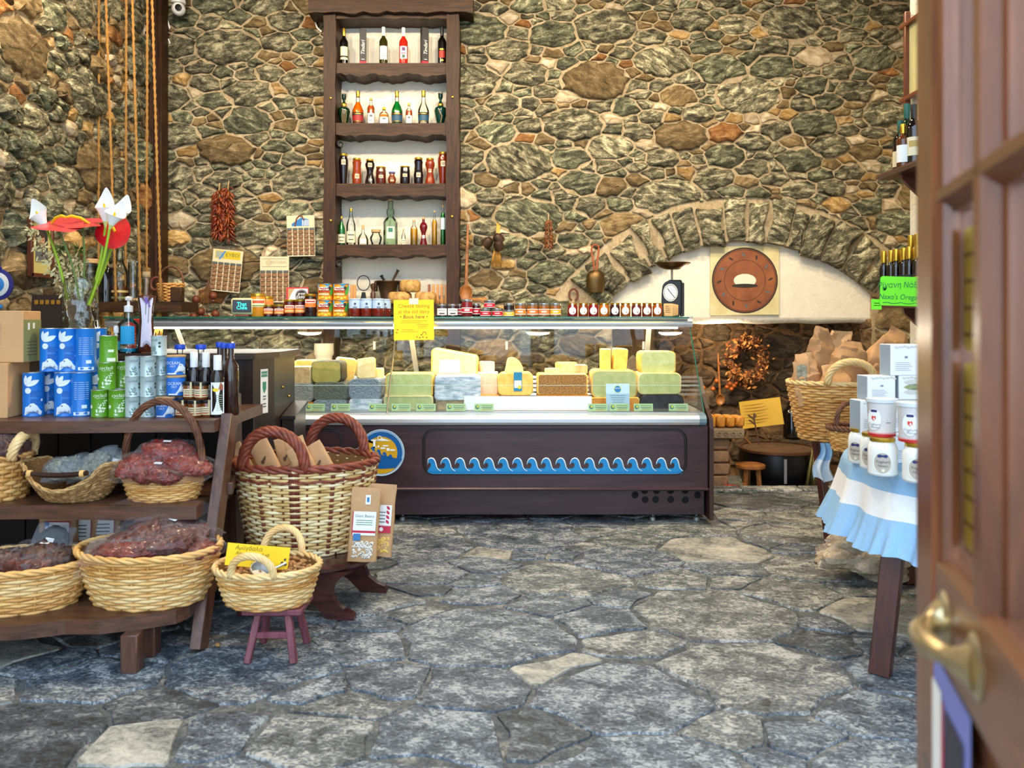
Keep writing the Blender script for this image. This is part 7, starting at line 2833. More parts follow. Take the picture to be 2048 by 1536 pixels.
anthurium('red anthurium spread flat at the left of the bouquet', (158, 600), (112, 450), 4.1, .02, .42, 1.2, ANT2, .118, .012)
anthurium('red anthurium spread flat in the middle of the bouquet', (165, 600), (165, 449), 4.16, .01, .36, -1.3, ANT2, .118, .012)
anthurium('deep red anthurium tilted to face the room at the right', (178, 600), (226, 462), 4.22, .012, 1.0, .5, ANT, .098, .014)
DL = mat('dried_leaf', rgb(196, 188, 130), .7, var=.3, scale=30, col2=rgb(232, 224, 176))
for i, (e, lb, sd) in enumerate(((( 60, 455), 'sprig of cream dried leaves reaching left over the picture frame', 1), ((118, 500), 'sprig of cream dried leaves low at the left of the bouquet', 2), ((150, 520), 'sprig of cream dried leaves in the middle of the bouquet', 3), ((140, 545), 'short sprig of dried leaves at the vase rim', 4))):
    R = random.Random(sd)
    b, c = W(155 + 4 * i, 600, 4.26), W(*e, 4.3)
    t = thing('dried_sprig', lb, 'sprig', b)
    pts = [q - b for q in curve(b, c, (-.03, .02, 0), 14)]
    m = MB()
    m.tube(pts, .0022, 4)
    lf = MB()
    for k in range(4, 15):
        p_ = pts[k]
        for s_ in range(7):
            q_ = p_ + Vector((R.uniform(-.05, .05), R.uniform(-.04, .04), R.uniform(-.04, .03))) * (1 if i else .6)
            a = R.uniform(0, 6.3)
            u_ = Vector((math.cos(a), R.uniform(-.5, .5), math.sin(a))).normalized()
            v_ = u_.cross(Vector((R.uniform(-.4, .4), 1, R.uniform(-.4, .4)))).normalized()
            lf.shape([(0, 0), (.012, .006), (.024, .005), (.034, 0), (.024, -.005), (.012, -.006)], lambda x, y: q_ + u_ * x + v_ * y + Vector((0, .0015 * math.sin(x * 90), 0)))
            m.tube([p_, q_], .0012, 3)
    part('twig', m, TW_, t)
    part('leaves', lf, DL, t, True, None, stuff=True)
t = thing('asparagus_fern', 'tuft of dark green fern in the bouquet', 'fern', W(150, 510, 4.3))
m = MB()
R = random.Random(6)
for px in (120, 158):
    o_ = W(px, 500, 4.3) - W(150, 510, 4.3)
    for i in range(70):
        a, b_ = R.uniform(0, 6.3), R.uniform(-.6, 1)
        d = Vector((math.cos(a), math.sin(a) * .5, b_)).normalized() * R.uniform(.02, .06)
        m.tube([o_ + d * .3, o_ + d], [.002, .0008], 3)
    m.tube([o_, (.02, 0, -.2)], .003, 4)
part('fronds', m, mat('fern_green', rgb(50, 96, 20), .6), t, True, None, stuff=True)

# pump bottle, small spray, red tube, lavender bottle
BLQ = mat('blue_gel', rgb(30, 160, 196), .1, spec=.6)
pb_ = vessel('pump_bottle', 'clear pump bottle with a cyan label and white pump on the till desk', 'bottle', dk(257, 4.05), 'oil', .053, .215, CLEAR, liquid=BLQ, level=.10, labels=[(.20, .62, .62, flatc(40, 168, 222))], rot=.35)
m = MB()
m.lathe([(.021, .205), (.021, .235), (.012, .238), (.007, .24), (.007, .262), (.016, .264), (.016, .28), (0, .285)], 16)
m.tube([(0, 0, .275), (.0, -.03, .278), (.0, -.045, .27)], .006, 8)
m.tube([(0, 0, .2), (0, 0, .03)], .003, 6)
part('pump', m, WHITE, pb_)
sp_ = vessel('spray_bottle', 'small clear spray bottle with a teal label behind the topmost green tin', 'bottle', dk(232, 3.99), 'oil', .018, .105, CLEAR, WHITE, .82, labels=[(.15, .55, 1.4, flatc(40, 150, 160))])
m = MB(); m.lathe([(.012, .1), (.012, .125), (.009, .135), (0, .136)], 12); part('nozzle', m, WHITE, sp_)
t = thing('red_carton', 'bright red upright carton behind the pump bottle', 'box', dk(272, 4.16), -.1)
m = MB()
m.box((0, 0, .085), (.07, .05, .17), 0, .002)
write(m, 'Bio', .026, (-.01, .115), lambda a, b: (a, -.0262, b), 1)
for k in range(5):
    m.shape(rect(-.022, .09 - k * .014, .024, .093 - k * .014), lambda a, b: (a, -.0262, b), 1)
part('carton', m, [flatc(226, 60, 44), flatc(250, 190, 150)], t, False)
def lav(m, fn, b):
    f1, f2 = fn(.0016), fn(.0024)
    m.shape([(-.03, .03), (.03, .03), (.026, .1), (.022, .16), (.026, .22), (.034, .275), (-.034, .275), (-.026, .22), (-.022, .16), (-.026, .1)], f1, b, 3)
    for x, z in ((-.008, .25), (-.012, .262), (.0, .258), (.012, .24), (.014, .225), (-.004, .242)):
        m.shape(leafp(x, z, .02, .005, 1.3 + x * 30), f2, b + 1)
    m.shape([(-.006, .19), (-.003, .19), (-.002, .245), (-.005, .245)], f2, b + 2)
    m.shape([(.006, .15), (.009, .15), (.013, .235), (.010, .235)], f2, b + 2)
PROF['waist'] = [(0, 0), (.92, 0), (1, .02), (.86, .25), (.74, .42), (.82, .56), (1, .68), (.98, .70), (.5, .715), (.42, .74), (.42, .93), (.5, .935), (.5, .95), (.4, .96), (0, .96)]
vessel('tall_bottle', 'tall waisted bottle of red-brown liqueur with a lavender label and cork', 'bottle', dk(293, 4.02), 'waist', .043, .405, CLEAR, CORK, .94, liquid=glossy(112, 40, 20), level=.70, prints=lav, pm=[flatc(222, 214, 232), flatc(120, 90, 170), flatc(96, 110, 80)], cap_r=.40)

# dark things behind the cartons
m = MB()
m.prism([(-.2, 0), (.2, 0), (.2, .05), (.12, .09), (-.2, .09)], -.12, .12, axis='y')
solo('receipt_printer', m, BLACK, 'low black printer behind the brown cartons on the till desk', 'printer', on(-5, 4.42, ZD + .001), 0, smooth=False)
m = MB()
m.prism([(-.1, 0), (.1, 0), (.085, .3), (-.085, .3)], -.08, .08, axis='y')
for i in range(5):
    m.box((-.06 + i * .03, -.083, .26), (.02, .006, .025), 1, .002)
solo('inlaid_wooden_pot', m, [mat('dark_pot_wood', rgb(44, 28, 20), .4), BRASS], 'dark tapering wooden pot with brass squares beside the vase', 'pot', on(112, 4.42, ZD + .001), smooth=False)
t = thing('teal_cloth', 'crumpled teal cloth between the carton and the vase', 'cloth', on(88, 4.2, ZD + .03))
part('folds', pillow(.16, .12, .06, 12, 24, 14, .5, 18), mat('teal_cloth', rgb(26, 130, 140), .8), t)
t = thing('evil_eye_ornament', 'large blue and white beaded eye ornament behind the brown cartons', 'ornament', on(-4, 4.55, H - (569 - 640) * 4.55 / F), (0, 0, .1))
t.scale = (.7, .7, .7)
m = MB()
m.xf = Matrix.Rotation(PI / 2, 4, 'X')
EYE = [mat('cobalt_beads', rgb(20, 30, 120), .3, bump=.6, bscale=220), mat('white_beads', rgb(224, 226, 224), .4, bump=.6, bscale=220), mat('sky_beads', rgb(40, 130, 206), .3, bump=.6, bscale=220), BLACK]
ob = link('beaded_disc', None, t) if False else None
for i, (r, d) in enumerate(((.115, .0), (.088, .008), (.056, .014), (.022, .018))):
    mm = MB()
    mm.xf = m.xf
    mm.lathe([(r, -.012 if i == 0 else d - .006), (r * .99, d + .004), (r * .8, d + .008), (0, d + .009)], 32, sy=1.12)
    part(('blue_disc', 'white_ring', 'sky_iris', 'pupil')[i], mm, EYE[i], t)
m = MB()
for k in range(7):
    m.ball((-.012 + .006 * k * (1 if k % 2 else -1), 0, .125 + .008 * (k % 4)), .014, 8)
part('top_bow', m, EYE[0], t)
m = MB()
m.tube([(0, 0, -.125), (0, 0, -.165)], .002, 4)
m.box((.01, 0, -.18), (.05, .02, .035), b=.008)
part('pendant', m, EYE[2], t)

# framed portrait on the left wall
t = thing('framed_portrait', 'small framed portrait of a man in a grey suit on the left stone wall', 'picture', (XL + .075, 4.95, H + 143 * 4.95 / F), (0, 0, PI / 2))
pw_, ph_ = .24, .36
m = MB()
for a, b, c_, d in ((-pw_ / 2 + .012, 0, .026, ph_), (pw_ / 2 - .012, 0, .026, ph_), (0, ph_ / 2 - .012, pw_, .026), (0, -ph_ / 2 + .012, pw_, .026)):
    m.box((a, 0, b), (c_, .03, d), b=.004)
part('frame', m, mat('red_brown_frame', rgb(86, 42, 24), .4), t)
m = MB()
f = lambda o: (lambda a, b: (a, -.004 - o, b))
m.shape(rect(-pw_ / 2, -ph_ / 2, pw_ / 2, ph_ / 2), f(0), 0)
m.shape(rect(-.065, -.085, .065, .125), f(.001), 1)
m.shape([(-.065, -.085), (.065, -.085), (.065, -.02), (.035, .012), (-.035, .012), (-.065, -.02)], f(.002), 2)
m.shape([(-.016, .012), (.016, .012), (0, -.06)], f(.003), 3)
m.shape([(-.004, .008), (.004, .008), (.006, -.05), (-.006, -.05)], f(.004), 4)
m.shape(oval(0, .05, .030, .042, 16), f(.003), 5)
m.shape(oval(0, .085, .031, .02, 14), f(.0035), 6)
for s_ in (-1, 1):
    m.shape(oval(.012 * s_, .054, .005, .003, 8), f(.0045), 4)
m.shape(rect(-.01, .026, .01, .029), f(.0045), 6)
part('portrait', m, [mat('mount_card', rgb(190, 178, 110), .7), flatc(40, 44, 50), flatc(92, 98, 106), flatc(220, 220, 210), flatc(36, 40, 48), flatc(190, 140, 112), flatc(60, 46, 40)], t, False)

# shelf hung on ropes
ZSH = 1.405
hs = thing('hanging_shelf', 'dark thick plank shelf hung on ropes in the left corner', 'shelf', (-2.6, 5.6, ZSH))
m = at(hs)
m.prism([(-2.93, 5.48), (-2.62, 5.45), (-2.26, 5.47), (-2.25, 5.74), (-2.93, 5.76)], ZSH - .07, ZSH)
part('plank', m, WDX, hs, False)
m = at(hs)
m.box((-2.30, 5.5, ZSH + .05), (.075, .06, .1), b=.004)
part('end_block', m, WDX, hs)
ROPE = mat('jute_rope', rgb(136, 92, 40), .8, var=.3, scale=200, col2=rgb(196, 148, 78), bump=.8, bscale=400)
for i, (top_px, bot_px, Y, lb) in enumerate(((198, 197, 5.72, 'rear rope of the leftmost pair'), (207, 232, 5.5, 'slanting front rope of the leftmost pair'), (253, 251, 5.72, 'rear rope of the middle pair'), (261, 281, 5.5, 'slanting front rope of the middle pair'), (295, 293, 5.72, 'rear rope of the pair beside the timber post'), (300, 322, 5.5, 'slanting front rope crossing the timber post'))):
    p0_ = Vector(((top_px - 1024) * Y / F, Y, 3.98))
    p1_ = Vector(((bot_px - 1024) * Y / F, Y, ZSH))
    d = (p0_ - p1_) / (p0_.z - p1_.z)
    p0_ = p1_ + d * (ZT - .0 - ZSH)
    m = MB()
    pth = [p1_.lerp(p0_, k / 60) - p1_ for k in range(61)]
    twist(m, pth, .0055, 3, 30, .0062)
    solo('rope', m, ROPE, lb + ' holding the hanging shelf', 'rope', p1_, auto=None)
PCK = mat('shelf_pebbles', rgb(120, 84, 50), .6, scale=60, col2=rgb(206, 170, 120))
def hg(px, Y=5.6):
    return on(px, Y, ZSH + .001)
vessel('corked_glass_jar', 'tall glass jar with a wide cork at the back of the hanging shelf', 'jar', hg(180), 'jar', .055, .30, CLEAR, CORK, .9)
vessel('corked_glass_jar', 'second corked glass jar beside the black one', 'jar', hg(203, 5.66), 'jar', .05, .29, CLEAR, CORK, .9)
m = MB()
m.lathe([(0, 0), (.05, 0), (.05, .23), (.046, .235), (0, .235)], 20)
solo('black_glass_jar', m, DKG, 'tall black glass cylinder on the hanging shelf', 'jar', hg(212, 5.54))
dc = vessel('layered_decanter', 'conical glass decanter with layered contents on the hanging shelf', 'bottle', hg(239, 5.58), 'ouzo', .062, .36, CLEAR, liquid=glossy(150, 90, 40), level=.30, labels=[(.18, .22, PI, flatc(196, 170, 110)), (.06, .1, PI, flatc(110, 120, 70))])
m = MB()
m.lathe([(.03, .0), (.032, .285)], 20)
m.lathe([(0, 0), (.05, 0), (.05, .004), (.03, .01)], 20)
solo('glass_cylinder', m, VG, 'narrow clear glass cylinder standing among pale nuts', 'vase', hg(266, 5.54))
R = random.Random(5)
for i in range(16):
    m = MB()
    m.ball((0, 0, 0), .016, 7, sc=(1, .8, .75))
    o = solo('shelled_nut', m, PCK, 'pale nut lying on the hanging shelf beside the glass cylinder', 'nut', (bx_(R.uniform(262, 288), 5.5), R.uniform(5.48, 5.56), ZSH + .013), R.uniform(0, 3), 'nuts on the hanging shelf')
basket('little_basket', 'small honey basket with a hoop handle at the end of the hanging shelf', hg(342, 5.62) + Vector((.0, 0, 0)), 0, .088, .07, .07, .055, .125, 11, 18, [WK[1]], 14, rim=WK[1], rim_r=.006,
       handles=[((-.086, 0, .12), (.086, 0, .12), .13, .007, WKD, (0, 0))])
t = thing('cane_ring', 'dark cane ring leaning on the timber post', 'ring', hg(306, 5.62) + Vector((0, .05, .13)))
m = MB()
m.tube([(.04 * math.cos(u), .01 * math.sin(u), .045 * math.sin(u)) for u in np.linspace(0, 2 * PI, 20)[:-1]], .011, 7, True)
part('ring', m, mat('dark_leather', rgb(96, 44, 30), .6), t)
for i, px in enumerate((190, 222, 318)):
    t = thing('dried_garland', ['dried straw garland under the left end of the hanging shelf', 'dried straw garland under the middle of the hanging shelf', 'dried straw garland under the right end of the hanging shelf'][i], 'garland', on(px, 5.5, ZSH - .07))
    m = MB()
    R = random.Random(i)
    for k in range(26):
        x = R.uniform(-.03, .03)
        m.tube([(x * .3, 0, 0), (x, R.uniform(-.02, .02), -.09), (x * 1.6 - .03, R.uniform(-.02, .02), -R.uniform(.12, .22))], .003, 3)
    part('straw', m, STR, t, True, None, stuff=True)

# ------------------------------------------------------------------ hearth
kb = MB()
for i in range(4):
    kb.box((1.5 + i * .45, 6.04, .006), (.44, .14, .022), b=.006)
struct('trim_3', kb, SL[1])
t = thing('dried_wreath', 'round wreath of rust-coloured dried flowers on the hearth wall', 'wreath', W(1491, 718, 7.18))
m = MB()
R = random.Random(19)
for i in range(620):
    a = R.uniform(0, 2 * PI)
    rr_ = .145 + R.gauss(0, .032)
    c_ = Vector((rr_ * math.cos(a), -.02 - abs(R.gauss(0, .03)), rr_ * math.sin(a) * 1.15 - (.02 if math.sin(a) < 0 else 0)))
    u_ = Vector((R.uniform(-1, 1), R.uniform(-1, .2), R.uniform(-1, 1))).normalized()
    v_ = u_.cross(Vector((R.uniform(-1, 1), 1, R.uniform(-1, 1)))).normalized()
    s_ = R.uniform(.014, .03)
    k = m.addv([c_ - u_ * s_, c_ + v_ * s_ * .45 + Vector((0, -.006, 0)), c_ + u_ * s_, c_ - v_ * s_ * .45])
    m.face([k, k + 1, k + 2, k + 3], R.randrange(3))
part('dried_flowers', m, [mat('dried_rust', rgb(150, 84, 34), .8), mat('dried_umber', rgb(86, 46, 20), .8), mat('dried_straw_orange', rgb(196, 132, 66), .8)], t, True, None, stuff=True)
m = MB()
m.tube([(.14 * math.cos(u), -.015, .16 * math.sin(u)) for u in np.linspace(0, 2 * PI, 30)[:-1]], .03, 8, True)
part('ring', m, TW_, t)
m = MB()
m.tube([(0, -.01, .16), (0, 0, .3)], .004, 5)
part('string', m, TW_, t)
spoon('wooden ladle hanging upright on the hearth wall', 1436, 706, 1440, 790, 7.16, .04, .009)
ON = mat('small_onion', rgb(170, 84, 22), .4, var=.25, scale=30)
for i, (px, py) in enumerate(((1407, 776), (1426, 778), (1433, 762), (1454, 774), (1460, 768), (1468, 772), (1463, 778), (1472, 766))):
    m = MB()
    m.ball((0, 0, 0), .021, 10)
    m.tube([(0, 0, .018), (0, 0, .03)], [.005, .002], 5)
    solo('onion', m, ON, 'small orange onion tucked among the hearth stones', 'onion', W(px, py, 7.18), 0, 'onions on the hearth wall')
t = thing('yellow_board', 'large tilted yellow paper sign standing on the cauldron', 'sign', W(1523, 826, 6.75), (-.12, -.12, 0))
m = MB()
w_, h_ = 83 * 6.75 / F, 54 * 6.75 / F
m.grid(lambda u, v: ((u - .5) * w_, .02 * math.sin(u * 3), (v - .5) * h_), 8, 3)
m.grid(lambda u, v: ((.5 - u) * w_, .02 * math.sin((1 - u) * 3) + .003, (v - .5) * h_), 8, 3)
for k in range(7):
    m.shape(rect(-w_ * .42, h_ * (.34 - k * .11), w_ * (.1 + .05 * (k % 3)), h_ * (.348 - k * .11)), lambda a, b: (a, .02 * math.sin((a / w_ + .5) * 3) - .003, b), 1)
part('sheet', m, [mat('sign_yellow', rgb(214, 172, 62), .7), mat('faint_ink', rgb(176, 136, 50), .7)], t)
cd = thing('copper_cauldron', 'huge soot-black cauldron with a dull copper rim under the arch', 'cauldron', (bx_(1556, 6.55), 6.55, -.14))
m = MB()
m.lathe([(0, 0), (.2, .0), (.27, .05), (.31, .16), (.315, .30), (.30, .36), (.308, .372), (.29, .372), (.28, .3), (.24, .1), (0, .06)], 36)
part('pot', m, mat('soot_black', rgb(16, 16, 20), .35, .4), cd)
m = MB()
m.lathe([(.30, .352), (.318, .36), (.318, .378), (.30, .384), (.285, .38)], 36)
part('rim', m, mat('dull_copper', rgb(96, 62, 40), .5, .5, var=.3, scale=14), cd)
m = MB()
m.lathe([(0, .376), (.20, .376), (.295, .374), (.295, .366)], 36)
part('wooden_lid', m, mat('old_lid_wood', rgb(86, 62, 42), .7, var=.3, scale=14), cd)
m = MB()
m.box((-.05, -.325, .24), (.022, .004, .19))
part('hanging_label', m, mat('grey_strip', rgb(120, 124, 130), .6), cd)
t = thing('bare_twig', 'forked bare twig standing in the cauldron before the yellow sign', 'twig', W(1518, 889, 6.42))
m = MB()
for q in ([(1518, 889), (1512, 858), (1508, 838)], [(1508, 838), (1496, 830)], [(1508, 838), (1508, 826)], [(1510, 848), (1498, 840)], [(1508, 838), (1512, 829)]):
    m.tube([W(a, b, 6.42) - W(1518, 889, 6.42) for a, b in q], [.009] + [.006] * (len(q) - 1), 6)
part('twig', m, TW_, t)
m = MB()
m.tube([W(1474, 862, 6.4) - W(1500, 887, 6.4), (0, 0, 0)], [.014, .01], 7)
solo('stirring_stick', m, OW, 'wooden stick slanting into the cauldron from the ledge', 'stick', W(1500, 887, 6.4))
sb = thing('milking_stool', 'small round worn wooden stool in front of the cauldron', 'stool', (bx_(1504, 6.16), 6.2, -.14))
m = MB()
m.lathe([(0, .272), (.10, .272), (.112, .28), (.112, .3), (.1, .306), (0, .306)], 24)
part('seat', m, OW, sb)
for a in (-2.4, -.7, PI / 2):
    m = MB()
    m.tube([(.085 * math.cos(a), .085 * math.sin(a), 0), (.06 * math.cos(a), .06 * math.sin(a), .275)], .02, 7)
    part('leg', m, OW, sb)
BR = mat('pale_brick', rgb(150, 118, 90), .9, var=.2, scale=24, bump=.5, bscale=40)
pr_ = thing('brick_pier', 'pale brick pier carrying a ledge with carved scrolls beside the counter end', 'pier', (bx_(1435, 6.3), 6.36, -.14))
R = random.Random(2)
for i in range(5):
    m = MB()
    m.box((R.uniform(-.006, .006), R.uniform(-.006, .006), .055 + i * .098), (.17 - .01 * (i % 2), .2, .092), b=.012)
    part('brick', m, BR, pr_)
m = MB()
m.box((.04, -.02, .535), (.30, .26, .075), b=.008)
for i in range(5):
    m.xf = Matrix.Translation((-.07 + i * .055, -.152, .535))
    m.tube([(.018 * math.cos(u) * (1 - u / 9), 0, .018 * math.sin(u) * (1 - u / 9)) for u in np.linspace(-1, 5, 12)], .005, 5)
    m.xf = None
part('carved_ledge', m, mat('ledge_stone', rgb(140, 120, 96), .8, var=.15, scale=20), pr_)
for i in range(4):
    m = MB()
    m.box((0, 0, .05), (.066, .14, .1 - .006 * i), b=.014)
    solo('golden_cheese_brick', m, AMBER, ['golden cheese brick nearest the counter on the hearth ledge', 'second golden cheese brick on the hearth ledge', 'third golden cheese brick on the hearth ledge', 'golden cheese brick at the free end of the hearth ledge'][i], 'cheese', (bx_(1432, 6.3) + i * .072 - .04, 6.33, -.14 + .574), .06 * i, 'golden bricks on the hearth ledge')
m = MB()
m.box((0, 0, .05), (.12, .1, .1), b=.015)
solo('hearth_stone', m, BR, 'squared pale stone under the red bowl by the brick pier', 'stone', (bx_(1463, 6.2), 6.2, -.14 + .0))
m = MB()
m.lathe([(0, 0), (.03, 0), (.06, .03), (.063, .032), (.058, .032), (.03, .008), (0, .006)], 20)
solo('red_bowl', m, mat('red_enamel', rgb(190, 50, 24), .3), 'small red bowl on the squared stone by the brick pier', 'bowl', (bx_(1463, 6.2), 6.2, -.14 + .1005))
vessel('dark_demijohn', 'dark glass bottle in the shadow right of the yellow sign', 'bottle', (bx_(1584, 6.95), 6.95, .26), 'oil', .075, .34, DKG)
m = MB()
m.box((0, 0, .195), (.4, .3, .39), b=.02)
solo('hearth_block', m, SOOT[1], 'sooty stone block behind the cauldron carrying the dark bottle', 'stone', (bx_(1600, 7.0), 7.03, -.14))
t = thing('straw_broom', 'stubby straw broom head behind the tablecloth', 'broom', (bx_(1648, 6.1), 6.25, .28))
m = MB()
R = random.Random(23)
for i in range(90):
    a = R.uniform(-1, 1)
    m.tube([(a * .03, 0, .02), (a * .1, R.uniform(-.04, .04), -R.uniform(.28, .4))], .004, 3)
part('bristles', m, mat('green_straw', rgb(120, 110, 58), .7, var=.3, scale=30), t, True, None, stuff=True)

# ------------------------------------------------------------------ bread basket, small table behind
t2_ = thing('small_side_table', 'small dark side table under the bread basket, mostly hidden', 'table', (1.80, 4.35, 0))
m = at(t2_)
m.box((1.84, 4.32, .605), (.27, .78, .035), b=.004)
part('tabletop', m, HT, t2_)
for x, y in ((1.76, 4.62), (1.93, 4.66), (1.93, 3.98)):
    m = at(t2_)
    m.bar((x + (.04 if x < 1.8 else 0), y - .1, 0), (x, y, .59), .045, .045)
    part('leg', m, HT, t2_)
BY = 4.42
bb_ = basket('bread_basket', 'large honey basket packed with crumpled brown paper bags', (bx_(1672, BY), BY, .624), -.1, .255, .2, .185, .15, .315, 22, 30, [WK[1], WK[0], WK[1]], 15, rim=WK[2], rim_r=.012,
             handles=[((-.10, -.195, .315), (.14, -.19, .315), .12, .02, WK[2], (0, -.02))])
m = MB()
m.lathe([(0, .2), (.2, .2)], 30, sy=.78)
part('inner_board', m, WKIN, bb_)
B = Vector(bb_.location)
for i, (q, w, h, rot, lb) in enumerate((((-.155, -.02, .20), .14, .28, (.0, -.12, .1), 'crumpled brown bag at the left of the bread basket with a folded corner'),
                                       ((-.10, .07, .22), .14, .40, (.1, .1, .3), 'pointed brown paper bag rising at the left of the bread basket'),
                                       ((.0, .10, .22), .18, .385, (.1, .12, -.2), 'wide brown paper bag in the middle of the bread basket'),
                                       ((.05, -.04, .22), .20, .32, (-.1, .1, .1), 'crumpled bag just behind the bread basket handle'),
                                       ((.12, .03, .20), .17, .46, (.0, .55, -.1), 'longest brown bag slanting out to the right of the bread basket'),
                                       ((.17, -.08, .2), .16, .22, (.0, .3, .2), 'low crumpled bag at the right of the bread basket'),
                                       ((-.03, -.1, .2), .17, .21, (-.1, -.1, 0), 'crumpled brown bag seen through the bread basket handle'))):
    kraft(lb, B + Vector(q), rot, w, h, .11, 120 + i, KR if i % 2 else KR2, .020, pinch=True)
hb2 = kraft('window bag of dried green herbs at the left rim of the bread basket', B + Vector((-.20, -.06, .24)), (0, -.08, -.3), .085, .19, .05, 131, KR2, .004)
m = MB()
m.shape(squircle(.0, .13, .05, .09, .02), lambda a, b: (a, -.026, b))
part('herb_window', m, HERB, hb2, False)
t = thing('draped_cloth', 'blue and white cloth corner hanging under the bread basket', 'cloth', (bx_(1648, 4.28), 4.26, .625))
m = MB()
def dc_(u, v):
    return Vector(((u - .5) * (.06 + .06 * v) + .012 * math.sin(v * 7) - .01 * v, .02 * math.sin(u * 14) * (.3 + v), -.2 * v + .015 * math.sin(u * 9) * v))
m.grid(dc_, 20, 14)
m.m = [0 if i < 19 * 6 else 1 for i in range(len(m.m))]
part('cloth', m, [CB, mat('white_blue_linen', rgb(214, 226, 236), .85)], t)
basket('brown_rim_basket', 'small basket with a dark brown rim and hoop behind the yoghurt jars', (bx_(1706, 4.02), 4.03, .624), .2, .115, .10, .09, .075, .115, 11, 20, [WK[1], WK[0]], 16, rim=WKD, rim_r=.014,
       handles=[((-.10, -.02, .11), (.10, .02, .11), .13, .013, WKD, (-.01, 0))])

# rock on the floor
m = MB()
R = random.Random(14)
def rk_(u, v):
    a, b = 2 * PI * u, PI * (v - .5)
    d = Vector((math.cos(a) * math.cos(b), math.sin(a) * math.cos(b), math.sin(b)))
    k = 1 + .38 * noise.noise(d * 1.7 + Vector((5, 1, 2))) + .16 * noise.noise(d * 4.5) + .07 * noise.noise(d * 11)
    return (d.x * .25 * k, d.y * .15 * k, max(.001, .115 + d.z * .115 * k - .03 * math.cos(a)))
m.grid(rk_, 60, 34, wrap_u=True)
solo('rough_rock', m, stone('marble_rock', [(.3, C3(96, 82, 66)), (.45, C3(158, 140, 116)), (.55, C3(196, 180, 156)), (.7, C3(232, 222, 204))], 26, (1, 1, 1.01), .7, 1.0, .5, .05), 'rough pale brown and white rock lying on the floor behind the table leg', 'rock', (bx_(1748, 3.92), 3.98, 0), .1, auto=30)

# ------------------------------------------------------------------ on the half-round table
ZTB = TZ + .0135
YOG = mat('yoghurt_white', rgb(240, 240, 234), .2, spec=.6)
PROF['yog'] = [(0, 0), (.9, 0), (1, .05), (1, .72), (.92, .82), (.8, .88), (.8, 1), (0, 1)]
def yl_(m, fn, b):
    f1, f2, f3 = fn(.001), fn(.0016), fn(.0024)
    m.shape(oval(0, .052, .038, .044, 26), f1, b, 3)
    m.tube([f2(a_, b_) for a_, b_ in oval(0, .052, .035, .041, 26)], .0006, 4, True, m=b + 4)
    m.shape(oval(0, .048, .029, .036, 22), f2, b + 1, 3)
    m.shape(squircle(0, .072, .034, .011, .005, 3), f3, b + 2)
    write(m, 'Yoghurt', .014, (0, .052), f3, b + 3, shear=.2)
    write(m, 'Naxou', .012, (0, .038), f3, b + 3, shear=.2)
    for u in range(5):
        m.shape(leafp(.002, .022, .007, .002, u * 1.256), f3, b + 4)
yg = vessel('yoghurt_jar', 'white yoghurt jar with a gold lid, third and nearest of the front row', 'jar', (bx_(1781, 2.80), 2.86, ZTB), 'yog', .050, .132, YOG, GOLD, .9, prints=yl_, pm=[PAPER, flatc(186, 174, 160), flatc(36, 44, 104), flatc(60, 56, 60), flatc(236, 228, 200)])
def yd(src, px, Y, z, lb, tw=0.0):
    p = Vector((bx_(px, Y), Y, z))
    return dup(src, lb, p, face_cam(p) + tw)
yd(yg, 1724, 3.10, ZTB, 'white yoghurt jar with a gold lid at the left end of the row', -.5)
yd(yg, 1748, 2.985, ZTB, 'white yoghurt jar with a gold lid, second from the left end', -.35)
yd(yg, 1836, 2.74, ZTB, 'white yoghurt jar with a gold lid against the door edge', .0)
CUP = mat('milky_plastic', rgb(236, 232, 230), .25, spec=.5)
def cl_(m, fn, b):
    f1, f2 = fn(.0008), fn(.0016)
    m.shape(oval(-.028, .062, .026, .038, 24), f1, b, 3)
    m.shape(squircle(-.028, .092, .024, .009, .004, 3), f2, b + 1)
    m.shape([(-.028, .056), (-.02, .064), (-.02, .072), (-.025, .075), (-.028, .071), (-.031, .075), (-.036, .072), (-.036, .064)], f2, b + 2)
    m.shape(oval(-.0265, .064, .003, .005, 8), f2, b)
    write(m, 'Yoghurt', .013, (-.028, .044), f2, b + 3, shear=.2)
    write(m, 'Naxou', .012, (-.024, .034), f2, b + 3, shear=.2)
    m.shape(rect(.014, .05, .03, .053), f2, b + 3)
cu_ = vessel('dessert_cup', 'white lidded dessert cup with a red bottom layer on the yoghurt jars', 'cup', (bx_(1774, 2.86), 2.90, ZTB + .1335), 'tub', .052, .135, CUP, mat('frosted_lid', rgb(214, 220, 226), .25), .89, labels=[(.0, .07, PI, flatc(186, 26, 30)), (.07, .1, PI, flatc(232, 150, 146))], prints=cl_, pm=[PAPER, flatc(40, 44, 104), flatc(222, 60, 36), flatc(120, 120, 130)], cap_r=1.0)
yd(cu_, 1826, 2.76, ZTB + .1335, 'white lidded dessert cup with a red heart against the door edge', .35)
BXW = mat('white_box_card', rgb(236, 238, 240), .35, spec=.5)
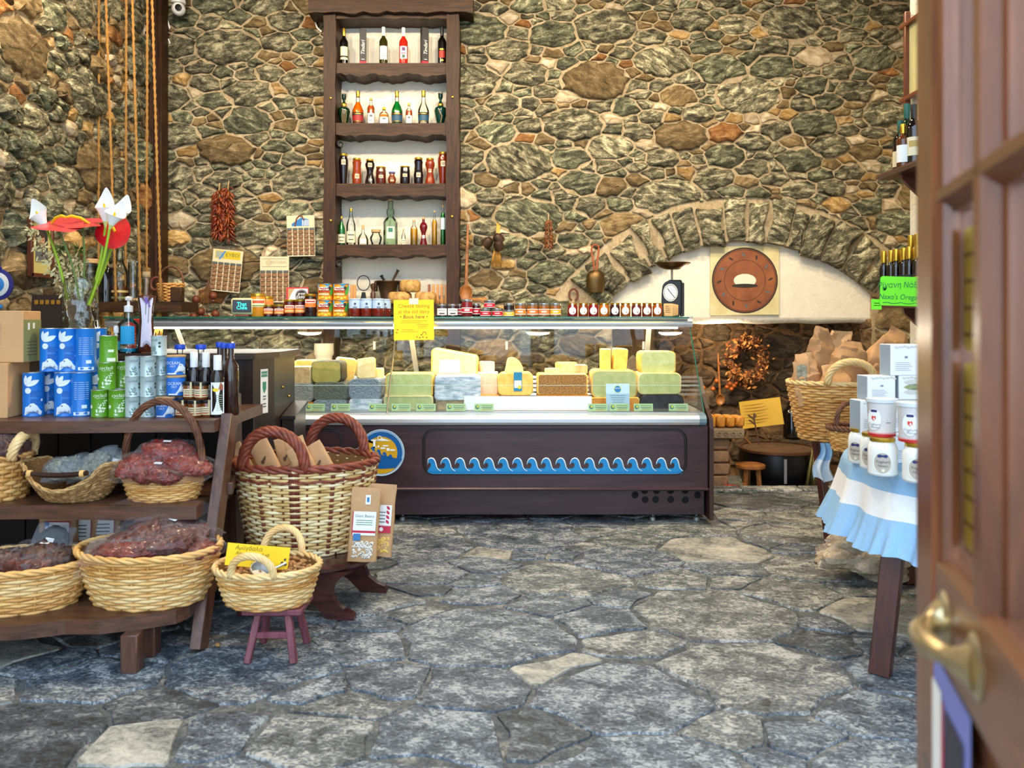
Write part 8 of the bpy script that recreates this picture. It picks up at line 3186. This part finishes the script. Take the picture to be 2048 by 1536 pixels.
def wbox(lb, px, Y, z, w, h, rot, plate=False):
    t = thing('white_carton', lb, 'box', (bx_(px, Y), Y, z), rot)
    m = MB()
    m.box((0, 0, h / 2), (w, .08, h), 0, .002)
    f = lambda a, b: (a, -.0412, b)
    for k in range(7):
        m.shape(leafp(-w * .4 + k * w * .13, h * .92, w * .16, .004, -.3 + .2 * (k % 3)), f, 1)
    if plate:
        for k in range(3):
            m.shape(leafp(-w * .35, h * (.3 + .22 * k), w * .75, .012, .12 - .1 * k), f, 1 if k != 1 else 2)
    else:
        m.shape(rect(-.006, h * .55, .006, h * .62), f, 3)
        for k in range(5):
            m.shape(rect(-w * .36, h * (.4 - .06 * k), w * (.1 + .05 * (k % 3)), h * (.412 - .06 * k)), f, 3)
    m.box((-w / 2 - .0004, 0, h / 2), (.001, .07, h * .96), 4)
    part('carton', m, [BXW, flatc(206, 206, 198), flatc(150, 160, 110), flatc(130, 140, 156), flatc(150, 164, 176)], t, False)
    return t
YX = 3.10
wbox('white carton at the hidden foot of the carton stack, right half', 1800, YX + .02, ZTB, .118, .118, .1)
wbox('white carton at the hidden foot of the carton stack, left half', 1742, YX + .06, ZTB, .1, .118, .1)
wbox('white carton standing low at the left edge of the stack', 1731, YX, ZTB + .119, .085, .125, .12)
wbox('white carton hidden behind the dessert cups', 1800, YX + .03, ZTB + .119, .12, .125, .1)
wbox('white carton in the middle row, left', 1752, YX + .01, ZTB + .245, .112, .092, .1)
wbox('white carton in the middle row with white leaves on its face', 1815, YX + .02, ZTB + .245, .112, .092, .06, True)
wbox('white carton alone on top of the stack', 1800, YX + .02, ZTB + .338, .122, .12, .1)
# paper packets seen through the door panes
R = random.Random(31)
for i in range(22):
    m = MB()
    m.box((0, 0, .009), (.2, .26, .017), b=.006)
    solo('flat_packet', m, [PAPER, KR2, PAPER, flatc(220, 200, 186)][i % 4], 'flat paper packet behind the door glass, number %d up from the cloth' % (i + 1), 'packet', (1.80 + R.uniform(-.01, .01), 2.84 - .0, ZTB + i * .0182), R.uniform(-.1, .1), 'packets in the pile on the half-round table')
t = thing('white_paper_bag', 'white bag with an oval purple badge on the packet pile', 'bag', (1.80, 2.84, ZTB + 22 * .0182 + .001), .5)
m = MB()
m.box((0, 0, .09), (.16, .09, .18), 0, .01)
m.shape(squircle(0, .1, .05, .1, .02), lambda a, b: (a, -.0465, b), 1)
part('bag', m, [PAPER, flatc(110, 80, 140)], t, False)

# ------------------------------------------------------------------ shelves and picture on the white wall
SH = wood('wall_shelf_wood', rgb(54, 26, 20), rgb(94, 52, 40), .3, 1, 4.0, .6, .05)
def wshelf(label, y0, y1, z, depth, brz, bys):
    t = thing('wall_shelf', label, 'shelf', (2.0, (y0 + y1) / 2, z))
    m = at(t)
    m.prism([(1.998, z - .025), (2.0 - depth + .01, z - .025), (2.0 - depth, z - .012), (2.0 - depth + .006, z), (1.998, z)], y0, y1, axis='y')
    part('board', m, SH, t, False)
    for by_ in bys:
        m = at(t)
        m.prism([(1.998, z - .026), (2.0 - depth + .04, z - .026), (2.0 - depth + .045, z - .05), (2.0 - depth * .6, z - .09), (2.0 - depth * .35, z - .14), (2.0 - depth * .3, z - .18), (1.998, z - brz)], by_ - .012, by_ + .012, axis='y')
        part('bracket', m, SH, t, False)
Zw = H + 303 * 3.75 / F
wshelf('upper dark wooden wall shelf of wine bottles on the white wall', 3.3, 3.92, Zw, .215, .21, (3.76, 3.42))
for px, Y, h, body, cap, lb, labs in ((1801, 3.86, .25, DKG, mat('green_capsule', rgb(20, 96, 84), .4), 'small dark bottle at the far end of the wall shelf', [(.1, .4, 1.2, CREAM)]), (1814, 3.80, .315, glossy(20, 46, 30), MATS['green_capsule'], 'tallest wine bottle with a teal capsule and blue label', [(.14, .5, 1.2, flatc(60, 140, 190)), (.4, .55, 1.2, flatc(30, 110, 110))]), (1828, 3.70, .285, DKG, BLACK, 'black wine bottle with a cream label nearest the door', [(.16, .46, 1.2, CREAM), (.3, .4, .6, flatc(190, 160, 90))]), (1806, 3.72, .20, glossy(90, 44, 16), GOLD, 'short amber bottle at the front of the wall shelf', [(.1, .5, 1.2, PAPER)])):
    vessel('wine_bottle', lb, 'bottle', (bx_(px, Y), Y, Zw), 'wine', .036 if px != 1806 else .028, h, body, cap, .78, labels=labs)
Zo = H + 36 * 3.6 / F
wshelf('lower dark wooden wall shelf of small oil bottles on the white wall', 2.7, 3.95, Zo, .225, .16, (3.72, 3.5, 2.9))
ol = vessel('oil_bottle', 'first oil bottle', 'bottle', (1.81, 3.55, Zo), 'oil', .021, .25, DKG, GOLD, .78, labels=[(.2, .5, 1.2, flatc(40, 38, 42)), (.3, .34, .5, GOLD), (.42, .45, .7, GOLD)], cap_r=.62)
spots = []
ORD = ['first', 'second', 'third', 'fourth', 'fifth', 'sixth', 'seventh', 'eighth', 'ninth']
for r_ in range(2):
    for k in range(7):
        spots.append((1.800 + r_ * .05 + .006 * (k % 2), 3.50 + k * .062, r_))
for i, (x, y, r_) in enumerate(spots):
    lb = 'black gold-capped oil bottle, %s from the door, %s row above the lime sign' % (ORD[i % 7], 'front' if r_ == 0 else 'second')
    if i == 0:
        ol.location = (x, y, Zo)
        ol['label'] = lb
        ol['group'] = 'oil bottles on the lower wall shelf'
    else:
        dup(ol, lb, (x, y, Zo), face_cam((x, y)), 'oil bottles on the lower wall shelf')
# a raised step carries the rear rows
m = MB()
m.box((1.935, 3.6, Zo + .036), (.11, .6, .07), b=.003)
solo('shelf_step', m, SH, 'narrow wooden step lifting the rear oil bottles', 'step')
for k in range(9):
    for r_ in range(2):
        x, y = 1.905 + r_ * .05, 3.34 + k * .06
        dup(ol, 'raised black oil bottle, %s from the door in the %s row' % (ORD[k], 'near' if r_ == 0 else 'wall'), (x, y, Zo + .072), face_cam((x, y)), 'raised oil bottles on the wall shelf')
for k in range(5):
    vessel('spice_jar', 'small pale spice jar with a cork seen through the door glass', 'jar', (1.84, 2.86 + k * .075, Zo), 'jar', .032, .085, mat('pale_spice', rgb(206, 190, 160), .5), CORK, .82, labels=[(.2, .6, 1.2, PAPER)], group='spice jars behind the door glass') if k == 0 else None
sj = [o for o in COL.objects if o.name.startswith('spice_jar')][0]
for k in range(1, 5):
    dup(sj, sj['label'], (1.84, 2.86 + k * .075, Zo), face_cam((1.84, 2.86 + k * .075)), 'spice jars behind the door glass')
LIME = mat('lime_card', rgb(120, 236, 40), .6)
t = thing('lime_sign', 'lime green handwritten oregano sign hanging from the lower wall shelf', 'sign', (bx_(1796, 3.5), 3.47, H + 57 * 3.5 / F), (0, .03, .0))
m = MB()
m.shape(squircle(0, 0, 84 * 3.5 / F, 58 * 3.5 / F, .012), lambda a, b: (a, 0, b), 0)
m.shape(squircle(0, 0, 84 * 3.5 / F, 58 * 3.5 / F, .012)[::-1], lambda a, b: (a, .003, b), 0)
f = lambda a, b: (a, -.0015, b)
write(m, 'Ρίγανη Νάξου', .034, (.0, .026), f, 1, shear=.15, rot=.04, sx=.92)
write(m, "Naxo's Oregano", .034, (.0, -.026), f, 1, shear=.15, rot=.0, sx=.86)
m.tube([f(-.08 + .02 * k, -.052 + .003 * math.sin(k * 2)) for k in range(9)], .0012, 4, m=1)
for a, b in ((.082, -.01), (-.075, .0)):
    for k in range(3):
        m.shape(leafp(a, b, .018, .004, .9 + k * .5), f, 2)
part('card', m, [LIME, flatc(20, 120, 70), flatc(40, 150, 60)], t, False)
t = thing('lime_tag', 'small lime green price tag hanging below the oregano sign', 'tag', (bx_(1755, 3.47), 3.48, H + 31 * 3.5 / F))
m = MB()
m.box((0, 0, 0), (.045, .003, .045), b=.001)
m.shape(rect(-.014, -.006, .014, -.003), f, 1)
m.shape(rect(-.012, .004, .012, .007), f, 1)
part('card', m, [LIME, flatc(90, 150, 30)], t, False)
t = thing('framed_drawing', 'framed drawing with crossed brown frame bars high on the white wall', 'picture', (1.975, 3.8, 2.57), (0, 0, -PI / 2))
m = MB()
for c_, d_ in (((-.2, 0, 0), (.022, .03, .50)), ((.2, 0, 0), (.022, .03, .50)), ((0, -.006, .185), (.50, .022, .022)), ((0, -.006, -.185), (.50, .022, .022))):
    m.box(c_, d_, b=.004)
part('frame', m, mat('orange_brown_frame', rgb(112, 58, 30), .4), t)
m = MB()
m.box((0, .008, 0), (.39, .006, .36), 0)
m.shape([(-.06, -.08), (.05, -.08), (.03, .05), (-.03, .08)], lambda a, b: (a, .0035, b), 1)
part('drawing', m, [flatc(206, 196, 140), flatc(96, 106, 110)], t, False)
